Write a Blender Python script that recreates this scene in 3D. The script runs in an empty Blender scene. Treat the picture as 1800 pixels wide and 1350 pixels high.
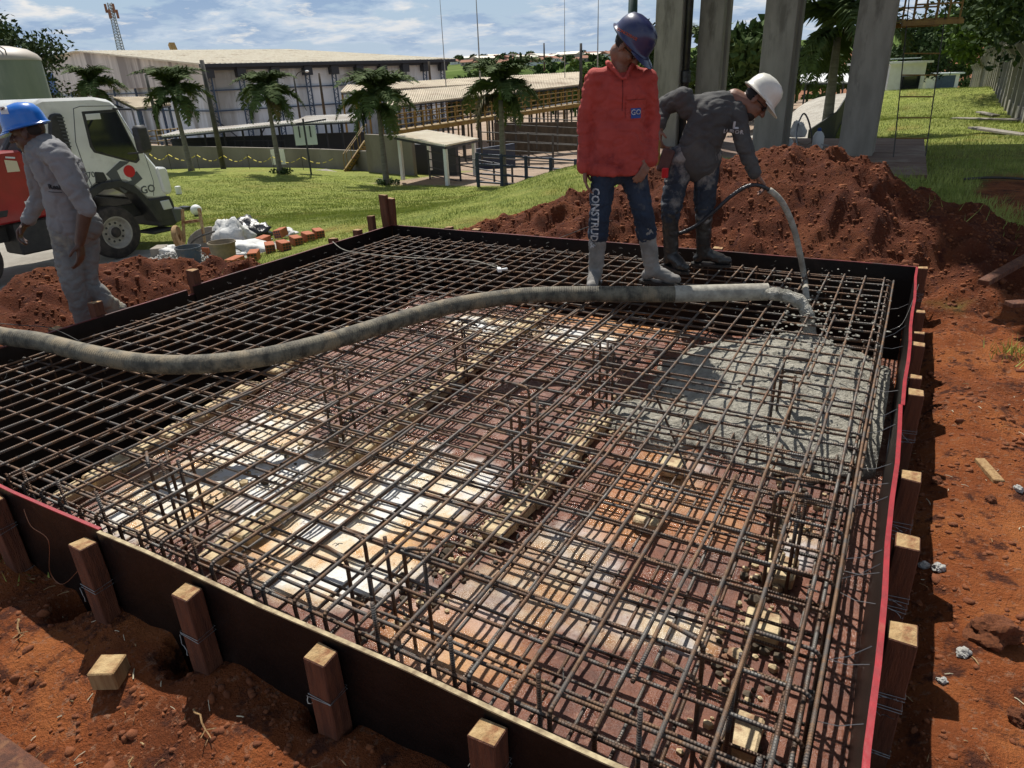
import bpy, bmesh, math, random
import numpy as np
from mathutils import Vector, Matrix, noise as mnoise
from mathutils.bvhtree import BVHTree
random.seed(7); rng=np.random.default_rng(7)
SC=bpy.context.scene; COL=SC.collection
# ------------------------------------------------------------------ camera
FPX=1202.24; YAW=0.52614; PITCH=0.42243; ROLL=-0.04173
CP=np.array([0,0,1.35])
_f=np.array([-math.sin(YAW)*math.cos(PITCH),math.cos(YAW)*math.cos(PITCH),-math.sin(PITCH)])
_r=np.array([math.cos(YAW),math.sin(YAW),0.]); _u=np.cross(_r,_f)
CR=math.cos(ROLL)*_r+math.sin(ROLL)*_u; CU=-math.sin(ROLL)*_r+math.cos(ROLL)*_u; CF=_f
FH=np.array([-math.sin(YAW),math.cos(YAW),0.])
def ray(x,y): return CF+CR*(x-900)/FPX-CU*(y-675)/FPX
def at(x,y,d): return CP+d*ray(x,y)
def atz(x,y,z): d=ray(x,y); return CP+d*(z-CP[2])/d[2]
def atax(x,y,i,v): d=ray(x,y); return CP+d*(v-CP[i])/d[i]
def ath(x,y,h): d=ray(x,y); return CP+d*h/(d@FH)
def topx(p):
    d=np.asarray(p,float)-CP; w=d@CF
    return 900+FPX*(d@CR)/w, 675-FPX*(d@CU)/w, w
cam=bpy.data.cameras.new('camera'); co=bpy.data.objects.new('camera',cam); COL.objects.link(co)
co.matrix_world=Matrix(((CR[0],CU[0],-CF[0],CP[0]),(CR[1],CU[1],-CF[1],CP[1]),(CR[2],CU[2],-CF[2],CP[2]),(0,0,0,1)))
cam.sensor_width=36; cam.lens=36*FPX/1800; cam.clip_end=9000; cam.clip_start=.05
SC.camera=co
# ------------------------------------------------------------------ light
SUN_EL=math.radians(58); SUN_AZ=math.radians(43)      # degrees left of +Y
sdir=Vector((-math.sin(SUN_AZ)*math.cos(SUN_EL),math.cos(SUN_AZ)*math.cos(SUN_EL),math.sin(SUN_EL)))
sl=bpy.data.lights.new('sun','SUN'); sl.energy=5.0; sl.angle=math.radians(.53); sl.color=(1,.955,.88)
so=bpy.data.objects.new('sun',sl); COL.objects.link(so); so.rotation_euler=sdir.to_track_quat('Z','Y').to_euler(); so.location=sdir*60
W=bpy.data.worlds.new('World'); SC.world=W; W.use_nodes=True
def build_world():
    nt=W.node_tree; N=nt.nodes; L=nt.links; N.clear()
    out=N.new('ShaderNodeOutputWorld'); bg=N.new('ShaderNodeBackground'); bg.inputs[1].default_value=.058
    sk=N.new('ShaderNodeTexSky'); sk.sky_type='NISHITA'; sk.sun_disc=False; sk.sun_elevation=SUN_EL; sk.sun_rotation=-SUN_AZ
    sk.air_density=1.0; sk.dust_density=1.2; sk.ozone_density=1.2
    tc=N.new('ShaderNodeTexCoord'); sx=N.new('ShaderNodeSeparateXYZ'); L.new(tc.outputs['Generated'],sx.inputs[0])
    def M(op,a,b=None):
        n=N.new('ShaderNodeMath'); n.operation=op
        for i,v in enumerate((a,b)):
            if v is None: continue
            if hasattr(v,'is_output'): L.new(v,n.inputs[i])
            else: n.inputs[i].default_value=v
        return n.outputs[0]
    den=M('ADD',M('MAXIMUM',sx.outputs[2],0.0),.16)
    cb=N.new('ShaderNodeCombineXYZ'); L.new(M('DIVIDE',sx.outputs[0],den),cb.inputs[0]); L.new(M('DIVIDE',sx.outputs[1],den),cb.inputs[1])
    def noise(scale,det,rough,off=(0,0,0),dist=0):
        mp=N.new('ShaderNodeMapping'); mp.inputs['Location'].default_value=off; L.new(cb.outputs[0],mp.inputs[0])
        n=N.new('ShaderNodeTexNoise'); n.inputs['Scale'].default_value=scale; n.inputs['Detail'].default_value=det; n.inputs['Roughness'].default_value=rough; n.inputs['Distortion'].default_value=dist
        L.new(mp.outputs[0],n.inputs['Vector']); return n.outputs['Fac']
    def ramp(v,*st):
        r=N.new('ShaderNodeValToRGB'); e=r.color_ramp.elements
        e[0].position,e[0].color=st[0][0],(*[st[0][1]]*3,1) if not isinstance(st[0][1],tuple) else (*st[0][1],1)
        e[1].position,e[1].color=st[-1][0],(*[st[-1][1]]*3,1) if not isinstance(st[-1][1],tuple) else (*st[-1][1],1)
        for p,c in st[1:-1]:
            q=e.new(p); q.color=(*c,1) if isinstance(c,tuple) else (c,c,c,1)
        L.new(v,r.inputs[0]); return r.outputs[0]
    def mix(f,a,b,bt='MIX'):
        m=N.new('ShaderNodeMix'); m.data_type='RGBA'; m.blend_type=bt
        for k,v in ((0,f),(6,a),(7,b)):
            if hasattr(v,'is_output'): L.new(v,m.inputs[k])
            else: m.inputs[k].default_value=v if k==0 else (*v,1)
        return m.outputs[2]
    cover=ramp(noise(1.5,12,.60,(3.1,1.7,0),.25),(.43,0.),(.50,1.))
    shade=ramp(noise(1.9,11,.62,(7.3,4.2,0),.2),(.38,(13.0,12.8,12.5)),(.47,(8.4,9.9,11.7)),(.57,(4.6,6.5,9.4)))
    puff=ramp(noise(4.2,9,.65,(1.3,9.2,0),.15),(.55,0.),(.66,1.))
    cl=mix(puff,shade,(12.5,12.4,12.1))
    blue=mix(ramp(sx.outputs[2],(.10,.85),(.42,.0)),sk.outputs[0],(6.8,9.0,11.4))
    cover=M('MULTIPLY',cover,ramp(sx.outputs[2],(.14,1.),(.5,.45)))
    s=mix(cover,blue,cl)
    hz=ramp(sx.outputs[2],(0.0,1.),(.10,.0))
    hzf=M('MULTIPLY',hz,.75)
    s=mix(hzf,s,(7.6,9.0,10.8))
    L.new(s,bg.inputs[0]); L.new(bg.outputs[0],out.inputs[0])
build_world()
vs=SC.view_settings; vs.view_transform='Standard'; vs.look='None'; vs.exposure=.18; vs.gamma=1; vs.use_curve_mapping=False
SC.render.engine='CYCLES'
# ------------------------------------------------------------------ numpy noise
def _h(ix,iy,s):
    v=(ix*374761393+iy*668265263+s*1442695041)&0xffffffff
    v=((v^(v>>13))*1274126177)&0xffffffff
    return ((v^(v>>16))&0xffff)/65535.
def vn(x,y,s=0):
    ix=np.floor(x).astype(np.int64); iy=np.floor(y).astype(np.int64); fx=x-ix; fy=y-iy
    fx=fx*fx*(3-2*fx); fy=fy*fy*(3-2*fy)
    return (_h(ix,iy,s)*(1-fx)+_h(ix+1,iy,s)*fx)*(1-fy)+(_h(ix,iy+1,s)*(1-fx)+_h(ix+1,iy+1,s)*fx)*fy
def fbm(x,y,sc,octv=4,s=0,g=.5):
    x=np.asarray(x,float)/sc; y=np.asarray(y,float)/sc; a=1.; t=0; n=0
    for o in range(octv):
        t=t+a*(vn(x,y,s+o)*2-1); n+=a; a*=g; x=x*2.03+5.1; y=y*2.03+1.7
    return t/n
def sstep(a,b,x): t=np.clip((x-a)/(b-a),0,1); return t*t*(3-2*t)
# ------------------------------------------------------------------ materials
MT={}
def mat(name,c1,c2=None,rough=.8,metal=0,scale=8,detail=6,bump=0,bscale=None,c3=None,c3pos=.62,coord='Object',spec=.5,stretch=(1,1,1),wave=None,lo=.38,hi=.62,emit=None,coat=0,trans=0,bdist=.01):
    m=bpy.data.materials.new(name); m.use_nodes=True; nt=m.node_tree; N=nt.nodes; L=nt.links
    b=N['Principled BSDF']; b.inputs['Roughness'].default_value=rough; b.inputs['Metallic'].default_value=metal; b.inputs['Specular IOR Level'].default_value=spec
    if coat: b.inputs['Coat Weight'].default_value=coat; b.inputs['Coat Roughness'].default_value=.08
    if trans: b.inputs['Transmission Weight'].default_value=trans
    tc=N.new('ShaderNodeTexCoord'); mp=N.new('ShaderNodeMapping'); mp.inputs['Scale'].default_value=stretch
    L.new(tc.outputs[coord],mp.inputs[0])
    if c2 is None: b.inputs['Base Color'].default_value=(*c1,1)
    else:
        n=N.new('ShaderNodeTexNoise'); n.inputs['Scale'].default_value=scale; n.inputs['Detail'].default_value=detail; n.inputs['Roughness'].default_value=.6
        L.new(mp.outputs[0],n.inputs['Vector'])
        r=N.new('ShaderNodeValToRGB'); e=r.color_ramp.elements; e[0].position=lo; e[0].color=(*c1,1); e[1].position=hi; e[1].color=(*c2,1)
        L.new(n.outputs['Fac'],r.inputs[0]); src=r.outputs[0]
        if c3 is not None:
            n2=N.new('ShaderNodeTexNoise'); n2.inputs['Scale'].default_value=scale*.37; n2.inputs['Detail'].default_value=8; n2.inputs['Roughness'].default_value=.65
            mp2=N.new('ShaderNodeMapping'); mp2.inputs['Location'].default_value=(3.3,7.7,1.2); mp2.inputs['Scale'].default_value=stretch; L.new(tc.outputs[coord],mp2.inputs[0]); L.new(mp2.outputs[0],n2.inputs['Vector'])
            r2=N.new('ShaderNodeValToRGB'); r2.color_ramp.elements[0].position=c3pos-.06; r2.color_ramp.elements[1].position=c3pos+.04; L.new(n2.outputs['Fac'],r2.inputs[0])
            mx=N.new('ShaderNodeMix'); mx.data_type='RGBA'; L.new(r2.outputs[0],mx.inputs[0]); L.new(src,mx.inputs[6]); mx.inputs[7].default_value=(*c3,1); src=mx.outputs[2]
        L.new(src,b.inputs['Base Color'])
    hs=None
    if bump:
        nb=N.new('ShaderNodeTexNoise'); nb.inputs['Scale'].default_value=bscale or scale*3; nb.inputs['Detail'].default_value=6; nb.inputs['Roughness'].default_value=.65
        L.new(mp.outputs[0],nb.inputs['Vector']); hs=nb.outputs['Fac']
    if wave:   # (scale, strength, axis)
        uv=N.new('ShaderNodeTexCoord'); wv=N.new('ShaderNodeTexWave'); wv.bands_direction=wave[2] if len(wave)>2 else 'X'; wv.inputs['Scale'].default_value=wave[0]; wv.inputs['Distortion'].default_value=.3
        L.new(uv.outputs['UV' if len(wave)<4 else wave[3]],wv.inputs['Vector'])
        if hs is not None:
            ad=N.new('ShaderNodeMath'); ad.operation='MULTIPLY_ADD'; L.new(wv.outputs['Fac'],ad.inputs[0]); ad.inputs[1].default_value=wave[1]; L.new(hs,ad.inputs[2]); hs=ad.outputs[0]
        else: hs=wv.outputs['Fac']
    if hs is not None:
        bp=N.new('ShaderNodeBump'); bp.inputs['Strength'].default_value=min(1,bump or .8); bp.inputs['Distance'].default_value=bdist; L.new(hs,bp.inputs['Height']); L.new(bp.outputs[0],b.inputs['Normal'])
    if emit: b.inputs['Emission Color'].default_value=(*emit,1); b.inputs['Emission Strength'].default_value=1
    MT[name]=m; return m
# ------------------------------------------------------------------ object helpers
def tag(o,label=None,cat=None,group=None,kind=None):
    if label: o['label']=label
    if cat: o['category']=cat
    if group: o['group']=group
    if kind: o['kind']=kind
    return o
def thing(name,label,cat,loc=(0,0,0),rz=0,group=None):
    o=bpy.data.objects.new(name,None); COL.objects.link(o); o.location=loc; o.rotation_euler=(0,0,rz); o.empty_display_size=.2
    return tag(o,label,cat,group)
class MB:
    def __init__(s,off=(0,0,0)): s.v=[]; s.f=[]; s.mi=[]; s.uv={}; s.off=np.array(off,float)
    def add(s,vs,fs,mi=0,uvs=None):
        b=len(s.v); s.v+= [tuple(np.asarray(p,float)-s.off) for p in vs]
        for k,f in enumerate(fs):
            if uvs is not None: s.uv[len(s.f)]=uvs[k]
            s.f.append(tuple(b+i for i in f)); s.mi.append(mi)
    def box(s,c,size,rot=None,mi=0,taper=1):
        h=np.array(size)/2; vs=[]
        for z in(-1,1):
            k=taper if z>0 else 1
            for x,y in((-1,-1),(1,-1),(1,1),(-1,1)): vs.append(np.array([x*h[0]*k,y*h[1]*k,z*h[2]]))
        if rot is not None:
            R=np.array(rot); vs=[R@p for p in vs]
        vs=[p+np.array(c) for p in vs]
        s.add(vs,[(3,2,1,0),(4,5,6,7),(0,1,5,4),(1,2,6,5),(2,3,7,6),(3,0,4,7)],mi); return s
    def beam(s,a,b,w,h=None,up=(0,0,1),mi=0):
        a=np.array(a,float); b=np.array(b,float); d=b-a; L=np.linalg.norm(d); z=d/L; x=np.cross(np.array(up,float),z)
        if np.linalg.norm(x)<1e-4: x=np.cross([1,0,0],z)
        x/=np.linalg.norm(x); y=np.cross(z,x)
        s.box((a+b)/2,(w,h or w,L),np.stack([x,y,z],1),mi); return s
    def tube(s,pts,r,n=8,mi=0,cap=True):
        P=[np.array(p,float) for p in pts]; m=len(P); rs=r if hasattr(r,'__len__') else [r]*m
        T=[]; 
        for i in range(m):
            d=P[min(i+1,m-1)]-P[max(i-1,0)]; T.append(d/(np.linalg.norm(d)+1e-12))
        a=np.array([0,0,1.]) if abs(T[0][2])<.9 else np.array([1.,0,0]); x=np.cross(a,T[0]); x/=np.linalg.norm(x)
        vs=[]; ls=[0]
        for i in range(m):
            x=x-T[i]*(x@T[i]); x/=np.linalg.norm(x); y=np.cross(T[i],x)
            if i: ls.append(ls[-1]+np.linalg.norm(P[i]-P[i-1]))
            for k in range(n):
                t=2*math.pi*k/n; vs.append(P[i]+rs[i]*(math.cos(t)*x+math.sin(t)*y))
        fs=[];uv=[]
        for i in range(m-1):
            for k in range(n):
                k2=(k+1)%n; fs.append((i*n+k,i*n+k2,(i+1)*n+k2,(i+1)*n+k)); uv.append(((ls[i],k/n),(ls[i],(k+1)/n),(ls[i+1],(k+1)/n),(ls[i+1],k/n)))
        if cap:
            fs.append(tuple(reversed(range(n)))); uv.append([(0,0)]*n)
            fs.append(tuple((m-1)*n+k for k in range(n))); uv.append([(ls[-1],0)]*n)
        s.add(vs,fs,mi,uv); return s
    def lathe(s,prof,c=(0,0,0),n=24,axis=(0,0,1),mi=0,sx=1,sy=1,R=None):
        c=np.array(c,float); z=np.array(axis,float); z/=np.linalg.norm(z)
        if R is None:
            a=np.array([1.,0,0]) if abs(z[0])<.9 else np.array([0,1.,0]); x=a-z*(a@z); x/=np.linalg.norm(x); y=np.cross(z,x)
        else: x,y,z=[np.array(R)[:,i] for i in range(3)]
        vs=[];fs=[]
        for r,h in prof:
            for k in range(n):
                t=2*math.pi*k/n; vs.append(c+z*h+r*(sx*math.cos(t)*x+sy*math.sin(t)*y))
        for i in range(len(prof)-1):
            for k in range(n):
                k2=(k+1)%n; fs.append((i*n+k,i*n+k2,(i+1)*n+k2,(i+1)*n+k))
        fs.append(tuple(reversed(range(n)))); fs.append(tuple((len(prof)-1)*n+k for k in range(n)))
        s.add(vs,fs,mi); return s
    def prism(s,poly,ax,lo,hi,mi=0):
        # poly: list of 2D points in the two other axes (in cyclic order), extruded along axis ax
        o=[i for i in range(3) if i!=ax]; n=len(poly); vs=[]
        for v in(lo,hi):
            for p in poly:
                q=[0,0,0]; q[ax]=v; q[o[0]]=p[0]; q[o[1]]=p[1]; vs.append(q)
        fs=[tuple(range(n)),tuple(reversed(range(n,2*n)))]+[(i,i+n,(i+1)%n+n,(i+1)%n) for i in range(n)]
        s.add(vs,fs,mi); return s
    def sph(s,c,r,n=12,m=8,mi=0,R=None):
        rr=r if hasattr(r,'__len__') else (r,r,r); vs=[];fs=[]
        R=np.eye(3) if R is None else np.array(R)
        for i in range(m+1):
            a=math.pi*i/m
            for k in range(n):
                t=2*math.pi*k/n; vs.append(np.array(c)+R@np.array([rr[0]*math.sin(a)*math.cos(t),rr[1]*math.sin(a)*math.sin(t),rr[2]*math.cos(a)]))
        for i in range(m):
            for k in range(n):
                k2=(k+1)%n; fs.append((i*n+k,(i+1)*n+k,(i+1)*n+k2,i*n+k2))
        s.add(vs,fs,mi); return s
    def mesh(s,name,mats,smooth=False,bevel=0,fix=True):
        me=bpy.data.meshes.new(name); me.from_pydata(s.v,[],s.f)
        for m in (mats if isinstance(mats,(list,tuple)) else [mats]): me.materials.append(MT[m] if isinstance(m,str) else m)
        me.polygons.foreach_set('material_index',s.mi)
        if s.uv:
            ul=me.uv_layers.new(name='UVMap'); d=np.zeros((len(me.loops),2))
            for fi,p in enumerate(me.polygons):
                if fi in s.uv:
                    for k,li in enumerate(p.loop_indices): d[li]=s.uv[fi][k]
            ul.data.foreach_set('uv',d.ravel())
        if fix or bevel:
            bm=bmesh.new(); bm.from_mesh(me); bmesh.ops.remove_doubles(bm,verts=bm.verts,dist=1e-5) if not s.uv else None
            bmesh.ops.recalc_face_normals(bm,faces=bm.faces)
            if bevel: bmesh.ops.bevel(bm,geom=[e for e in bm.edges if len(e.link_faces)==2 and e.calc_face_angle(0)>.5],offset=bevel,segments=1,affect='EDGES',clamp_overlap=True)
            bm.to_mesh(me); bm.free()
        if smooth:
            me.polygons.foreach_set('use_smooth',[True]*len(me.polygons))
            if smooth!='all':
                try: me.set_sharp_from_angle(angle=math.radians(40))
                except Exception: pass
        me.update(); return me
    def build(s,name,mats,parent=None,**k):
        o=bpy.data.objects.new(name,s.mesh(name,mats,**k)); COL.objects.link(o)
        o.location=s.off if parent is None else (0,0,0)
        if parent is not None: o.parent=parent
        return o
def link(name,me,parent=None,loc=(0,0,0),rot=(0,0,0),sc=(1,1,1)):
    o=bpy.data.objects.new(name,me); COL.objects.link(o); o.parent=parent; o.location=loc; o.rotation_euler=rot; o.scale=sc; return o
def copy_tree(o,parent=None):
    c=o.copy(); COL.objects.link(c); c.parent=parent
    for ch in list(o.children): copy_tree(ch,c)
    return c
def npmesh(name,V,F,m,smooth=False):
    me=bpy.data.meshes.new(name); n=F.shape[1]
    me.vertices.add(len(V)); me.vertices.foreach_set('co',np.asarray(V,np.float32).ravel())
    me.loops.add(F.size); me.loops.foreach_set('vertex_index',F.astype(np.int32).ravel())
    me.polygons.add(len(F)); me.polygons.foreach_set('loop_start',np.arange(0,F.size,n,dtype=np.int32)); me.polygons.foreach_set('loop_total',np.full(len(F),n,np.int32))
    if smooth: me.polygons.foreach_set('use_smooth',np.ones(len(F),bool))
    for q in (m if isinstance(m,list) else [m]): me.materials.append(MT[q])
    me.update(calc_edges=True); me.validate(); return me
def vcol(me,name,arr):
    a=me.color_attributes.new(name,'FLOAT_COLOR','POINT'); d=np.ones((len(me.vertices),4),np.float32); d[:,:arr.shape[1]]=arr; a.data.foreach_set('color',d.ravel())
def smoothcurve(pts,n=8):
    P=[np.array(p,float) for p in pts]; out=[]
    for i in range(len(P)-1):
        p0=P[max(i-1,0)];p1=P[i];p2=P[i+1];p3=P[min(i+2,len(P)-1)]
        for k in range(n):
            t=k/n; out.append(.5*((2*p1)+(-p0+p2)*t+(2*p0-5*p1+4*p2-p3)*t*t+(-p0+3*p1-3*p2+p3)*t**3))
    out.append(P[-1]); return out
# ------------------------------------------------------------------ material library
mat('rust',(.105,.056,.031),(.20,.115,.062),rough=.62,scale=26,bump=.38,bscale=260,c3=(.10,.085,.075),c3pos=.52,wave=(36,1.4,'X'),bdist=.004,metal=.35,spec=.6)
mat('rust_dark',(.065,.043,.032),(.14,.075,.042),rough=.5,scale=22,bump=.38,bscale=260,c3=(.14,.128,.115),c3pos=.54,wave=(36,1.4,'X'),bdist=.004,metal=.55,spec=.6)
mat('wire',(.25,.24,.23),rough=.4,metal=.8)
mat('copper_wire',(.35,.16,.09),rough=.4,metal=.6)
mat('film_ply',(.006,.0045,.004),(.012,.008,.007),rough=.42,scale=9,bump=.25,bscale=60,c3=(.03,.02,.016),c3pos=.66,spec=.25)
mat('ply_edge',(.46,.37,.21),(.20,.14,.07),rough=.7,scale=30,stretch=(1,1,14),bump=.3)
mat('red_paint',(.32,.012,.02),(.22,.010,.015),rough=.5,scale=14,bump=.2,c3=(.28,.05,.03),c3pos=.66)
mat('timber',(.16,.055,.024),(.08,.027,.013),rough=.75,scale=5,stretch=(9,9,1),bump=.7,bscale=30,c3=(.22,.095,.04),c3pos=.62)
mat('timber_end',(.50,.35,.17),(.33,.20,.085),rough=.85,scale=22,bump=.9,bscale=70,c3=(.24,.10,.04),c3pos=.55)
mat('red_dim',(.16,.018,.018),(.09,.014,.012),rough=.6,scale=14,bump=.2,c3=(.05,.02,.015),c3pos=.55)  # darker copy of the red edge paint for barely lit left and far edges
mat('roof_beige',(.52,.44,.32),(.40,.33,.23),rough=.8,scale=.9,c3=(.26,.19,.12),c3pos=.58)
mat('pen_blue',(.03,.045,.08),(.02,.03,.055),rough=.7,scale=4)
mat('timber_pale',(.42,.27,.12),(.27,.15,.06),rough=.8,scale=6,stretch=(9,9,1),bump=.6,bscale=30)
mat('cream_brick',(.60,.48,.29),(.46,.35,.20),rough=.85,scale=14,bump=.7,bscale=60,c3=(.22,.11,.06),c3pos=.6)
mat('red_brick',(.42,.13,.05),(.30,.085,.035),rough=.85,scale=16,bump=.5,bscale=80)
mat('hose_rubber',(.055,.048,.034),(.19,.165,.115),rough=.7,scale=16,bump=.6,bscale=120,wave=(20,.7,'X'),bdist=.006,c3=(.24,.19,.12),c3pos=.55,stretch=(1,1,1))
mat('hose_end',(.24,.22,.18),(.40,.37,.30),rough=.75,scale=18,bump=.5,bscale=90,wave=(9,.5,'X'),bdist=.004)
mat('wet_concrete',(.36,.34,.28),(.52,.49,.41),rough=.3,scale=30,bump=1,bscale=60,c3=(.20,.19,.155),c3pos=.6,bdist=.03)
mat('concrete_dry',(.30,.27,.225),(.22,.195,.16),rough=.85,scale=5,bump=.4,bscale=60,c3=(.16,.13,.10),c3pos=.62)
mat('concrete_old',(.31,.285,.24),(.235,.215,.18),rough=.9,scale=5,bump=.35,bscale=60,c3=(.15,.135,.11),c3pos=.64,stretch=(1,1,.25))
mat('pavement_mat',(.46,.43,.37),(.36,.33,.28),rough=.9,scale=1.5,bump=.2,bscale=40)
mat('deck_ply',(.21,.13,.085),(.15,.085,.055),rough=.75,scale=2.5,bump=.2,c3=(.25,.19,.14),c3pos=.6)
mat('corrugated',(.62,.60,.55),(.50,.46,.40),rough=.55,scale=.5,bump=0,c3=(.40,.35,.29),c3pos=.58)
mat('roof_cream',(.80,.75,.63),(.70,.63,.50),rough=.7,scale=.9,c3=(.50,.41,.30),c3pos=.62,stretch=(1,1,1))
mat('wall_white',(.80,.83,.87),(.70,.73,.77),rough=.8,scale=.35,stretch=(1,1,.15),c3=(.36,.35,.33),c3pos=.56)
mat('wall_gable',(.72,.67,.64),(.56,.52,.50),rough=.8,scale=.6,stretch=(1,1,.12),c3=(.30,.27,.26),c3pos=.57)
mat('steel_blue',(.055,.09,.15),(.035,.06,.11),rough=.6,scale=4)
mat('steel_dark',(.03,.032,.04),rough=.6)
mat('door_blue',(.03,.09,.30),rough=.6)
mat('yellow_paint',(.30,.19,.035),(.20,.11,.02),rough=.6,scale=6,c3=(.2,.09,.02),c3pos=.62)
mat('wall_grey',(.27,.24,.20),(.20,.175,.145),rough=.9,scale=.5,stretch=(1,1,.3),c3=(.15,.125,.10),c3pos=.58)
mat('pole_dark',(.08,.075,.065),(.05,.045,.04),rough=.8,scale=4)
mat('pole_green',(.02,.05,.045),rough=.5)
mat('pole_grey',(.35,.35,.34),rough=.6)
mat('white_paint',(.80,.80,.79),(.72,.72,.71),rough=.5,scale=2)
mat('truck_white',(.74,.74,.70),(.66,.66,.62),rough=.3,scale=2.5,coat=.5,c3=(.55,.54,.50),c3pos=.64)
mat('truck_black',(.022,.022,.024),(.04,.038,.036),rough=.6,scale=8)
mat('truck_red',(.34,.010,.014),(.26,.008,.011),rough=.35,scale=3,coat=.3)
mat('logo_grey',(.085,.09,.095),rough=.5)
mat('logo_red',(.55,.01,.015),rough=.5)
mat('tyre',(.035,.03,.027),(.075,.06,.05),rough=.9,scale=9,bump=.3)
mat('rim',(.42,.39,.33),(.30,.27,.23),rough=.5,scale=7)
mat('glass_dark',(.012,.015,.018),rough=.06,spec=.8)
mat('glass_cab',(.9,.95,.95),rough=.02,trans=.9,spec=.5)
mat('lamp_glass',(.6,.6,.6),rough=.1,coat=.5)
mat('paper',(.62,.55,.38),rough=.8)
mat('skin_a',(.25,.12,.075),(.20,.09,.055),rough=.55,scale=14,bump=.15,bscale=120)
mat('skin_b',(.23,.11,.07),(.17,.08,.05),rough=.5,scale=14,bump=.15,bscale=120)
mat('skin_c',(.10,.05,.033),(.075,.036,.024),rough=.5,scale=14,bump=.15,bscale=120)
mat('hair',(.012,.009,.008),rough=.8,bump=.5,bscale=150,c2=(.02,.015,.012))
mat('shirt_red',(.44,.060,.045),(.35,.045,.034),rough=.85,scale=6,bump=.35,bscale=22,c3=(.19,.015,.015),c3pos=.58,bdist=.02)
mat('shirt_charcoal',(.055,.055,.055),(.075,.073,.07),rough=.9,scale=7,bump=.35,bscale=22,c3=(.095,.09,.08),c3pos=.62,bdist=.02)
mat('shirt_grey',(.19,.19,.195),(.24,.24,.245),rough=.9,scale=5,bump=.35,bscale=22,bdist=.02)
mat('trousers_grey',(.21,.21,.205),(.16,.16,.155),rough=.9,scale=7,bump=.4,bscale=24,c3=(.33,.29,.21),c3pos=.6,bdist=.02)
mat('jeans',(.013,.022,.042),(.022,.034,.058),rough=.9,scale=9,bump=.35,bscale=26,c3=(.11,.105,.10),c3pos=.60,bdist=.02)
mat('jeans_dirty',(.018,.025,.038),(.03,.037,.05),rough=.9,scale=7,bump=.35,bscale=26,c3=(.27,.25,.22),c3pos=.55,bdist=.02)
mat('boot_cement',(.27,.255,.235),(.17,.16,.145),rough=.85,scale=9,bump=.3,c3=(.08,.075,.07),c3pos=.62)
mat('boot_black',(.02,.02,.02),(.035,.033,.03),rough=.35,scale=9,bump=.2)
mat('helmet_navy',(.018,.022,.075),(.03,.035,.10),rough=.35,scale=9,coat=.3,c3=(.09,.09,.12),c3pos=.66)
mat('helmet_white',(.74,.72,.64),(.66,.63,.54),rough=.4,scale=7,coat=.3,c3=(.40,.36,.30),c3pos=.66)
mat('helmet_blue',(.01,.13,.52),(.015,.16,.58),rough=.25,scale=5,coat=.5)
mat('ink_white',(.62,.62,.62),rough=.8); mat('ink_dark',(.05,.05,.055),rough=.8); mat('ink_blue',(.02,.07,.28),rough=.7); mat('ink_orange',(.6,.12,.05),rough=.6)
mat('leather',(.07,.03,.025),(.11,.05,.04),rough=.7,scale=9)
mat('plastic_black',(.018,.018,.02),(.03,.03,.035),rough=.3,scale=5,bump=.5,bscale=12,bdist=.03)
mat('bag_white',(.62,.62,.60),(.52,.52,.50),rough=.7,scale=5,bump=.6,bscale=14,bdist=.03)
mat('bucket_blue',(.03,.06,.09),(.09,.09,.085),rough=.6,scale=7); mat('bucket_tan',(.28,.22,.14),(.17,.14,.10),rough=.7,scale=7)
mat('gravel',(.42,.41,.38),(.28,.27,.25),rough=.9,scale=30)
mat('palm_leaf',(.085,.12,.038),(.05,.078,.024),rough=.85,spec=.15,scale=2,c3=(.15,.15,.055),c3pos=.60)
mat('palm_leaf_dry',(.16,.12,.045),(.09,.075,.03),rough=.7,scale=2)
mat('palm_trunk',(.13,.12,.10),(.19,.175,.15),rough=.9,scale=3,stretch=(1,1,4),bump=.4)
mat('bark',(.10,.075,.05),(.06,.045,.03),rough=.9,scale=4,stretch=(1,1,.3),bump=.5)
mat('leaf_a',(.045,.075,.022),(.075,.115,.03),rough=.85,spec=.15,scale=.6)
mat('leaf_b',(.035,.06,.022),(.055,.085,.028),rough=.85,spec=.15,scale=.6)
mat('leaf_c',(.06,.11,.02),(.11,.17,.03),rough=.8,spec=.2,scale=1.2)
mat('tank_green',(.22,.25,.20),(.15,.18,.145),rough=.7,scale=.7,stretch=(1,1,.3),c3=(.33,.34,.29),c3pos=.6)
mat('town_wall',(.45,.40,.35),(.33,.27,.23),rough=.9,scale=.05); mat('town_roof',(.34,.15,.09),(.24,.11,.07),rough=.9,scale=.05)
mat('mesh_fence',(.012,.012,.012),(.03,.03,.03),rough=.8,scale=14)
mat('tape_yellow',(.62,.50,.05),rough=.6); mat('sign_face',(.60,.66,.66),rough=.6); mat('sand',(.42,.30,.22),(.34,.23,.165),rough=.95,scale=1.2,bump=.3)
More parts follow.
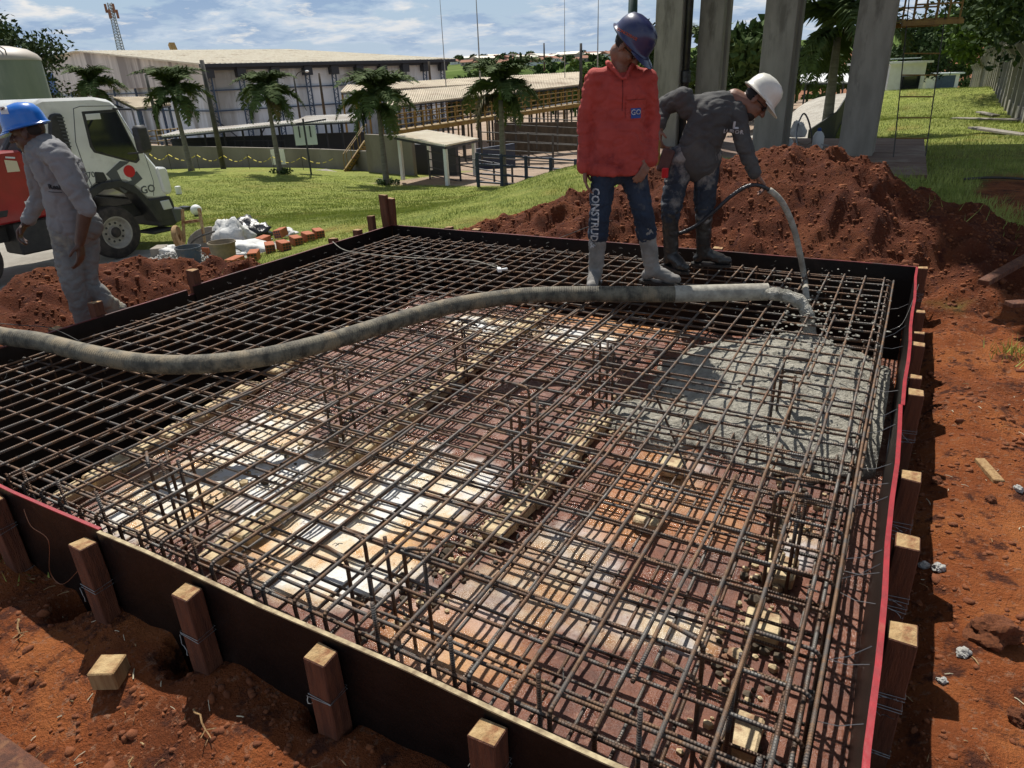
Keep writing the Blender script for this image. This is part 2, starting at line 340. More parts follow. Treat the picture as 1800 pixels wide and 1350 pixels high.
# ------------------------------------------------------------------ terrain
CTL=[(-3,0,-.47),(0,-1,-.45),(3,0,-.42),(-6,0,-.5),(-9,-1,-.95),(.8,3,-.42),(3,3,-.4),(3,8,-.38),(-4.9,4,-.36),(-5,5.6,-.36),(-4,6,-.35),(-5,1.5,-.45),
(-7.5,6.6,-.85),(-10.5,7,-1.3),(-12.95,7.46,-1.57),(-12.95,5.3,-1.52),(-12.95,2,-1.5),(-16,8,-1.62),(-8,2.5,-.95),(-16,2,-1.5),
(-5.62,12.39,-.25),(-5.29,8.66,-.46),(-7.6,12.6,-.9),(-11.63,14.45,-1.75),(-11.73,9.58,-1.3),(-16.9,14,-1.95),(-5.17,17.5,-.6),(-2.8,16.4,-.52),(-1,16.2,-.5),(.23,13.8,-.42),(3,14,-.4),(0,20,-.6),(-8.5,20,-1.9),
(-.48,34,-.85),(3.42,35,-1.07),(6,25,-.6),(3.2,116,-2.6),(-2.2,84,-2.4),(12,40,-1),(10,5,-.3),(12,100,-2),(-42.6,29.9,-3.35),(-32,34.5,-3.66),(-16,26.4,-3.1),(-22.7,27.5,-3.33),(-35.4,26.1,-2.8),(-29.8,27.4,-2.97),
(-12,27,-2.9),(-63,50,-4.1),(-55,81,-4.6),(-95,60,-4.5),(-20,45,-4.4),(-10,60,-3.8),(-30,60,-4.6),(-5.55,39.6,-1.65),(-9,60,-2.2),(-60,20,-2.6),(-30,5,-1.8),(-30,-10,-1.4),(0,-15,-.4),(20,-10,0),(-40,150,-6),(30,150,-3),(-140,100,-6),(-100,-20,-2),(100,50,0)]
_c=np.array(CTL,float)
def _phi(d2): return np.sqrt(d2+2.2)
_A=_phi(((_c[:,None,:2]-_c[None,:,:2])**2).sum(2)); _n=len(_c)
_K=np.zeros((_n+3,_n+3)); _K[:_n,:_n]=_A+np.eye(_n)*-.02; _K[:_n,_n]=1; _K[:_n,_n+1:]=_c[:,:2]; _K[_n,:_n]=1; _K[_n+1:,:_n]=_c[:,:2].T
_W=np.linalg.solve(_K,np.concatenate([_c[:,2],[0,0,0]]))
def base_z(x,y):
    x=np.asarray(x,float); y=np.asarray(y,float); z=_W[_n]+_W[_n+1]*x+_W[_n+2]*y
    for i in range(_n): z=z+_W[i]*_phi((x-_c[i,0])**2+(y-_c[i,1])**2)
    return z
PC=[(-4.9,-.4),(-4.41,-.30),(-3.78,-.17),(-3.13,.10),(-2.66,.24),(-2.06,.38),(-1.54,.42),(-1.23,.50),(-.87,.53),(-.47,.45),(-.18,.37),(.11,.26),(.49,.08),(.95,-.12),(1.8,-.25),(2.6,-.4)]
def pile_h(x,y):
    xs=[p[0] for p in PC]; cz=np.interp(x,xs,[p[1] for p in PC])
    yc=7.2+.35*fbm(x,y*0,1.3,2,11)
    d=np.where(y<yc,(yc-y)/1.65,(y-yc)/1.5)
    prof=1-sstep(0,1,d)*1.0
    h=(cz+.42)*prof
    return np.where((x>-4.9)&(x<2.6),np.maximum(h,0),0)
LM=[(0.6,-.35),(1.4,-.12),(2.36,.0),(2.62,.03),(3.16,.02),(3.77,-.1),(4.44,-.3),(4.9,-.5)]
def mound_h(x,y):
    cz=np.interp(y,[p[0] for p in LM],[p[1] for p in LM]); xc=-5.95+.2*fbm(x*0,y,1,2,31)
    d=np.abs(x-xc)/1.0; h=(cz+.55)*(1-sstep(0,1,d)); return np.where((y>.3)&(y<5),np.maximum(h,0)*sstep(.3,.9,y)*sstep(5,4.6,y),0)
DIPS=[(*atz(348,1195,-.5)[:2],.10,.36),(*atz(150,1100,-.5)[:2],.08,.16),(*atz(610,1325,-.5)[:2],.09,.2),(*atz(10,1020,-.5)[:2],.12,.16)]
def masks(x,y):
    n=fbm(x,y,.9,4,51); ph=pile_h(x,y); mh=mound_h(x,y)
    left=sstep(-7.0,-6.7,x+.5*n)*sstep(4.75,4.4,y+.5*n)
    core=(x>-4.7)*sstep(5.95,5.7,y+.3*n)
    soil=np.maximum.reduce([left,core*1.,sstep(.0,.06,ph+.03*n),sstep(.0,.06,mh),sstep(.0,.3,x+.4*n-(.35+.08*np.maximum(y-6,0)))*sstep(15,13,y+n)*sstep(-1,0,x)])
    pg=np.maximum(sstep(.1,.5,.55-np.hypot((x-.75)/.65,(y-9.3)/1.9)+.35*n),0)
    soil=soil*(1-pg*(ph<.05))
    pave=sstep(-8.6,-8.7,x+.25*n)*sstep(8.35,8.25,y+.1*n-.0*x)*(x>-40)
    yard=np.maximum(sstep(35.2,36,y-.15*(x+32))*(x<-17),sstep(27.2,27.6,y+.10*(x+16))*(x<-9)*(x>-23.6)); yard=np.maximum(yard,(y>70)*(x<-8)*1.)
    pav2=sstep(26.,27,y)*sstep(-2.9,-3.1,x+(y-28)*.02)*(x>-11.5)*(y<95)
    return soil,np.maximum(pave,pav2),yard*(1-pav2)
def ground_z(x,y,detail=True):
    x=np.asarray(x,float); y=np.asarray(y,float); z=base_z(x,y); ph=pile_h(x,y); mh=mound_h(x,y); soil,pv,yd=masks(x,y)
    z=np.maximum(z,-.42+0*z)*0+z
    z=z+ph+mh
    if detail:
        pw=np.clip(ph/.12,0,1)+np.clip(mh/.12,0,1); pw=np.clip(pw,0,1)
        rid=1-np.abs(fbm(x,y,.42,3,71))*2.2
        near=(np.hypot(x,y)<16)
        z=z+near*soil*((1-pw)*(.035*fbm(x,y,.75,4,61)+.016*fbm(x,y,.16,2,66)+.004*fbm(x,y,.075,1,69))+pw*(.17*(rid-.6)*.8+.085*fbm(x,y,.24,3,75,.5)+.028*fbm(x,y,.10,1,79)))
        # rugged lumps right of the boards
        rr=sstep(.2,.5,x)*sstep(3.2,4.2,y)*sstep(9,7,y)*(x<4)
        z=z+rr*(.10*np.abs(fbm(x,y,.5,4,85))+.03*fbm(x,y,.12,3,88))
        z=z+(1-soil)*(1-pv)*(1-yd)*.03*fbm(x,y,1.7,3,91)*(np.hypot(x,y)<60)
        for dx,dy,r,dp in DIPS:
            d=np.hypot((x-dx),(y-dy)*1.1)/(r*(1+.35*fbm(x,y,.12,3,95))); z=z-dp*(1-sstep(.35,1.15,d+.35*fbm(x,y,.06,2,96)))
        fb=sstep(.45,.85,y+.08*fbm(x,y,.3,4,97))*(y<1)*(x>-4.8)*(x<.2); z=z+(.11+.07*fbm(x,y,.45,3,98))*fb
        rb=sstep(.42,.16,x+.07*fbm(x,y,.25,4,98))*(x>.1)*(y>.5)*(y<5.7); z=z-.10*rb
    return z
def gz(x,y): return float(ground_z(np.array([x]),np.array([y]))[0])
def axis(lo,hi,st,a,b,extra,g=1.06):
    v=list(np.arange(lo,hi,st)); s=st; c=hi
    while c<b: v.append(c); s*=g; c+=s
    s=st; c=lo-st
    while c>a: v.append(c); s*=g; c-=s
    v=[q for q in v if all(abs(q-e)>st*.45 for e in extra)]+list(extra)
    return np.array(sorted(v))
BX0,BX1,BY0,BY1=-4.595,.13,.965,5.585
def ground_material():
    m=bpy.data.materials.new('ground'); m.use_nodes=True; MT['ground']=m; nt=m.node_tree; N=nt.nodes; L=nt.links; b=N['Principled BSDF']
    tc=N.new('ShaderNodeTexCoord'); at_=N.new('ShaderNodeVertexColor'); at_.layer_name='mask'; sp=N.new('ShaderNodeSeparateColor'); L.new(at_.outputs[0],sp.inputs[0])
    def nz(s,d=6,r=.6,st=(1,1,1)):
        mp=N.new('ShaderNodeMapping'); mp.inputs['Scale'].default_value=st; L.new(tc.outputs['Object'],mp.inputs[0])
        n=N.new('ShaderNodeTexNoise'); n.inputs['Scale'].default_value=s; n.inputs['Detail'].default_value=d; n.inputs['Roughness'].default_value=r; L.new(mp.outputs[0],n.inputs[0]); return n.outputs['Fac']
    def rp(v,*st):
        r=N.new('ShaderNodeValToRGB'); e=r.color_ramp.elements; e[0].position=st[0][0]; e[0].color=(*st[0][1],1); e[1].position=st[-1][0]; e[1].color=(*st[-1][1],1)
        for p,c in st[1:-1]: q=e.new(p); q.color=(*c,1)
        L.new(v,r.inputs[0]); return r.outputs[0]
    def mx(f,a,c,bt='MIX'):
        q=N.new('ShaderNodeMix'); q.data_type='RGBA'; q.blend_type=bt
        for k,v in((0,f),(6,a),(7,c)):
            if hasattr(v,'is_output'): L.new(v,q.inputs[k])
            else: q.inputs[k].default_value=v if k==0 else (*v,1)
        return q.outputs[2]
    soil=rp(nz(2.2,9,.62),(.34,(.16,.043,.013)),(.5,(.29,.082,.024)),(.66,(.42,.14,.042)))
    soil=mx(rp(nz(38,5,.7),(.55,(0,0,0)),(.66,(1,1,1))),soil,(.33,.16,.09))
    soil=mx(rp(nz(9,8,.7),(.38,(1,1,1)),(.47,(0,0,0))),soil,(.085,.028,.015))
    moist=mx(sp.outputs[2],soil,mx(.72,soil,(.085,.024,.014)))
    grass=rp(nz(3.5,8,.62),(.34,(.17,.215,.04)),(.5,(.26,.30,.055)),(.64,(.35,.365,.09)))
    grass=mx(rp(nz(.45,6,.6),(.42,(0,0,0)),(.62,(.55,.55,.55))),grass,(.20,.215,.055))
    grass=mx(rp(nz(60,3,.7),(.38,(.6,.6,.6)),(.5,(0,0,0))),grass,(.04,.07,.012))
    pave=rp(nz(1.6,8,.65),(.36,(.36,.33,.28)),(.6,(.47,.44,.38)))
    yard=rp(nz(.35,8,.6),(.4,(.30,.22,.16)),(.6,(.40,.30,.22)))
    c=mx(sp.outputs[0],grass,moist); c=mx(sp.outputs[1],c,pave)
    at2=N.new('ShaderNodeVertexColor'); at2.layer_name='mask2'; sp2=N.new('ShaderNodeSeparateColor'); L.new(at2.outputs[0],sp2.inputs[0]); c=mx(sp2.outputs[0],c,yard)
    L.new(c,b.inputs['Base Color']); b.inputs['Roughness'].default_value=.95; b.inputs['Specular IOR Level'].default_value=.2
    ad=N.new('ShaderNodeMath'); ad.operation='ADD'; L.new(nz(22,8,.7),ad.inputs[0]); L.new(nz(90,4,.7),ad.inputs[1])
    bp=N.new('ShaderNodeBump'); bp.inputs['Strength'].default_value=.9; bp.inputs['Distance'].default_value=.035; L.new(ad.outputs[0],bp.inputs['Height']); L.new(bp.outputs[0],b.inputs['Normal'])
ground_material()
GRID=[]
def gsample(x,y):
    X,Y,Z=GRID; x=np.asarray(x,float); y=np.asarray(y,float); i=np.clip(np.searchsorted(X,x)-1,0,len(X)-2); j=np.clip(np.searchsorted(Y,y)-1,0,len(Y)-2)
    u=np.clip((x-X[i])/(X[i+1]-X[i]),0,1); v=np.clip((y-Y[j])/(Y[j+1]-Y[j]),0,1)
    return (Z[j,i]*(1-u)+Z[j,i+1]*u)*(1-v)+(Z[j+1,i]*(1-u)+Z[j+1,i+1]*u)*v
def build_ground():
    X=axis(-7.6,2.8,.029,-150,60,[BX0,BX1]); Y=axis(-.5,8.6,.029,-28,175,[BY0,BY1])
    gx,gy=np.meshgrid(X,Y); z=ground_z(gx,gy); nx,ny=len(X),len(Y); GRID.extend([X,Y,z])
    V=np.stack([gx,gy,z],2).reshape(-1,3)
    i=np.arange(ny-1)[:,None]*nx+np.arange(nx-1)[None,:]; F=np.stack([i,i+1,i+nx+1,i+nx],2).reshape(-1,4)
    c=V[F].mean(1); keep=~((c[:,0]>BX0)&(c[:,0]<BX1)&(c[:,1]>BY0)&(c[:,1]<BY1)); F=F[keep]
    me=npmesh('ground',V,F,'ground',True); s,p,yd=masks(V[:,0],V[:,1])
    mo=np.clip(pile_h(V[:,0],V[:,1])*6,0,1)+np.clip(mound_h(V[:,0],V[:,1])*6,0,1); mo=np.clip(mo,0,1)
    vcol(me,'mask',np.stack([s,p,mo],1)); vcol(me,'mask2',np.stack([yd,yd,yd],1))
    o=link('ground',me); tag(o,kind='structure')
build_ground()
# far land: hills and fields, polar sheet
def far_z(r,a):   # a = angle left of view axis (rad)
    ridge=21+3*np.sin(a*4+1.3)+2*np.sin(a*9+.4)+9*sstep(-.05,-.30,a)-8*sstep(-.02,.15,a)
    t=sstep(330,1050,r)
    z=-10+ -4*sstep(150,300,r)*(1-t)+t*(ridge+10)
    z=z+t*5*np.sin(r/190+a*5)*.5
    return z-sstep(1500,3000,r)*35
def build_far():
    R=np.geomspace(120,6000,110); A=np.linspace(-1.2,1.25,260)
    rr,aa=np.meshgrid(R,A); ang=YAW+aa   # angle left of +Y
    x=-np.sin(ang)*rr; y=np.cos(ang)*rr; z=far_z(rr,aa); V=np.stack([x,y,z],2).reshape(-1,3)
    nx=len(R); ny=len(A); i=np.arange(ny-1)[:,None]*nx+np.arange(nx-1)[None,:]; F=np.stack([i,i+nx,i+nx+1,i+1],2).reshape(-1,4)
    m=bpy.data.materials.new('far_land'); m.use_nodes=True; MT['far_land']=m; nt=m.node_tree; N=nt.nodes; L=nt.links; b=N['Principled BSDF']; b.inputs['Roughness'].default_value=1; b.inputs['Specular IOR Level'].default_value=0
    tc=N.new('ShaderNodeTexCoord'); n=N.new('ShaderNodeTexVoronoi'); n.inputs['Scale'].default_value=.0042; n.inputs['Randomness'].default_value=.9; L.new(tc.outputs['Object'],n.inputs[0])
    sp=N.new('ShaderNodeSeparateColor'); L.new(n.outputs['Color'],sp.inputs[0]); r=N.new('ShaderNodeValToRGB'); r.color_ramp.interpolation='CONSTANT'; e=r.color_ramp.elements
    e[0].position=0; e[0].color=(.09,.13,.04,1); e[1].position=.3; e[1].color=(.20,.10,.06,1)
    for p,c in((.55,(.13,.17,.06,1)),(.75,(.24,.12,.075,1)),(.9,(.06,.09,.03,1))): q=e.new(p); q.color=c
    L.new(sp.outputs[0],r.inputs[0]); n2=N.new('ShaderNodeTexNoise'); n2.inputs['Scale'].default_value=.03; n2.inputs['Detail'].default_value=8; L.new(tc.outputs['Object'],n2.inputs[0])
    mx=N.new('ShaderNodeMix'); mx.data_type='RGBA'; mx.blend_type='OVERLAY'; mx.inputs[0].default_value=.6; L.new(r.outputs[0],mx.inputs[6]); L.new(n2.outputs['Fac'],mx.inputs[7]); L.new(mx.outputs[2],b.inputs['Base Color'])
    o=link('hills',npmesh('hills',V,F,'far_land',True)); tag(o,kind='structure')
build_far()
# ------------------------------------------------------------------ pit floor
ZM=-.06; ZF=-.5
def floor_z(x,y):
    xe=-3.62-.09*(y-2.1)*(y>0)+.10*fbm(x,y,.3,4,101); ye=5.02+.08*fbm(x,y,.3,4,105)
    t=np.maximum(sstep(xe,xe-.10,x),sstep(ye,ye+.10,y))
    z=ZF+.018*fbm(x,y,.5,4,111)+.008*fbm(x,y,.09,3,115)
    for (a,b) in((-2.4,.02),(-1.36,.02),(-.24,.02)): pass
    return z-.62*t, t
def conc_h(x,y):
    # poured concrete mound
    u=(x+.42)/.78; v=(y-4.05)/.84; d=np.hypot(u,v)*(1+.22*fbm(x,y,.5,4,121))
    h=.19*(1-sstep(.15,1.12,d))**.8+.075*(d<1.1)*(1-sstep(.85,1.12,d))
    u2=(x+1.0)/.42; v2=(y-3.45)/.32; d2=np.hypot(u2,v2)*(1+.3*fbm(x,y,.3,3,125)); h=np.maximum(h,.07*(1-sstep(.6,1.05,d2)))
    pk=np.hypot((x+.42)/.22,(y-4.45)/.22); h=h+.07*np.exp(-pk**2)
    return h+(h>.01)*(.026*fbm(x,y,.17,4,131,.6)+.02*np.abs(fbm(x,y,.06,3,135)))
def floor_material():
    m=bpy.data.materials.new('pit_floor'); m.use_nodes=True; MT['pit_floor']=m; nt=m.node_tree; N=nt.nodes; L=nt.links; b=N['Principled BSDF']
    tc=N.new('ShaderNodeTexCoord'); at_=N.new('ShaderNodeVertexColor'); at_.layer_name='mask'; sp=N.new('ShaderNodeSeparateColor'); L.new(at_.outputs[0],sp.inputs[0])
    def nz(s,d=6,r=.6):
        n=N.new('ShaderNodeTexNoise'); n.inputs['Scale'].default_value=s; n.inputs['Detail'].default_value=d; n.inputs['Roughness'].default_value=r; L.new(tc.outputs['Object'],n.inputs[0]); return n.outputs['Fac']
    def rp(v,*st):
        r=N.new('ShaderNodeValToRGB'); e=r.color_ramp.elements; e[0].position=st[0][0]; e[0].color=(*st[0][1],1); e[1].position=st[-1][0]; e[1].color=(*st[-1][1],1)
        for p,c in st[1:-1]: q=e.new(p); q.color=(*c,1)
        L.new(v,r.inputs[0]); return r.outputs[0]
    def mx(f,a,c):
        q=N.new('ShaderNodeMix'); q.data_type='RGBA'
        for k,v in((0,f),(6,a),(7,c)):
            if hasattr(v,'is_output'): L.new(v,q.inputs[k])
            else: q.inputs[k].default_value=v if k==0 else (*v,1)
        return q.outputs[2]
    mud=rp(nz(5,9,.65),(.34,(.085,.027,.015)),(.5,(.15,.048,.024)),(.66,(.23,.085,.045)))
    mud=mx(rp(nz(28,6,.7),(.55,(0,0,0)),(.7,(.6,.6,.6))),mud,(.35,.20,.14))
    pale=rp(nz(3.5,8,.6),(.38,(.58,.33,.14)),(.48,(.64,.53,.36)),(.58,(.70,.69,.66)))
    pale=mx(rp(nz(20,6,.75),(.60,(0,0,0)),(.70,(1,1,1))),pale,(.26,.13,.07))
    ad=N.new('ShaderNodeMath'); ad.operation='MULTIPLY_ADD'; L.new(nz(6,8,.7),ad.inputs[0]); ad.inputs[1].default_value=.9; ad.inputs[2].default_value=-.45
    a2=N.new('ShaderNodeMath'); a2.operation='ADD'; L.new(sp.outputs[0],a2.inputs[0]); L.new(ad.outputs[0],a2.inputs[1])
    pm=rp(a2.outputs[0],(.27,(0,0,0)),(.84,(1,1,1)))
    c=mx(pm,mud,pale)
    orr=rp(nz(4,6,.6),(.4,(.42,.15,.04)),(.6,(.55,.26,.09))); c=mx(sp.outputs[1],c,orr)
    c=mx(sp.outputs[2],c,(.018,.011,.009))  # trench floor coloured near black, standing in for its deep shade
    L.new(c,b.inputs['Base Color']); L.new(rp(nz(7,6,.6),(.4,(.16,)*3),(.62,(.62,)*3)),b.inputs['Roughness']); b.inputs['Specular IOR Level'].default_value=.6
    bp=N.new('ShaderNodeBump'); bp.inputs['Strength'].default_value=.8; bp.inputs['Distance'].default_value=.012; L.new(nz(45,6,.7),bp.inputs['Height']); L.new(bp.outputs[0],b.inputs['Normal'])
floor_material()
def pxw(px,py,z=ZF): return atz(px,py,z)[:2]
def build_floor():
    X=np.arange(BX0,BX1+.02,.032); Y=np.arange(BY0,BY1+.02,.032); X[-1]=BX1; Y[-1]=BY1
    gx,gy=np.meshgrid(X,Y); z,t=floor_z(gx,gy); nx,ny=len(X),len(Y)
    pale=np.zeros_like(gx); orange=np.zeros_like(gx)
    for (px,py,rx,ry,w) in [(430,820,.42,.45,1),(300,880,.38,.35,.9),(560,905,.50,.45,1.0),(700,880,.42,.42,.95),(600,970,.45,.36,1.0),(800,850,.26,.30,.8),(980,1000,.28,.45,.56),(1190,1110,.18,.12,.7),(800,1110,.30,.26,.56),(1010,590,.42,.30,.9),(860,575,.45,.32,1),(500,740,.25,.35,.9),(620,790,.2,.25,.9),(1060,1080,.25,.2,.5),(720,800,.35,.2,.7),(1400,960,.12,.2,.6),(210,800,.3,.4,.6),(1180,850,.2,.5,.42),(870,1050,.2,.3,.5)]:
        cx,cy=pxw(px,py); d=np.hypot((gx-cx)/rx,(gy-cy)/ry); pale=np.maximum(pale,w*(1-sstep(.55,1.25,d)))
    for (px,py,rx,ry,w) in [(1080,560,.75,.40,.9),(800,1130,.35,.20,.6),(1130,860,.22,.6,.6),(1230,900,.3,.3,.5)]:
        cx,cy=pxw(px,py); d=np.hypot((gx-cx)/rx,(gy-cy)/ry); orange=np.maximum(orange,w*(1-sstep(.6,1.1,d)))*(1-t)
    V=np.stack([gx,gy,z],2).reshape(-1,3); i=np.arange(ny-1)[:,None]*nx+np.arange(nx-1)[None,:]; F=np.stack([i,i+1,i+nx+1,i+nx],2).reshape(-1,4)
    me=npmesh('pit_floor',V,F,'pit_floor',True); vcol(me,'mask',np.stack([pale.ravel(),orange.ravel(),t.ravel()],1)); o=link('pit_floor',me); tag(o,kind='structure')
    X=np.arange(-1.7,BX1-.03,.016); Y=np.arange(2.5,5.25,.016); gx,gy=np.meshgrid(X,Y); h=conc_h(gx,gy); z,_=floor_z(gx,gy); zz=np.where(h>.012,np.maximum(z,ZF-.02)+h,ZF-.15)
    nx,ny=len(X),len(Y); V=np.stack([gx,gy,zz],2).reshape(-1,3); i=np.arange(ny-1)[:,None]*nx+np.arange(nx-1)[None,:]; F=np.stack([i,i+1,i+nx+1,i+nx],2).reshape(-1,4)
    hm=h.ravel()[F].max(1)>.012; F=F[hm]
    o=link('poured_concrete',npmesh('poured_concrete',V,F,'wet_concrete',True)); tag(o,'fresh wet grey concrete spread under the rebar at the hose end','concrete',kind='stuff')
build_floor()
# ------------------------------------------------------------------ formwork
def build_formwork():
    root=thing('formwork','black plywood formwork boards with red edges around the reinforced pit','formwork',(BX0,BY0,-.5))
    T=.02
    def board(p0,p1,zt,zb,edge,thick=.015,notch=None):
        p0=np.array(p0,float); p1=np.array(p1,float); d=p1-p0; L=np.linalg.norm(d); d/=L; nrm=np.array([-d[1],d[0]])
        n=max(2,int(L/.25)); mb=MB(off=root.location); vs=[];fs=[]
        for i in range(n+1):
            q=p0+d*L*i/n; w=.004*math.sin(i*1.7+p0[0]*3)
            for s in(-1,1):
                for z in(zb,zt-.005): vs.append((*(q+nrm*(w+s*thick/2)),z))
        for i in range(n):
            a=i*4; b=a+4; fs+=[(a,b,b+1,a+1),(a+3,b+3,b+2,a+2),(a,a+2,b+2,b)]
        fs+=[(0,1,3,2),(n*4,n*4+2,n*4+3,n*4+1)]
        mb.add(vs,fs); bo=mb.build('board','film_ply',root)
        e=MB(off=root.location); vs=[];fs=[]
        for i in range(n+1):
            q=p0+d*L*i/n; w=.004*math.sin(i*1.7+p0[0]*3)
            for s in(-1,1):
                for z in(zt-.005,zt): vs.append((*(q+nrm*(w+s*(thick/2+.0006))),z))
        for i in range(n):
            a=i*4; b=a+4; fs+=[(a,b,b+1,a+1),(a+3,b+3,b+2,a+2),(a,a+2,b+2,b),(a+1,b+1,b+3,a+3)]
        fs+=[(0,1,3,2),(n*4,n*4+2,n*4+3,n*4+1)]
        e.add(vs,fs); eo=e.build('edge_band',edge,bo)
    xs=pxw(185,924,0)[0]
    board((BX0-.02,BY0),(xs,BY0),0,-1.2,'red_paint',.011); board((xs+.002,BY0-.004),(BX1+.03,BY0-.004),-.004,-1.2,'ply_edge',.0115)
    y1=atax(345,528,0,BX0)[1]
    board((BX0,BY0+.012),(BX0,y1-.06),-.015,-1.2,'red_dim'); board((BX0-.003,y1),(BX0-.003,BY1+.01),.0,-1.2,'red_dim'); board((BX0-.004,y1-.058),(BX0-.004,y1-.002),-.06,-1.2,'red_dim')
    board((BX0+.01,BY1),(BX1+.012,BY1),0,-1.2,'red_dim')
    y2=atax(1590,688,0,BX1)[1]
    board((BX1,BY0+.012),(BX1,y2),0,-1.2,'red_paint',.014); board((BX1+.006,y2+.002),(BX1+.016,BY1-.012),0,-1.2,'red_paint',.014)
build_formwork()
# ------------------------------------------------------------------ stakes
def stake_mesh(w,d,h,seed):
    r=random.Random(seed); mb=MB(); nz_=7; vs=[];fs=[]
    for i in range(nz_):
        z=-h+(h)*i/(nz_-1)
        for (a,b) in((-1,-1),(1,-1),(1,1),(-1,1)): vs.append((a*w/2+r.uniform(-.002,.002),b*d/2+r.uniform(-.002,.002),z+(r.uniform(-.006,.006) if i==nz_-1 else 0)))
    for i in range(nz_-1):
        for k in range(4): fs.append((i*4+k,i*4+(k+1)%4,(i+1)*4+(k+1)%4,(i+1)*4+k))
    mb.add(vs,fs,0); e=(nz_-1)*4; mb.add([vs[e],vs[e+1],vs[e+2],vs[e+3]],[(0,1,2,3)],1); mb.add([vs[0],vs[1],vs[2],vs[3]],[(3,2,1,0)],0)
    return mb.mesh('stake',['timber','timber_end'],bevel=.003)
def wire_tie(w,d,z,seed,side):
    r=random.Random(seed); mb=MB()
    loop=[(-w/2-.003,-d/2-.003),(w/2+.003,-d/2-.003),(w/2+.003,d/2+.003),(-w/2-.003,d/2+.003),(-w/2-.003,-d/2-.003)]
    for k in range(2): mb.tube([(x,y,z+.012*k+r.uniform(-.005,.005)) for x,y in loop],.0014,4)
    t=[np.array([-w/2-.004,-d/2-.006,z])]
    for k in range(9): t.append(t[-1]+np.array([r.uniform(.002,.012),-.002+r.uniform(-.004,.003),r.uniform(-.009,.009)]))
    mb.tube(t,.0014,4); return mb
def stake(px,py,w,d,h,label,z=None,pt=None,lean=(0,0),group='timber stakes bracing the formwork',ties=(),cat='stake',rz=0,zt=0):
    p=pt if pt is not None else atz(px,py,zt)
    t=thing('wooden_stake',label,cat,(p[0],p[1],p[2]-h),rz,group)
    R=Matrix.Rotation(lean[0],4,'X')@Matrix.Rotation(lean[1],4,'Y')
    o=link('post',stake_mesh(w,d,h,int(px*7+py)),t,(0,0,h)); o.rotation_euler=R.to_euler()
    for k,zz in enumerate(ties):
        q=wire_tie(w,d,zz,int(px)+k,0).build('wire_tie','wire',t,fix=False); q.location=(0,0,h); q.rotation_euler=R.to_euler()
F=BY0-.012
fy=lambda d: F-d/2
for (px,py,zt,lab,ties,c) in [(15,862,-.03,'reddish stake at the left photo edge, leftmost in front of the near black board',(-.13,-.34),0),
    (168,942,-.04,'stake below the end of the red edge strip, a loose wire twist near its top',(-.18,-.36),0),
    (358,1018,-.035,'reddish topped stake right of the red strip end, beside the hole in the soil',(-.16,-.34),0),
    (582,1132,-.035,'pale topped stake in the middle of the near board, right of the jagged soil lip',(-.14,-.36),0),
    (880,1252,-.03,'pale stake rightmost in front of the near board, its growth rings showing on top',(-.12,-.3),0)]:
    p=atz(px,py,zt); stake(px,py,.075,.06,.85,lab,pt=(p[0],F-.034,zt),ties=ties)
for (px,py,lab,w) in [(1621,470,'stake at the far right corner of the formwork, with a grey weathered top',.075),(1607,545,'small pale topped stake second from the far right corner outside the red edge',.06),
    (1608,603,'pale stake third from the far right corner on the right side of the formwork',.07),(1599,686,'yellow topped stake standing where the two right red edges meet',.075),
    (1588,832,'pale sawn stake beside the concrete, fourth from the near end of the right board',.075),(1574,948,'rough splintered topped stake on the right side, between two pale sawn ones',.075),
    (1561,1103,'cracked pale topped stake nearest the camera outside the right red edge',.078)]:
    p=atz(px,py,-.03); stake(px,py,w*.9,w,.8,lab,pt=(BX1+.055,p[1],-.03),ties=(-.2,-.24,-.42),rz=.03)
p=atz(1612,680,-.02); stake(1640,680,.05,.05,.7,'thin stake tip just behind the yellow topped stake on the right side',pt=(BX1+.05,p[1]+.12,-.015))
p=atz(1606,578,-.02); stake(1641,578,.06,.03,.7,'short dark offcut stake between the second and third right side stakes',pt=(BX1+.055,p[1],-.04))
for (px,py,zt,lab,h) in [(338,474,.04,'square stake standing up at the notch in the left board',.7),(166,531,.10,'tall splintered pale stake behind the left board beside the walking man',.8),
    (98,577,.02,'low pale stake top poking over the left board near the hose',.6),(585,418,.02,'low stake top outside the left board by the far bricks',.6),(628,404,.02,'low stake top outside the left board near the far corner',.6)]:
    p=atax(px,py,0,BX0-.05); stake(px,py,.075,.065,h,lab,pt=(BX0-.05,p[1],p[2]))
# cluster of tall stakes at the far left corner
for (px,py,dx,dy,w,lab,ln) in [(669,342,-.06,.02,.085,'tall reddish stake, left one of the tall pair at the far left corner',(.0,-.02)),(683,348,.05,.05,.085,'tall stake leaning right, right one of the pair at the far left corner',(.02,.05)),(661,380,-.14,-.15,.07,'short stake left of the tall pair at the far left corner',(0,0))]:
    p=atax(px,py,0,BX0-.06+dx*.3); stake(px,py,w,.055,.95,lab,pt=(BX0-.055+dx*.6,BY1+dy,atax(px,py,1,BY1+dy)[2]),lean=ln)
for px,py in[(790,403),(838,410),(1262,443)]:
    p=atax(px,py,1,BY1+.05); stake(px,py,.075,.06,.6,{790:'low pale stake top behind the far board, nearest the grass bank',838:'low pale stake top behind the far board where the red soil begins',1262:'low pale stake top behind the far board beside the black boots'}[px],pt=(p[0],BY1+.045,.012))
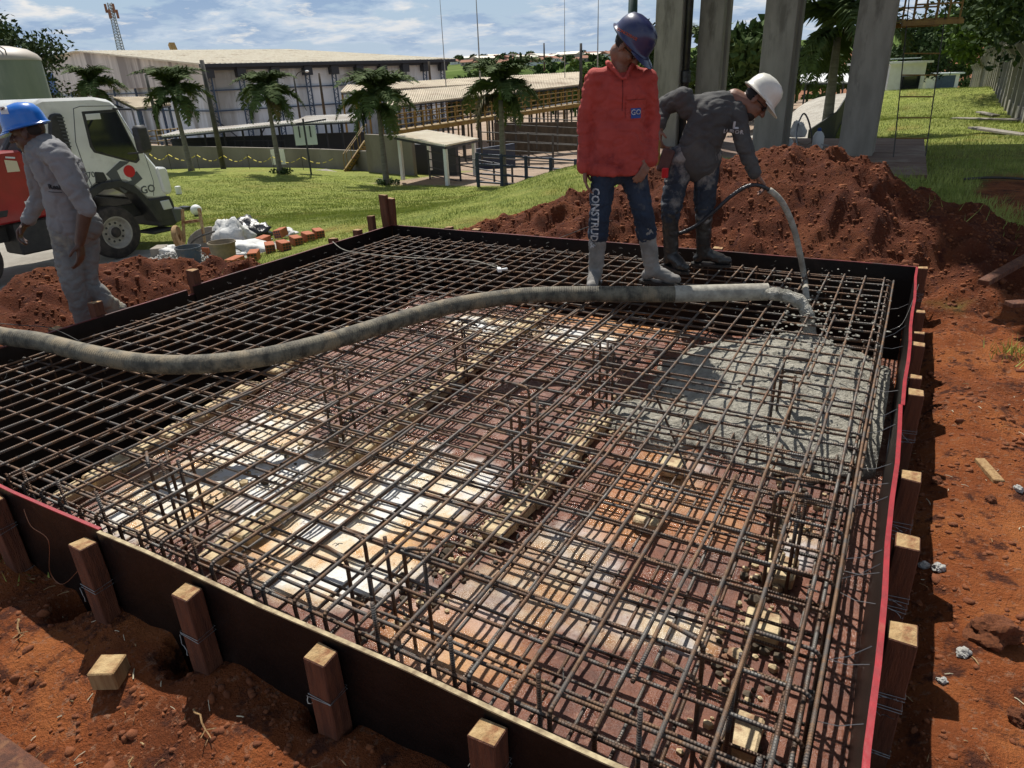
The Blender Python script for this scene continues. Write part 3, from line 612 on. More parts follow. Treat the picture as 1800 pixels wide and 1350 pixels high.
# ------------------------------------------------------------------ reinforcement
def bend(p_list,rad=.045,n=4):
    P=[np.array(p,float) for p in p_list]; out=[P[0]]
    for i in range(1,len(P)-1):
        a=P[i-1]-P[i]; b=P[i+1]-P[i]; la=np.linalg.norm(a); lb=np.linalg.norm(b); r=min(rad,la*.45,lb*.45); A=P[i]+a/la*r; B=P[i]+b/lb*r
        for k in range(n+1):
            t=k/n; out.append((1-t)**2*A+2*t*(1-t)*P[i]+t*t*B)
    out.append(P[-1]); return out
def wob(a,b,amp,n,seed):
    r=random.Random(seed); a=np.array(a,float); b=np.array(b,float); out=[a]
    ph=r.uniform(0,6); k=r.uniform(1,2.5); dr=np.array([r.uniform(-1,1)*amp,r.uniform(-1,1)*amp])
    d=(b-a)/np.linalg.norm(b-a); s=np.cross(d,[0,0,1.])
    for i in range(1,n):
        t=i/n; out.append(a+(b-a)*t+s*amp*math.sin(ph+k*t*5)*math.sin(math.pi*t)+np.array([0,0,-.006*abs(math.sin(math.pi*t*4+ph))]))
    out.append(b); return out
XL,XR,YN,YF=-4.47,0.0,1.055,5.44
def build_mats():
    r=random.Random(3)
    top=thing('rebar_mat','upper rusty rebar grid with hooked ends spanning the whole formwork','rebar mat',(XL,YN,ZF))
    off=top.location
    xs=[]; x=XR-.045
    while x>XL: xs.append(x); x-=.124
    zt=ZM
    for i,x in enumerate(xs):
        j=r.uniform(-.012,.012); j2=r.uniform(-.012,.012)
        pts=[(x+j,YN+.01,ZF+.10)]+[(x+j,YN,zt)]+wob((x+j,YN+.05,zt),(x+j2,YF-.05,zt),.006,12,i)[0:]+[(x+j2,YF,zt),(x+j2,YF,zt-.28)]
        pts=[pts[0]]+bend(pts[:1]+[pts[1]]+[pts[2]],.05)[1:-1]+pts[2:-2]+bend([pts[-3],pts[-2],pts[-1]],.05)[1:]
        MB(off).tube(pts,.0066,7).build('long_bar','rust' if i%3 else 'rust_dark',top,smooth='all',fix=False)
    y=YN+.07; ys=[]
    while y<YF: ys.append(y); y+=.148
    for i,y in enumerate(ys):
        j=r.uniform(-.012,.012); j2=r.uniform(-.012,.012); z=zt-.0148
        pts=[(XL,y+j,z-.28),(XL,y+j,z)]+wob((XL+.05,y+j,z),(XR-.06,y+j2,z),.006,12,100+i)+[(XR+.005,y+j2,z),(XR+.008,y+j2,ZF+.06)]
        pts=bend(pts[:3],.04)[:-1]+pts[2:-2]+bend(pts[-3:],.075,5)[1:]
        MB(off).tube(pts,.0062,7).build('cross_bar','rust_dark' if i%3 else 'rust',top,smooth='all',fix=False)
    for i,y in enumerate(ys[:-1]):
        yy=y+.07+r.uniform(-.02,.02); z=zt-.075
        if yy>3.3 or i%2: continue
        MB(off).tube(wob((-2.9+r.uniform(-.4,.4),yy,z),(XR+.005,yy+r.uniform(-.02,.02),z),.006,12,700+i)+[(XR+.012,yy,z-.12)],.0058,6).build('cross_bar','rust_dark' if i%2 else 'rust',top,smooth='all',fix=False)
    # perimeter bars tied at the mat's rim
    for (a,b) in[((XL,YN+.012,zt-.03),(XR,YN+.012,zt-.03)),((XL+.01,YF-.012,zt-.03),(XR,YF-.012,zt-.03)),((XL+.012,YN,zt-.045),(XL+.012,YF,zt-.045))]:
        MB(off).tube(wob(a,b,.006,12,5),.0062,6).build('rim_bar','rust_dark',top,smooth='all',fix=False)
    # shorter lap bars laid beside long ones
    for k in range(16):
        x=r.choice(xs)+.018; y0=r.uniform(1.2,3.6); MB(off).tube(wob((x,y0,zt+.001),(x+.01,y0+r.uniform(.5,1.3),zt+.001),.004,6,300+k),.0066,6).build('lap_bar','rust',top,smooth='all',fix=False)
    side=thing('side_cage','stacked horizontal bars tied inside the right board of the formwork','rebar cage',(XR,YN,ZF))
    for k,(dx,z) in enumerate([(.016,-.085),(-.012,-.10),(.02,-.155),(.02,-.22),(.02,-.285),(.02,-.35),(.02,-.41),(-.015,-.43)]):
        MB(side.location).tube(wob((XR+dx,YN-.02,z),(XR+dx,YF+.02,z),.006,14,400+k),.0065,6).build('side_bar','rust_dark' if k%2 else 'rust',side,smooth='all',fix=False)
    low=thing('lower_rebar_mat','lower grid of bars lying close above the muddy pit floor','rebar mat',(XL,YN,ZF-.05))
    off=low.location; zb=-.40
    for i,x in enumerate(np.arange(XR-.07,-3.75,-.13)):
        pts=[(x,YN+.03,.012+r.uniform(-.03,.025)),(x,YN+.035,zb)]+wob((x,YN+.12,zb),(x+r.uniform(-.02,.02),5.0,zb),.008,12,500+i)
        pts=(bend(pts[:3],.04)[:-1] if i%2==0 else [])+pts[2:]
        MB(off).tube(pts,.0066,6).build('long_bar','rust_dark',low,smooth='all',fix=False)
    for i,y in enumerate(np.arange(YN+.12,5.05,.135)):
        MB(off).tube(wob((-3.75,y,zb+.0135),(XR+.01,y+r.uniform(-.02,.02),zb+.0135),.008,12,600+i),.0064,6).build('cross_bar','rust_dark',low,smooth='all',fix=False)
    # wire ties at crossings : a few hundred small twists -> one stuff part
    mb=MB(off)
    for x in xs:
        for y in ys:
            if r.random()<.42:
                c=np.array([x,y,zt+.004]); a=r.uniform(0,6); d=np.array([math.cos(a),math.sin(a),0])
                mb.tube([c-d*.012,c+np.array([0,0,.006]),c+d*.012],.0018,3,cap=False)
                if r.random()<.5: mb.tube([c,c+d*.01+np.array([0,0,.012]),c+d*.02+np.array([0,0,r.uniform(.0,.02)])],.0012,3,cap=False)
    t=mb.build('binding_wire','pole_dark',top,fix=False)
    t.location=(0,0,0); t['kind']='stuff'
    for v in t.data.vertices: pass
    # tie wires across the gap to the right board
    for k,(y,dz) in enumerate([(4.75,0),(4.3,.0),(4.1,-.05),(3.45,-.04),(3.1,0),(2.95,0),(2.62,0),(2.5,-.03),(2.38,0),(2.05,.0),(1.98,-.01),(1.92,.0),(1.83,-.02),(1.62,0),(1.52,-.01),(1.36,0)]):
        mb=MB((XR,y,-.1)); e=np.array([BX1-.012,y+r.uniform(-.03,.03),-.035+dz]); s_=np.array([XR+.02,y+r.uniform(-.06,.06),-.10])
        mb.tube([s_,(s_+e)/2+np.array([0,0,-.012]),e],.0013,4)
        o=mb.build('tie_wire','wire',side,fix=False)
        for v in o.data.vertices: v.co+=Vector((XR,y,-.1))-side.location
build_mats()
def starter(px,py,label,n=4,hook=True,tilt=0):
    p=atz(px,py,-.04); t=thing('starter_bars',label,'starter bars',(p[0],p[1],ZF-.02),0,'bundles of upright bars standing through the rebar grid')
    r=random.Random(int(px+py))
    for k in range(n):
        bx=(k%2)*.085-.04+r.uniform(-.012,.012); by=(k//2)*.10-.05+r.uniform(-.012,.012); H=.44+r.uniform(-.03,.05)
        d=np.array([math.cos(tilt),math.sin(tilt),0])
        pts=[(bx,by,0),(bx,by,H)]+([tuple(np.array([bx,by,H])+d*.12+np.array([0,0,-.012]))] if hook and k%2==0 else [])
        if len(pts)==3: pts=bend(pts,.035,4)
        MB().tube(pts,.0072,7).build('bar','rust_dark' if k%2 else 'rust',t,smooth='all',fix=False)
for (px,py,lab,n,ti) in [(285,800,'cluster of hooked upright bars in the near left, over the white patch',5,2.6),(640,955,'hooked upright bars rising just inside the near board, with two canes pointing left',4,2.9),(745,945,'pair of upright bars right beside the hooked canes inside the near board',2,.4),
    (585,640,'upright bars below the sag of the thick hose, left of the middle brick row',4,.3),(810,555,'upright bars directly under the thick hose in the middle',3,0),(918,705,'hooked upright bars standing in the centre of the grid',5,2.8),
    (1062,590,'upright bars over the orange puddle below the thick hose',4,2.6),(1385,645,'upright bars standing in the fresh concrete',5,.2),(1395,850,'hooked upright bars at the near edge of the fresh concrete',4,.3),(1265,1150,'black hooked bars at the near right by the brick row',4,2.8)]:
    starter(px,py,lab,n,True,ti)
MB(atz(1150,685,-.06)).tube([atz(1148,683,-.05),atz(1222,862,-.45)],.006,6).build('loose_bar','rust_dark',fix=False)
tag(bpy.data.objects['loose_bar'],'single black bar leaning through the grid beside the fresh concrete','rebar')
# ------------------------------------------------------------------ brick rows on the pit floor
def brick_mesh(name,l,w,h,seed,mats='cream_brick',holes=False):
    r=random.Random(seed); mb=MB(); vs=[]
    for z in(0,h):
        for a,b in((-1,-1),(1,-1),(1,1),(-1,1)): vs.append((a*w/2+r.uniform(-.005,.005),b*l/2+r.uniform(-.006,.006),z+r.uniform(-.003,.003)))
    mb.add(vs,[(3,2,1,0),(4,5,6,7),(0,1,5,4),(1,2,6,5),(2,3,7,6),(3,0,4,7)]); return mb.mesh(name,mats,bevel=.008)
BM=[brick_mesh('brick',.15,.115,.055,k) for k in range(5)]
def brick_row(a,b,label,skip=(),group='rows of cream bricks on the pit floor'):
    a=np.array(a[:2]); b=np.array(b[:2]); d=b-a; L=np.linalg.norm(d); d/=L; t=thing('brick_row',label,'bricks',(a[0],a[1],ZF),math.atan2(d[1],d[0])-math.pi/2,group); n=int(L/.162); r=random.Random(int(a[0]*100))
    for k in range(n):
        if k in skip: continue
        q=a+d*(k+.5)*.162; o=link('brick',BM[r.randrange(5)],t,(r.uniform(-.012,.012),(k+.5)*.162,float(floor_z(*q)[0])-ZF+.006),(r.uniform(-.04,.04),r.uniform(-.05,.05),r.uniform(-.07,.07)))
brick_row(pxw(105,890),pxw(740,508),'outermost left row of cream bricks along the dark trench',(9,))
brick_row(pxw(365,1005),pxw(965,548),'long row of cream bricks running under the grid from the near board to the hose')
brick_row(pxw(790,1040),pxw(1078,722),'short row of cream bricks in the middle of the pit',(0,1))
brick_row(pxw(1290,1345),pxw(1400,860),'row of cream bricks at the near right of the pit',(1,2,4,6,7,8,9,11,12,14))
brick_row(pxw(1130,940),pxw(1190,800),'few muddy yellow bricks right of the pit centre',(1,2,4),'rows of cream bricks on the pit floor')
def chunks():
    mb=MB(); r=random.Random(5)
    for (a,b,n) in [(pxw(330,900),pxw(1000,545),260),(pxw(690,1100),pxw(960,840),240),(pxw(960,840),pxw(1120,700),120),(pxw(100,880),pxw(700,540),200),(pxw(1250,1330),pxw(1400,850),260)]:
        for k in range(n):
            t=r.random(); x=a[0]+(b[0]-a[0])*t+r.gauss(0,.07); y=a[1]+(b[1]-a[1])*t+r.gauss(0,.07)
            if not(BX0+.05<x<BX1-.05 and BY0+.05<y<BY1-.1): continue
            s=abs(r.gauss(.007,.009))+.004; mb.sph((x,y,float(floor_z(x,y)[0])+s*.4),(s,s*r.uniform(.6,1),s*r.uniform(.5,.9)),5,3,r.randrange(2))
    o=mb.build('rubble',['cream_brick','bark'],fix=False); tag(o,'crumbs of mortar and mud strewn along the brick rows','rubble',kind='stuff')
chunks()
# ------------------------------------------------------------------ hoses
def wpt(px,py,z): return atz(px,py,z)
def build_hose():
    pts=[at(-160,560,4.6),at(-70,572,4.25),wpt(0,590,.06),wpt(70,600,.05),wpt(150,620,.03),wpt(240,637,.015),wpt(330,641,.01),wpt(420,634,.01),wpt(500,620,.01),wpt(600,594,.01),wpt(700,563,.01),wpt(780,541,.012),wpt(850,528,.012),wpt(930,519,.012),wpt(1020,517,.012),wpt(1100,517,.012),wpt(1185,517,.012),wpt(1260,514,.012)]
    c=smoothcurve(pts,7); root=thing('concrete_hose','thick ribbed concrete pump hose curving across the rebar grid','hose',tuple(c[-1]-np.array([0,0,.06])))
    MB(root.location).tube(c,.053,18).build('hose_body','hose_rubber',root,smooth='all',fix=False)
    e=[wpt(1185,517,.012),wpt(1260,515,.013),wpt(1347,513,.015)]
    mb=MB(root.location); cc=smoothcurve(e,5); mb.tube(cc,.0555,20,cap=False); d=cc[-1]-cc[-2]; d/=np.linalg.norm(d)
    mb.lathe([(.0555,0),(.0565,.006),(.046,.008),(.045,-.05)],c=cc[-1],axis=tuple(d),n=20)
    mb.build('hose_end','hose_end',root,smooth=True,fix=False)
    # stream of concrete
    rr=random.Random(2); s=smoothcurve([wpt(1340,515,.012),wpt(1378,519,.02),wpt(1405,530,-.01),wpt(1418,550,-.07),wpt(1424,590,-.20),wpt(1428,640,-.33)],8)
    rad=[.041+.006*rr.uniform(-1,1)+(.012 if i>30 else 0)*(i-30)/10 for i in range(len(s))]
    o=MB(tuple(s[-1])).tube(s,rad,12).build('concrete_stream','wet_concrete',smooth='all',fix=False); tag(o,'thick stream of wet concrete pouring out of the hose end','concrete')
    # splashes over bars
    mb=MB()
    for k in range(300):
        px=rr.gauss(1430,60); py=rr.gauss(555,45); p=atz(px,py,rr.choice([ZM+.008,ZM-.01,ZM+.006]));
        if p[0]>BX1-.04 or p[1]>BY1-.05: continue
        q=rr.uniform(.0025,.0085); mb.sph(p,(q*rr.uniform(.7,2.2),q*rr.uniform(.7,2.2),q*.6),6,4)
    o=mb.build('concrete_splashes','wet_concrete',fix=False); tag(o,'blobs of concrete splashed on the bars round the hose end','concrete',kind='stuff')
build_hose()
def build_poker():
    # thin vibrator hose through the hand of the bending worker
    h=5.05
    P=[ath(1170,418,5.25),ath(1190,412,5.2),ath(1222,398,5.15),ath(1255,372,5.1),ath(1285,345,5.08),ath(1318,326,5.05),ath(1345,330,5.0),ath(1372,352,4.97),ath(1392,392,4.95),ath(1405,440,4.94),ath(1414,490,4.93),wpt(1417,520,-.05),wpt(1420,560,-.22)]
    root=thing('vibrator_hose','thin concrete vibrator hose looping from the belt over the hand into the grid','hose',tuple(P[-1]))
    c=smoothcurve(P,8); k=int(len(c)*.52)
    MB(root.location).tube(c[:k+1],.0145,10).build('black_hose','plastic_black',root,smooth='all',fix=False)
    MB(root.location).tube(c[k:],.021,12).build('cement_coated_hose','hose_end',root,smooth='all',fix=False)
    cb=smoothcurve([ath(1166,418,5.25),ath(1090,395,5.4),ath(1030,385,5.5),wpt(960,415,.03),wpt(880,432,-.03)],8)
build_poker()
def cable(pts,label,r=.004,m='pole_dark',name='cable',cat='cable'):
    c=smoothcurve(pts,6); o=MB(tuple(c[0])).tube(c,r,5).build(name,m,smooth='all',fix=False); tag(o,label,cat)
cable([atz(585,425,.01),atz(610,441,-.03),atz(680,450,-.04),atz(760,455,-.04),atz(830,458,-.05),atz(872,470,-.05)],'pale rope lying over the far left bars of the grid',.004,'hose_end','rope','rope')
cable([ath(1075,388,5.5),ath(1040,397,5.5),atz(1000,412,-.02),atz(960,428,-.04)],'thin black cable running from the men to the far board',.004)
cable([atz(-40,566,0),atz(40,572,.02),atz(90,577,.02),atz(140,600,-.03)],'thin wire lying along the hose at the left photo edge',.003)
def wire3(pts,label): cable(pts,label,.0016,'copper_wire','loose_wire','wire')
F_=BY0-.02
wire3([atax(42,895,1,F_),atax(55,925,1,F_-.01),atax(85,950,1,F_-.01),atax(88,1005,1,F_-.02),atax(110,1027,1,F_-.02),atax(140,1000,1,F_-.03),atax(150,985,1,F_-.05)],'curly copper wire hanging on the near black board at the left')
cable([atz(1615,500,0),atz(1600,540,-.02),atz(1585,570,-.05),atz(1565,580,-.09)],'thin looping wire between the far right corner and the grid',.0015,'wire','loose_wire','wire')
# connector lying on the grid
t=thing('plug','small white cable plug lying on the far bars','plug',tuple(atz(878,478,-.05)))
mb=MB(); mb.box((0,0,.018),(.03,.07,.028),Matrix.Rotation(.7,3,'Z')); mb.box((.03,.03,.018),(.02,.05,.016),Matrix.Rotation(-.6,3,'Z')); mb.build('plug_body','white_paint',t,bevel=.004); 
MB().tube([(-.02,.03,.02),(-.08,.1,.02),(-.2,.14,.015),(-.34,.1,.01)],.003,5).build('plug_cable','hose_end',t,fix=False)
# timber bits, stones
def offcut(px,py,size,label,rz,z=None,m=('timber_pale','timber_end'),name='timber_offcut',tilt=0):
    p=atz(px,py,-.42); zz=gz(p[0],p[1]); p=atz(px,py,zz); zz=gz(p[0],p[1])
    t=thing(name,label,'timber',(p[0],p[1],zz),rz)
    mb=MB(); mb.box((0,0,size[2]/2-.004),size); o=mb.build('block',list(m),t,bevel=.004); o.rotation_euler=(tilt,0,0)
    for pl in o.data.polygons:
        if pl.normal.z>.9: pl.material_index=1
    return t
offcut(196,1190,(.085,.085,.07),'small square timber offcut lying on the red soil at the lower left',.5)
offcut(1738,830,(.045,.20,.025),'weathered flat wood offcut lying on the soil at the right',.35,m=('timber_pale','timber_pale'),name='wood_scrap')
t=thing('timber_plank','long red brown plank crossing the lower left photo corner','plank',tuple(atz(20,1340,-.43))); 
a=atz(-90,1270,-.40); b=atz(110,1420,-.40); MB(t.location).beam(a,b,.10,.03).build('plank','timber',t,bevel=.004)
t=thing('timber_beam','rough squared beam leaning on the soil at the right edge','timber',tuple(atz(1730,500,-.2))); 
a=atz(1728,497,-.12); b=atz(1830,440,.0); MB(t.location).beam(a,b,.075,.04).build('beam','timber',t,bevel=.004)
a=atz(1770,545,-.2); b=atz(1840,540,-.2); t=thing('red_board_piece','short reddish board piece on dark soil at the right edge','timber',tuple(a)); MB(a).beam(a+[0,0,.04],b+[0,0,.04],.08,.03).build('board','timber',t,bevel=.003)
def stone_mesh(seed,m):
    bm=bmesh.new(); bmesh.ops.create_icosphere(bm,subdivisions=4,radius=1); r=random.Random(seed); o=Vector((r.uniform(-9,9),)*3)
    for v in bm.verts:
        v.co*=1+.5*(mnoise.noise(v.co*1.3+o))+.2*mnoise.noise(v.co*3.1+o)+.12*mnoise.noise(v.co*8+o); v.co.z*=.7
    me=bpy.data.meshes.new('stone'); bm.to_mesh(me); bm.free(); me.materials.append(MT[m]); return me
SM={m:[stone_mesh(k,m) for k in range(4)] for m in('ground_clod','concrete_old','gravel')} if 'ground_clod' in MT else None
mat('clod',(.15,.045,.016),(.25,.08,.026),rough=.95,scale=12,bump=.8,bscale=60)
SM={m:[stone_mesh(k+len(m),m) for k in range(4)] for m in('clod','concrete_old','gravel')}
def stone(px,py,s,m,label,name='stone',cat='stone',sink=.3):
    p=atz(px,py,-.42); zz=gz(p[0],p[1]); p=atz(px,py,zz); r=random.Random(int(px*py))
    o=link(name,SM[m][int(px)%4],None,(p[0],p[1],gz(p[0],p[1])+s*sink),(r.uniform(0,.5),r.uniform(0,.5),r.uniform(0,6)),(s,s*r.uniform(.7,1),s)); tag(o,label,cat)
stone(1745,1120,.075,'clod','big dark soil clod at the lower right','soil_clod','clod')
stone(1693,1152,.02,'gravel','small white stone left of the big dark clod')
stone(1650,1000,.028,'gravel','crumpled pale lump on the soil beside the right stakes')
stone(1625,995,.022,'gravel','pale flake left of the crumpled pale lump')
stone(1790,860,.02,'gravel','pale pebble at the right edge below the wood scrap')
stone(1647,848,.025,'clod','reddish stone between the fourth stake and the wood scrap')
stone(1740,880,.022,'clod','flat stone just below the wood scrap')
stone(1655,1200,.014,'gravel','yellowish pebble below the white stone at the lower right')
stone(1787,1265,.03,'clod','rounded stone at the lower right edge')
stone(1690,405,.12,'clod','dark clod standing on the right flank of the soil heap','soil_clod','clod')
stone(1310,295,.10,'clod','lump on top of the soil heap in front of the left column','soil_clod','clod')
stone(60,505,.10,'clod','big round lump on the left soil mound beside the pavement','soil_clod','clod')
def clods():
    r=np.random.default_rng(5); bases=[]
    for s in range(3):
        bm=bmesh.new(); bmesh.ops.create_icosphere(bm,subdivisions=1,radius=1)
        V=np.array([v.co[:] for v in bm.verts]); V*= (1+.35*r.uniform(-1,1,(len(V),1))); Fc=np.array([[v.index for v in f.verts] for f in bm.faces]); bm.free(); bases.append((V,Fc))
    N=90000; x=r.uniform(-7.4,3.2,N); y=r.uniform(-.6,9.2,N)
    ph=pile_h(x,y); mh=mound_h(x,y); s,p,_=masks(x,y); n=fbm(x,y,.5,3,201)
    dens=.05+.9*np.clip((ph+mh)/.1,0,1)+.35*(n>.15)+.5*((x>.1)&(x<.45)&(y<6))+.5*((y>.55)&(y<.95))+.3*((x>.4)&(y>3.3))
    keep=(s>.6)&(p<.3)&(r.random(N)<dens)&~((x>BX0-.02)&(x<BX1+.02)&(y>BY0-.02)&(y<BY1+.02)); x=x[keep];y=y[keep]; ph=ph[keep]; mh=mh[keep]
    sz=np.abs(r.normal(0,.0048,len(x)))+.0025+.020*r.random(len(x))**12+np.clip(ph+mh,0,.1)*.11*r.random(len(x))**6; z=gsample(x,y)+sz*.1
    for mi,(name,lab) in enumerate([('soil_crumbs','loose crumbs and clods of red soil scattered over the ground and heaps')]):
        VV=[];FF=[];c=0
        for k in range(3):
            sel=np.arange(len(x))%3==k; b,f=bases[k]; m=sel.sum(); a=r.uniform(0,6.28,m); ca,sa=np.cos(a),np.sin(a)
            v=b[None]*np.stack([sz[sel],sz[sel]*r.uniform(.6,1,m),sz[sel]*r.uniform(.5,.9,m)],1)[:,None,:]
            v=np.stack([v[...,0]*ca[:,None]-v[...,1]*sa[:,None],v[...,0]*sa[:,None]+v[...,1]*ca[:,None],v[...,2]],2)+np.stack([x[sel],y[sel],z[sel]],1)[:,None,:]
            VV.append(v.reshape(-1,3)); FF.append((f[None]+(c+np.arange(m)[:,None,None]*len(b))).reshape(-1,3)); c+=m*len(b)
        o=link(name,npmesh(name,np.concatenate(VV),np.concatenate(FF),'clod')); tag(o,lab,'soil',kind='stuff')
    # straw and wood chips
    mb=MB(); rr=random.Random(8)
    for k in range(420):
        a=rr.random()
        if a<.55: xx,yy=rr.uniform(-3.4,-.4),rr.uniform(-.1,.92)
        else: xx,yy=rr.uniform(.2,1.6),rr.uniform(.6,4.5)
        L=rr.uniform(.008,.045); t=rr.uniform(0,3.14); z0=gz(xx,yy)+.006; d=np.array([math.cos(t)*L,math.sin(t)*L,rr.uniform(-.3,.3)*L]); mb.tube([(xx,yy,z0),np.array((xx,yy,z0))+d*.5+[0,0,L*.1],np.array((xx,yy,z0))+d],rr.uniform(.0008,.0022),4,rr.randrange(2))
    o=mb.build('wood_chips',['timber_end','paper'],fix=False); tag(o,'pale splinters and straw littering the trampled soil','debris',kind='stuff')
clods()
def twig(px,py,L,label):
    p=atz(px,py,-.43); z=gz(p[0],p[1])+.01; p=atz(px,py,z); r=random.Random(int(px)); pts=[p+np.array([L*(i/6-.5)*.9,L*(i/6-.5)*r.uniform(-.6,-.2)+r.uniform(-.01,.01),.006+.01*math.sin(i)]) for i in range(7)]
    mb=MB(tuple(p)); mb.tube(pts,[.004,.0035,.003,.003,.0025,.002,.0012],5); mb.tube([pts[4],pts[4]+np.array([.02,-.03,.01])],.0018,4); mb.tube([pts[4],pts[4]+np.array([.03,.015,.008])],.0018,4); o=mb.build('twig','timber_pale',fix=False); tag(o,label,'twig')
twig(360,1270,.14,'dry root twig on the soil left of the near boards'); twig(32,1108,.11,'pale dry stem near the left edge of the soil'); twig(232,1352,.06,'tiny twig at the bottom edge of the photo')
# ------------------------------------------------------------------ grass
def grass(name,label,N,region,h0,h1,wd,seed,m,kind='stuff'):
    r=np.random.default_rng(seed); x,y=region(r,N); s,p,yd=masks(x,y); keep=(r.random(len(x))>s*1.15)&(p<.4)&(yd<.3)&(pile_h(x,y)<.06); x=x[keep];y=y[keep]; n=len(x)
    cl=.55+.75*(fbm(x,y,.6,3,seed)+.5); z=gsample(x,y)-.01; h=r.uniform(h0,h1,n)*cl; a=r.uniform(0,6.28,n); w=wd*r.uniform(.6,1.3,n); ln=r.normal(0,.45,n)*h; la=r.uniform(0,6.28,n)
    b=np.stack([x,y,z],1); dx=np.stack([np.cos(a)*w,np.sin(a)*w,0*a],1); tip=b+np.stack([np.cos(la)*ln,np.sin(la)*ln,h],1)
    V=np.stack([b-dx,b+dx,tip],1).reshape(-1,3); Fc=np.arange(3*n).reshape(-1,3)
    o=link(name,npmesh(name,V,Fc,m)); tag(o,label,'grass',kind=kind)
mat('grass_blade',(.20,.255,.04),(.36,.40,.085),rough=.6,scale=1.1,c3=(.32,.32,.10),c3pos=.66)
def rg_near(r,N):
    u=r.random(N); h=np.sqrt(u)*(20-6.5)+6.5; px=r.uniform(150,1180,N)
    a=YAW+ (900-px)/1202*1.0; return -np.sin(a)*h, np.cos(a)*h
grass('lawn_grass','short bright green lawn grass growing on the slope left of the formwork',200000,rg_near,.018,.05,.005,11,'grass_blade')
def rg_mid(r,N):
    h=r.uniform(18,40,N); px=r.uniform(250,1180,N); a=YAW+(900-px)/1202; return -np.sin(a)*h,np.cos(a)*h
grass('far_lawn_grass','mown grass of the far lawn below the palms',110000,rg_mid,.03,.07,.012,12,'grass_blade')
def rg_right(r,N):
    y=8+np.abs(r.random(N))**1.3*60; x=r.uniform(-6.5,5,N)*np.clip(y/18,.6,1.2); return x,y
grass('right_lawn_grass','lush grass of the lawn strip along the concrete post fence',120000,rg_right,.04,.12,.009,13,'grass_blade')
def rg_tuft(r,N):
    x=np.concatenate([r.normal(.85,.28,N//2),r.normal(*[.62,.10],N//4),r.normal(-5.2,.5,N//4)]); y=np.concatenate([r.normal(8.8,.9,N//2),r.normal(4.75,.12,N//4),r.normal(6.2,.7,N//4)]); return x,y
def tufts():
    r=np.random.default_rng(31); V=[];n=0
    for (cx,cy,sd,N,h) in [(.9,8.3,.30,2600,.13),(.75,9.6,.35,1800,.14),(.78,5.05,.09,120,.12),(-2.9,.93,.03,14,.07),(-2.75,.9,.03,10,.05),(-5.3,5.3,.3,900,.10),(-6.2,5.6,.3,700,.10)]:
        x=r.normal(cx,sd,N); y=r.normal(cy,sd*1.5 if sd>.1 else sd,N); z=gsample(x,y)-.01; a=r.uniform(0,6.28,N); w=.004; hh=h*r.uniform(.4,1.1,N); ln=r.uniform(.2,.9,N)*hh; la=r.uniform(0,6.28,N)
        b=np.stack([x,y,z],1); dx=np.stack([np.cos(a)*w,np.sin(a)*w,0*a],1); V.append(np.stack([b-dx,b+dx,b+np.stack([np.cos(la)*ln,np.sin(la)*ln,hh],1)],1).reshape(-1,3))
    V=np.concatenate(V); o=link('grass_tufts',npmesh('grass_tufts',V,np.arange(len(V)).reshape(-1,3),'grass_blade')); tag(o,'long grass tufts between the soil heap and the boards','grass',kind='stuff')
tufts()
# ------------------------------------------------------------------ text helper
_fc=[0]
def text_mesh(s,size,bold=0,ext=.001,space=1.0):
    c=bpy.data.curves.new('t','FONT'); c.body=s; c.size=size; c.align_x='CENTER'; c.align_y='CENTER'; c.extrude=ext; c.offset=bold; c.resolution_u=2; c.space_character=space
    o=bpy.data.objects.new('t',c); COL.objects.link(o); dg=bpy.context.evaluated_depsgraph_get(); me=bpy.data.meshes.new_from_object(o.evaluated_get(dg)); bpy.data.objects.remove(o); bpy.data.curves.remove(c); return me
mat('ink_red',(.10,.012,.012),rough=.9)
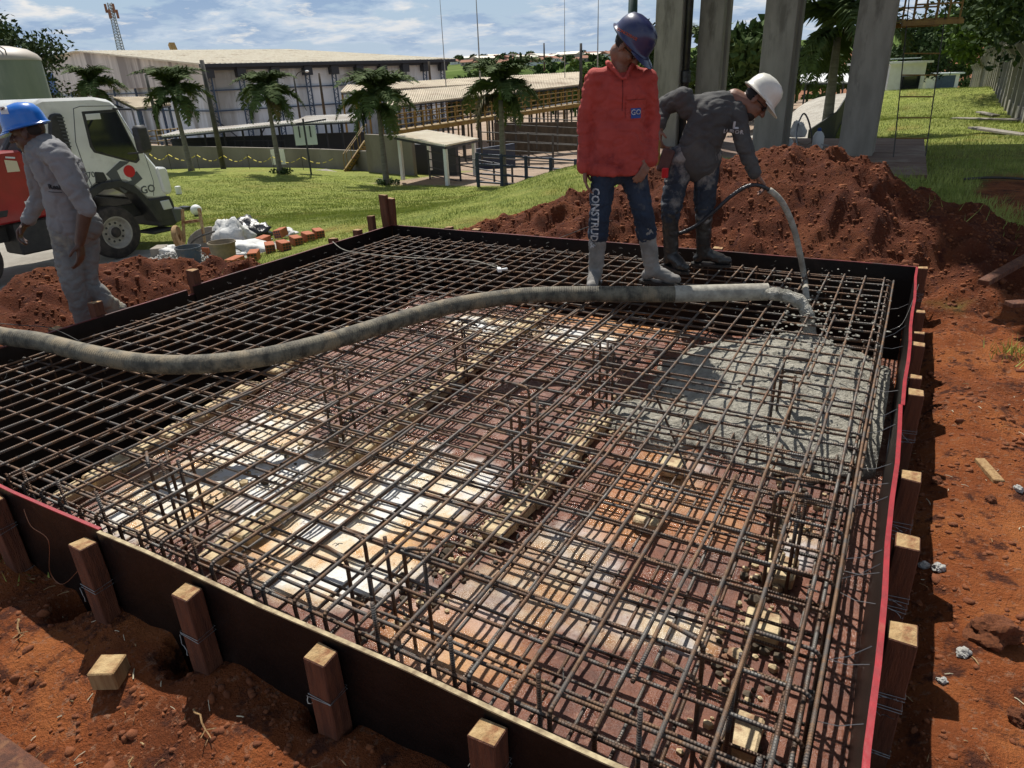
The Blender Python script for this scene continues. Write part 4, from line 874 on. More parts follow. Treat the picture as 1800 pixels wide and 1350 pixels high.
# ------------------------------------------------------------------ truck
def build_truck():
    X0=-12.97; W_=2.3; XC=X0-W_/2
    G=-1.56; root=thing('truck','white cab of a concrete truck with red side panel, parked behind the left worker','truck',(XC,7.0,G)); off=root.location
    P=lambda px,py,x=X0: atax(px,py,0,x)[1:]
    B=lambda: MB(off)
    # cab body side silhouette (y,z)
    cab=[(6.72,-.42),(6.72,1.12),(6.80,1.24),(7.0,1.31),(7.9,1.30),(8.2,1.24),(8.33,1.10),(8.50,.62),(8.66,.24),(8.80,.02),(8.88,-.16),(8.90,-.62),(8.62,-.60),(8.42,-.56),(8.30,-.36),(8.10,-.20),(7.85,-.15),(7.55,-.16),(7.30,-.30),(7.2,-.42)]
    mb=B(); mb.prism(cab,0,X0-W_,X0); body=mb.build('cab_body','truck_white',root,bevel=.05,smooth=True)
    # roof air deflector lip + sun visor
    B().prism([(8.22,1.12),(8.47,1.06),(8.50,1.10),(8.26,1.2)],0,X0-W_+.1,X0-.1).build('sun_visor','glass_dark',root,bevel=.01)
    # window (inset dark frame + glass)
    win=[P(143,196),P(203,192),P(243,270),P(246,281),P(240,287),P(222,283),P(165,268),P(158,258)]
    mb=B(); mb.prism([tuple(p) for p in win],0,X0-.02,X0+.008); fr=mb.build('window_frame','truck_black',root,bevel=.008)
    cx=np.mean([p for p in win],0); inn=[tuple(cx+(np.array(p)-cx)*.90) for p in win]
    inn=[(p[0],p[1]+.01) for p in inn]
    mb=B(); mb.prism(inn,0,X0+.004,X0+.012); mb.build('window_pane','glass_dark',fr)
    mb=B(); q=P(163,205); mb.box((X0+.016,q[0],q[1]),(.008,.27,.10)); mb.build('sunshade','truck_white',fr,bevel=.02)
    # windscreen reflections objects: steering wheel
    # door outline seams
    door=[P(129,191),P(133,250),P(150,300),P(166,338),P(168,345)]
    mb=B(); mb.tube([(X0+.001,*p) for p in door],.008,5); mb.tube([(X0+.001,*P(129,191)),(X0+.001,*P(140,187)),(X0+.001,*P(203,186))],.006,5); mb.tube([(X0+.001,*P(203,190)),(X0+.001,*P(254,270)),(X0+.001,*P(270,320)),(X0+.001,*P(270,344))],.006,5); mb.build('door_seam','logo_grey',root)
    mb=B(); h=[P(166,302),P(182,303),P(189,316),P(180,322),P(168,321)]; mb.prism([tuple(p) for p in h],0,X0-.01,X0+.012); mb.build('door_handle','truck_black',root,bevel=.01)
    # snorkel / air intake behind cab
    mb=B(); s_=[P(84,204),P(92,199),P(107,200),P(124,265),P(125,270),P(92,262),P(85,240)]; mb.prism([tuple(p) for p in s_],0,X0-.35,X0+.06); sn=mb.build('air_intake','truck_black',root,bevel=.03)
    mb=B()
    for k in range(9):
        a=P(96+k*2.1,206+k*6.3); b=P(108+k*1.7,207+k*6.3); mb.beam((X0+.065,*a),(X0+.065,*b),.02,.02)
    mb.build('intake_slats','logo_grey',sn)
    # mirror arms and mirror
    m0=at(196,191,12.55); m1=at(232,192,12.3); m2=at(241,228,12.2); mb=B(); mb.tube([m0,m1,m2],.018,6); mb.tube([at(226,270,12.5),at(250,268,12.2),at(256,262,12.2)],.018,6); mb.build('mirror_arm','truck_black',root)
    mb=B(); a=at(239,226,12.15); b=at(254,263,12.15); c=(a+b)/2+np.array([.05,0,0]); mb.box(c,(.14,.27,.46)); mb.build('mirror','truck_black',root,bevel=.05,smooth=True)
    # wheel arch, bumper, steps
    arc=[(6.95,-.55),(7.1,-.42),(7.3,-.26),(7.6,-.14),(7.95,-.14),(8.22,-.28),(8.42,-.55),(8.55,-.80),(8.62,-1.02),(8.52,-1.02),(8.38,-.72),(8.2,-.44),(7.95,-.27),(7.62,-.27),(7.35,-.38),(7.15,-.55)]
    B().prism(arc,0,X0-.35,X0+.05).build('wheel_arch','truck_black',root,bevel=.012)
    B().prism([(8.40,-.58),(8.92,-.58),(8.96,-.75),(8.94,-1.12),(8.86,-1.16),(8.55,-1.12),(8.50,-.85)],0,X0-W_,X0+.04).build('bumper','truck_black',root,bevel=.02)
    B().prism([(8.86,-.80),(9.12,-.84),(9.14,-1.08),(8.9,-1.12)],0,X0-W_+.1,X0+.06).build('bumper_corner','logo_grey',root,bevel=.03)
    B().prism([(8.66,-.64),(8.86,-.64),(8.90,-.82),(8.70,-.82)],0,X0+.02,X0+.06).build('headlight','lamp_glass',root,bevel=.01)
    B().prism([(8.76,-.02),(8.95,-.02),(8.99,-.1),(8.99,-.5),(8.9,-.56),(8.80,-.5)],0,X0-.2,X0+.05).build('corner_panel','truck_white',root,bevel=.03)
    B().box((X0-.1,8.55,-1.2),(.5,.5,.05)).build('step','truck_black',root,bevel=.01)
    # chassis
    mb=B()
    for x in(-.4,-1.9): mb.box((X0+x,5.0,-.78),(.12,7.4,.25))
    mb.build('chassis_rail','truck_black',root)
    B().box((X0-.3,6.35,-.85),(.55,.75,.55)).build('battery_box','truck_black',root,bevel=.03)
    B().prism([(5.9,-.45),(5.95,-.35),(4.6,-.33),(4.6,-.42)],0,X0-.5,X0+.03).build('rear_mudguard','truck_black',root,bevel=.01)
    # wheels
    def wheel(y,dual=False):
        r=.49; w=B(); ax=(1,0,0); z=G+r
        c=(X0-.30,y,z)
        w.lathe([(.30,0),(.42,-.005),(.475,.03),(.49,.07),(.49,.23),(.475,.27),(.42,.30),(.30,.295),(.30,0)],c=c,n=40,axis=ax); wo=w.build('tyre','tyre',root,smooth=True)
        w=B(); w.lathe([(.0,.245),(.105,.245),(.11,.235),(.13,.20),(.215,.20),(.25,.235),(.275,.288),(.302,.292),(.302,.26),(.302,.02),(0,.02)],c=c,n=40,axis=ax); rim=w.build('rim','rim',wo,smooth=True)
        w=B(); w.lathe([(0,.285),(.06,.285),(.085,.27),(.10,.245)],c=c,n=20,axis=ax); w.build('hub','tyre',wo,smooth=True)
        w=B()
        for k in range(10):
            t=2*math.pi*k/10; q=np.array(c)+np.array([.202,.172*math.cos(t),.172*math.sin(t)]); w.lathe([(0,.006),(.021,.006),(.022,0)],c=q,n=10,axis=ax)
        w.build('rim_hole','truck_black',wo)
        for k in range(3):
            pass
    wheel(7.68); wheel(5.18); wheel(3.85)
    # red body panel and tank parts
    mb=B(); rp=[(3.6,.55),(6.42,.55),(6.62,-.15),(6.72,-.42),(6.70,-.55),(3.6,-.62)]; mb.prism(rp,0,X0-1.9,X0+.02); rb=mb.build('red_body','truck_red',root,bevel=.03)
    q=P(20,290); B().prism([tuple(P(6,281)),tuple(P(28,283)),tuple(P(34,301)),tuple(P(12,303))],0,X0+.02,X0+.026).build('paper_label','paper',rb)
    q=P(14,276); B().prism([tuple(P(8,275)),tuple(P(25,276)),tuple(P(25,279)),tuple(P(8,278))],0,X0+.02,X0+.026).build('plate_strip','sign_face',rb)
    B().prism([tuple(P(41,354)),tuple(P(57,351)),tuple(P(59,356)),tuple(P(43,359))],0,X0+.02,X0+.03).build('reflector','white_paint',rb)
    mb=B(); mb.box((X0-.9,6.62,.35),(1.7,.18,1.3)); mb.tube([(X0-.5,6.6,1.0),(X0-.4,6.5,.7),(X0-.35,6.3,.5)],.05,8); mb.build('cab_rear_gear','logo_grey',root)
    # drum tail (above red body, leftwards)
    B().lathe([(.3,0),(.75,.4),(.95,1.3),(.9,2.2),(.5,3.1)],c=(XC,6.0,.9),axis=(0,-1,.10),n=28).build('mixer_drum','truck_white',root,smooth=True)
    # logo on the door: grey broken square rotated, red disc, GO letters
    def lp(poly,name,m,d=.010):
        B().prism([tuple(P(a,b)) for a,b in poly],0,X0-.002,X0+d).build(name,m,root)
    lp([(186,306),(211,283),(219,290),(205,300),(216,322),(232,317),(227,309),(240,301),(250,314),(219,340)],'logo_mark','logo_grey')
    lp([(211,283),(227,284),(222,289),(213,291)],'logo_mark','logo_grey',.0102)
    c=P(227,301); B().lathe([(0,.013),(.11,.013),(.11,-.002)],c=(X0,c[0],c[1]),axis=(1,0,0),n=28).build('logo_disc','logo_red',root)
    def put(me,px,py,m,name,rot=0,x=X0+.004):
        me.materials.clear(); me.materials.append(MT[m]); q=P(px,py); o=link(name,me,root); 
        o.matrix_parent_inverse=Matrix.Identity(4); o.location=Vector((x,q[0],q[1]))-root.location; o.rotation_euler=(math.pi/2,rot,math.pi/2)
    put(text_mesh('GO',.20,.004),260,333,'logo_grey','logo_letters',-.04)
    put(text_mesh('270',.14,.002),157,308,'logo_grey','model_number')
build_truck()
# ------------------------------------------------------------------ people
def capsule(mb,a,b,ra,rb,n=12):
    a=np.array(a,float); b=np.array(b,float); d=b-a; L=np.linalg.norm(d)
    if L<1e-5: d=np.array([0,0,1.]); L=1e-5
    z=d/L; prof=[]
    for k in range(5): t=math.pi/2*(1-k/4); prof.append((max(ra*math.cos(t),1e-4),-ra*math.sin(t)))
    for k in range(5): t=math.pi/2*k/4; prof.append((max(rb*math.cos(t),1e-4),L+rb*math.sin(t)))
    mb.lathe(prof,c=a,n=n,axis=tuple(z))
def remesh(mb,name,vox,m,parent,off,smooth=6,wrinkle=0,wscale=10,seed=0,sharpz=None):
    tmp=bpy.data.objects.new('tmp',mb.mesh('tmp',m)); COL.objects.link(tmp)
    r=tmp.modifiers.new('r','REMESH'); r.mode='VOXEL'; r.voxel_size=vox; s=tmp.modifiers.new('s','SMOOTH'); s.iterations=smooth; s.factor=.5
    dg=bpy.context.evaluated_depsgraph_get(); me=bpy.data.meshes.new_from_object(tmp.evaluated_get(dg)); bpy.data.objects.remove(tmp)
    if wrinkle:
        rr=random.Random(seed); o=Vector((rr.uniform(0,50),)*3)
        for v in me.vertices:
            c=v.co*wscale; q=Vector((c.x,c.y,c.z*1.7))+o
            q*=.62; w=1.0*mnoise.noise(q)-1.25*max(0,1-abs(mnoise.noise(q*1.5+Vector((7,3,1))))*5)**1.5+.7*max(0,1-abs(mnoise.noise(q*1.1))*4)**1.5+.25*mnoise.noise(q*5)
            v.co+=v.normal*w*wrinkle
    me.materials.clear(); me.materials.append(MT[m]); me.polygons.foreach_set('use_smooth',[True]*len(me.polygons)); me.update()
    o=bpy.data.objects.new(name,me); COL.objects.link(o); o.parent=parent; o.location=(0,0,0); return o
Vn=lambda v: np.array(v,float)/np.linalg.norm(v)
def hand(mb,wrist,dirv,palm_n,curl=.5,s=1.,thumb=1):
    """palm + five bent fingers; dirv forearm direction, palm_n palm normal (fingers curl towards it)"""
    d=Vn(dirv); n=np.array(palm_n,float); n=Vn(n-d*(n@d)); side=np.cross(d,n)*thumb
    w=np.array(wrist,float)
    for k in(-1.2,-.4,.4,1.2): capsule(mb,w+d*.005+side*k*.012*s,w+d*.085*s+side*k*.021*s,.016*s,.0125*s,8)
    for k,(o,L) in enumerate([(1.2,.070),(.4,.080),(-.4,.074),(-1.2,.058)]):
        p=w+d*.085*s+side*o*.0215*s; dd=d; a=0
        for j,f in enumerate((.45,.32,.23)):
            a+=curl*(.8,1.0,.7)[j]; dd=d*math.cos(a)+n*math.sin(a)+side*o*.05; q=p+Vn(dd)*L*f*s*1.25; capsule(mb,p,q,.0092*s,.0082*s,7); p=q
    p=w+d*.025*s+side*.024*s; dd=Vn(d*.6+side*.75+n*.35); q=p+dd*.042*s; capsule(mb,p,q,.0125*s,.0105*s,8); q2=q+Vn(d*.9+side*.2+n*(.3+curl*.5))*.036*s; capsule(mb,q,q2,.0105*s,.0085*s,8)
def head(mb,c,fwd,up,s=1.,jaw=1):
    """c: head centre; builds skull, jaw, nose, brow, ears, lips"""
    f=Vn(fwd); u=np.array(up,float); u=Vn(u-f*(u@f)); r=np.cross(f,u); R=np.stack([r,f,u],1)
    L=lambda a,b,c_: np.array(c)+R@np.array([a,b,c_])*s
    mb.sph(L(0,-.012,.03),(.075*s,.094*s,.085*s),18,12,R=R); mb.sph(L(0,.022,-.035),(.060*s,.066*s,.070*s),16,10,R=R); mb.sph(L(0,.050,-.088),(.030*s,.026*s,.024*s),10,8,R=R)
    capsule(mb,L(0,.083,.012),L(0,.108,-.028),.010*s,.0155*s,8); capsule(mb,L(-.011,.093,-.031),L(.011,.093,-.031),.009*s,.009*s,6)
    capsule(mb,L(-.032,.074,.024),L(.032,.074,.024),.012*s,.012*s,8)
    capsule(mb,L(-.020,.080,-.056),L(.020,.080,-.056),.0075*s,.0075*s,6); capsule(mb,L(-.017,.079,-.066),L(.017,.079,-.066),.008*s,.008*s,6)
    for k in(-1,1):
        mb.sph(L(k*.077,-.005,-.005),(.010*s,.020*s,.032*s),8,8,R=R); mb.sph(L(k*.036,.066,-.022),(.02*s,.018*s,.018*s),8,6,R=R)
    return L,R
def inner(mb,segs):
    for a,b in segs: capsule(mb,a,b,.026,.026,8)
def helmet(root,off,L,R,s,m,tilt=0,name='helmet'):
    # L: local->world of the head. shell lathe with brim and ridge
    c=L(0,-.004,.036); s=s*.93
    Rt=np.array(R)@np.array(Matrix.Rotation(tilt,3,'X'))
    mb=MB(off); prof=[(.136,0.0),(.139,.004),(.128,.012),(.1235,.03),(.121,.06),(.112,.095),(.092,.125),(.06,.142),(.025,.149),(.001,.150)]
    prof=[(a*s,b*s) for a,b in prof]; mb.lathe(prof[::-1]+[(a*.96,b-.003) for a,b in prof],c=c,n=36,R=Rt,sx=.90,sy=1.08)
    # front peak
    pk=[]
    for i in range(15):
        t=math.radians(28+ (152-28)*i/14); pk.append((math.cos(t),math.sin(t)))
    vs=[];fs=[]
    for i,(a,b) in enumerate(pk):
        ext=.050*math.sin(math.pi*i/14)**.7
        for rad,zz in((.118,.010),(.136+ext,-.004-.25*ext),(.136+ext,-.008-.25*ext),(.118,.003)):
            vs.append(c+Rt@np.array([a*rad*.90*s,b*rad*1.08*s,zz*s]))
    for i in range(14):
        for k in range(4): fs.append((i*4+k,i*4+(k+1)%4,(i+1)*4+(k+1)%4,(i+1)*4+k))
    mb.add(vs,fs)
    for x in(-.03,0,.03): # top ribs
        pts=[c+Rt@np.array([x*s*(1 if t<99 else 0),math.cos(math.radians(t))*.128*s,math.sin(math.radians(t))*.147*s*(1-abs(x)*1.2)]) for t in range(28,156,9)]
        mb.tube(pts,[.002]+[.0065*s]*(len(pts)-2)+[.002],6)
    o=mb.build(name,m,root,smooth=True,fix=True)
    return o,c,Rt
def person(label,anchor,h):
    root=thing('person',label,'person',anchor); return root
def boots(root,off,ank,toe_dir,knee,m,sole='boot_black',hgt=.33,vox=.010,name='boot'):
    for i,(a,t,k) in enumerate(zip(ank,toe_dir,knee)):
        a=np.array(a,float); t=Vn(np.array([t[0],t[1],0])); k=np.array(k,float); d=Vn(k-a); mb=MB(off)
        heel=a-t*.035+np.array([0,0,-.055]); ball=a+t*.13+np.array([0,0,-.062]); toe=a+t*.185+np.array([0,0,-.062])
        capsule(mb,a,a+d*hgt,.054,.066); capsule(mb,a+np.array([0,0,-.02]),heel,.052,.042); capsule(mb,a+np.array([0,0,-.01]),ball+[0,0,.012],.050,.042); capsule(mb,ball,toe,.043,.036)
        capsule(mb,a+d*(hgt-.01),a+d*hgt,.069,.069)
        o=remesh(mb,name,vox,m,root,off,4,.004,16,i)
        sd=np.cross([0,0,1],t); sb=MB(off); pts=[]
        for f,w in((-.085,.028),(-.06,.042),(0,.043),(.07,.048),(.14,.050),(.19,.040),(.215,.022)): pts.append((f,w))
        poly=[(f,w) for f,w in pts]+[(f,-w) for f,w in reversed(pts)]; vs=[]
        for z in(-.108,-.088): vs+=[a+t*f+sd*w+np.array([0,0,z]) for f,w in poly]
        n=len(poly); sb.add(vs,[tuple(range(n)),tuple(range(2*n-1,n-1,-1))]+[(j,j+n,(j+1)%n+n,(j+1)%n) for j in range(n)]); sb.build('sole',sole,o)
def proj_text(me,center,right,up,normal,target_objs,m,name,parent,off,gap=.004):
    # wrap flat text on cloth by ray casting along -normal
    bvhs=[]
    for o in target_objs: bvhs.append(BVHTree.FromPolygons([v.co.copy() for v in o.data.vertices],[p.vertices[:] for p in o.data.polygons]))
    R_=Vn(right); U_=Vn(up); N_=Vn(normal)
    bm=bmesh.new(); bm.from_mesh(me); bmesh.ops.triangulate(bm,faces=bm.faces)
    for k in range(2): bmesh.ops.subdivide_edges(bm,edges=[e for e in bm.edges if e.calc_length()>.012],cuts=1)
    for v in bm.verts:
        p=np.array(center)+R_*v.co.x+U_*v.co.y-np.array(off); o=Vector(p+N_*.25); best=None
        for b in bvhs:
            hit=b.ray_cast(o,Vector(-N_),.6)
            if hit[0] is not None and (best is None or hit[3]<best): best=hit[3]
        q=o-Vector(N_)*(best if best is not None else .25); v.co=q+Vector(N_)*gap
    bm.to_mesh(me); bm.free(); me.materials.clear(); me.materials.append(MT[m]); o=link(name,me,parent); return o
def quadmesh(w,h):
    me=bpy.data.meshes.new('patch'); bm=bmesh.new(); bmesh.ops.create_grid(bm,x_segments=8,y_segments=8,size=.5); 
    for v in bm.verts: v.co.x*=w; v.co.y*=h
    bm.to_mesh(me); bm.free(); return me
CRH=np.array([CR[0],CR[1],0])/np.hypot(CR[0],CR[1]); UP=np.array([0,0,1.])
# ---- worker in the red shirt
def worker_red():
    h=4.80; J=lambda px,py,dh=0: ath(px,py,h+dh)
    ftL=J(1045,497,-.02); ftR=J(1150,492,-.02)
    ftL[2]=ZM+.008+.11; ftR[2]=ZM+.008+.11
    anchor=((ftL+ftR)/2); anchor[2]=ZM; root=person('young man in a red shirt and navy helmet looking down at the pour',tuple(anchor),h); off=root.location
    aL=J(1047,474); aR=J(1146,470); aL[2]=ZM+.118; aR[2]=ZM+.118
    kL=J(1053,388,-.06); kR=J(1132,378,-.06); hipL=J(1062,300,0); hipR=J(1112,300,0); pel=J(1085,285,0)
    # trousers
    mb=MB(off)
    for hp,k,a in((hipL,kL,aL),(hipR,kR,aR)):
        capsule(mb,hp,k,.091,.070); b=a+Vn(k-a)*.27; capsule(mb,k,b,.072,.064)
        capsule(mb,b+Vn(k-a)*.03,b,.072,.074)
    capsule(mb,hipL+[0,0,.04],hipR+[0,0,.04],.088,.088); capsule(mb,hipL,hipR,.09,.09); tr=remesh(mb,'jeans',.011,'jeans',root,off,4,.008,12,3)
    boots(root,off,(aL,aR),((-FH*.9-CRH*.25),(CRH*.85-FH*.55)),(kL,kR),'boot_cement',hgt=.30)
    # torso/shirt
    neck=J(1092,106,.0); shL=J(1044,142,.0); shR=J(1136,140,-.0); elL=J(1029,215,.03); wrL=J(1028,287,-.02); elR=J(1146,210,.05); wrR=J(1143,275,-.06)
    chest=J(1088,165,0); belly=J(1088,240,-.02); hem=J(1087,306,-.01)
    mb=MB(off)
    for p,rx,ry,rz in((chest,.185,.115,.15),(J(1088,205),.175,.118,.16),(belly,.178,.122,.16)): mb.sph(p-off,(rx,ry,rz),20,12,R=np.stack([CRH,FH,UP],1)) if False else mb.sph(p,(rx,ry,rz),20,12,R=np.stack([CRH,FH,UP],1))
    mb.lathe([(.176,0),(.177,.03),(.174,.12),(.168,.25)],c=tuple(hem),n=24,R=np.stack([CRH,FH,UP],1),sx=1.06,sy=.80)
    capsule(mb,shL,shR,.072,.072); capsule(mb,J(1072,137),J(1110,135),.075,.075)
    capsule(mb,shL,elL,.070,.056); capsule(mb,elL,wrL,.056,.047); capsule(mb,shR,elR,.070,.055); capsule(mb,elR,wrR,.055,.046)
    capsule(mb,wrL,wrL+Vn(wrL-elL)*.02,.056,.055); capsule(mb,wrR,wrR+Vn(wrR-elR)*.02,.054,.054)
    capsule(mb,J(1058,292,-.01),J(1068,270,-.01),.105,.105)
    # collar
    
    sh=remesh(mb,'shirt',.0105,'shirt_red',root,off,3,.0075,9,7)
    mb=MB(off)
    for a,b in(((1070,112,-.06),(1093,138,-.125)),((1114,112,-.06),(1099,138,-.125))):
        capsule(mb,J(*a),J(*b),.017,.010,8)
    capsule(mb,J(1068,110,.05),J(1070,112,-.06),.018,.017,8); remesh(mb,'collar',.008,'shirt_red',root,off,2,.003,20,2)
    # skin : head, neck, hands, forearms
    mb=MB(off); hc=J(1103,83,-.04); f=Vn((CRH*.78-FH*.45)*.74-UP*.66); u=Vn(UP*.75+(CRH*.78-FH*.45)*.66)
    L,R=head(mb,hc,f,u,.98); capsule(mb,neck,hc-u*.06-f*.03,.062,.056); capsule(mb,neck,J(1090,122,.0),.06,.07)
    dL=Vn(wrL-elL); hand(mb,wrL+dL*.03,dL+CRH*.05,CRH*1-FH*.2,.35,1.0,-1); capsule(mb,wrL-dL*.05,wrL+dL*.03,.034,.029)
    dR=Vn((J(1128,310,-.13)-wrR)); hand(mb,wrR+dR*.02,dR,-CRH*.3+FH*.7,.3,1.0,-1); capsule(mb,wrR-Vn(wrR-elR)*.05,wrR+dR*.02,.033,.029)
    inner(mb,[(neck,belly),(belly,pel),(shL,elL),(elL,wrL),(shR,elR),(elR,wrR),(chest,shL),(chest,shR),(pel,kL),(kL,aL),(pel,kR),(kR,aR)]); remesh(mb,'body',.0066,'skin_a',root,off,2)
    # hair, glasses, helmet
    mb=MB(off); mb.sph(L(0,-.030,.018),(.078,.074,.064),14,10,R=R); mb.build('hair','hair',root,smooth=True)
    mb=MB(off)
    for k in(-1,1): mb.sph(L(k*.032,.088,.004),(.029,.010,.019),12,8,R=R)
    mb.tube([L(-.062,.075,.008),L(-.078,.02,.006),L(-.08,-.02,.004)],.0035,5); mb.tube([L(.062,.075,.008),L(.078,.02,.006),L(.08,-.02,.004)],.0035,5); mb.tube([L(-.012,.096,.006),L(.012,.096,.006)],.003,5)
    mb.build('sunglasses','glass_dark',root,smooth=True)
    ho,c,Rt=helmet(root,off,L,R,1.12,'helmet_navy',0.0)
    nrm=-ray(1090,60); nrm=Vn(nrm); proj_text(text_mesh('CONCREBASE',.022,.0006),ath(1102,60,h-.15),Vn(CRH*.8-UP*.42),Vn(UP*.8+CRH*.42),nrm,[ho],'ink_orange','helmet_lettering',root,off,.003)
    proj_text(quadmesh(.004,.20),J(1094,165,-.1),CRH,UP,-FH,[sh],'ink_red','placket_seam',root,off,.003); proj_text(quadmesh(.13,.003),J(1119,175,-.1),CRH,UP,-FH,[sh],'ink_red','pocket_seam',root,off,.009)
    # pocket + logo
    pk=proj_text(quadmesh(.14,.15),J(1119,188,-.1),CRH,UP,-FH,[sh],'shirt_red','pocket',root,off,.006)
    proj_text(quadmesh(.070,.060),J(1118,199,-.1),CRH,UP,-FH,[sh],'ink_blue','badge',root,off,.010)
    proj_text(text_mesh('GO',.045,.001),J(1118,197.5,-.1),CRH,UP,-FH,[sh],'ink_white','badge_letters',root,off,.014)
    # vertical lettering on the right (image left) leg
    proj_text(text_mesh('CONSTRUD&',.066,.002),J(1045,384,-.1),Vn(-UP+CRH*-.03),CRH,-FH,[tr],'ink_white','leg_lettering',root,off,.004)
worker_red()
# ---- bending worker in charcoal
def worker_bend():
    h=5.20; J=lambda px,py,dh=0: ath(px,py,h+dh)
    aL=J(1180,448,-.02); aR=J(1236,446,.02); aL[2]=ZM+.118; aR[2]=ZM+.118
    anchor=(aL+aR)/2; anchor[2]=ZM; root=person('man in charcoal shirt and white helmet bending forward over the thin hose',tuple(anchor),h); off=root.location
    kL=J(1178,372,-.05); kR=J(1238,366,-.02); hipL=J(1196,288,.04); hipR=J(1243,285,.02)
    mb=MB(off)
    for hp,k,a in((hipL,kL,aL),(hipR,kR,aR)):
        capsule(mb,hp,k,.100,.074); b=a+Vn(k-a)*.27; capsule(mb,k,b,.075,.064)
    capsule(mb,hipL+[0,0,.03],hipR+[0,0,.03],.11,.11); tr=remesh(mb,'jeans',.011,'jeans_dirty',root,off,4,.009,12,13)
    boots(root,off,(aL,aR),((CRH*.4-FH),(CRH*.9-FH*.35)),(kL,kR),'boot_black',hgt=.34)
    shL=J(1200,172,.05); shR=J(1292,196,-.05); chest=J(1250,200,0)
    elL=J(1166,186,.22); wrL=J(1159,220,.10); elR=J(1306,250,-.12); wrR=J(1326,304,-.16)
    mb=MB(off); 
    capsule(mb,J(1224,272,.03),J(1250,205,0),.150,.150); capsule(mb,J(1245,215,0),J(1272,195,0),.145,.115); capsule(mb,J(1212,190,.06),J(1275,180,-.0),.085,.085)
    capsule(mb,J(1228,282,.03),J(1226,268,.03),.155,.155)
    capsule(mb,shL,elL,.078,.062); capsule(mb,elL,wrL,.060,.048); capsule(mb,shR,elR,.076,.060); capsule(mb,elR,wrR,.058,.046); capsule(mb,J(1262,180,.02),J(1292,190,-.03),.08,.07)
    sh=remesh(mb,'shirt',.0105,'shirt_charcoal',root,off,4,.008,9,17)
    mb=MB(off); hc=J(1328,178,-.06); f=Vn(CRH*.55-FH*.30-UP*.62); u=Vn(CRH*.66+UP*.62-FH*.1)
    L,R=head(mb,hc,f,u,1.0); capsule(mb,J(1290,172,0),hc-u*.05-f*.03,.062,.058)
    d=Vn(wrR-elR); hg=J(1341,321,-.16); dd=Vn(hg-wrR); hand(mb,wrR+dd*.02,dd,FH*.2-UP*.8-CRH*.3,.75,1.05,1); capsule(mb,wrR-d*.06,wrR+dd*.02,.034,.03)
    d2=Vn(J(1160,248,.06)-wrL); hand(mb,wrL+d2*.03,d2,CRH,.5,1.0,1); capsule(mb,wrL-d2*.03,wrL+d2*.03,.034,.03)
    inner(mb,[(J(1290,172,0),J(1272,195,0)),(J(1272,195,0),J(1226,272,.03)),(J(1230,185,.03),shL),(J(1272,195,0),J(1230,185,.03)),(shL,elL),(elL,wrL),(J(1272,195,0),shR),(shR,elR),(elR,wrR),(J(1226,272,.03),hipL),(J(1226,272,.03),hipR),(hipL,kL),(kL,aL),(hipR,kR),(kR,aR)]); remesh(mb,'body',.0066,'skin_b',root,off,2)
    mb=MB(off); mb.sph(L(0,-.030,.018),(.078,.074,.064),14,10,R=R); mb.sph(L(0,.045,-.085),(.046,.040,.036),12,8,R=R); mb.build('hair','hair',root,smooth=True)
    mb=MB(off)
    for k in(-1,1): mb.sph(L(k*.032,.088,.004),(.029,.010,.019),12,8,R=R)
    mb.tube([L(.062,.075,.008),L(.078,.02,.006),L(.08,-.03,.004)],.0035,5); mb.build('glasses','glass_dark',root,smooth=True)
    helmet(root,off,L,R,1.04,'helmet_white',.05)
    proj_text(text_mesh('L',.06,.004),J(1294,221,-.15),CRH,UP,-FH,[sh],'ink_white','shirt_mark',root,off,.005)
    proj_text(text_mesh('LABOR',.034,.002,space=1.3),J(1290,232,-.15),Vn(CRH+UP*-.08),UP,-FH,[sh],'ink_white','shirt_lettering',root,off,.005)
    # tool pouch with yellow handled tool, radio cord
    t=MB(off); t.beam(J(1163,302,-.02),J(1177,262,-.02),.09,.05,up=tuple(FH)); t.build('tool_pouch','leather',root,bevel=.012)
    t=MB(off); t.box(J(1169,304,-.08),(.045,.03,.07)); t.build('red_tool','logo_red',root,bevel=.006)
    t=MB(off); t.tube([J(1157,247,-.0),J(1156,275,-.02),J(1157,290,-.02)],[.016,.017,.012],8); t.build('yellow_handle','yellow_paint',root,smooth=True)
worker_bend()
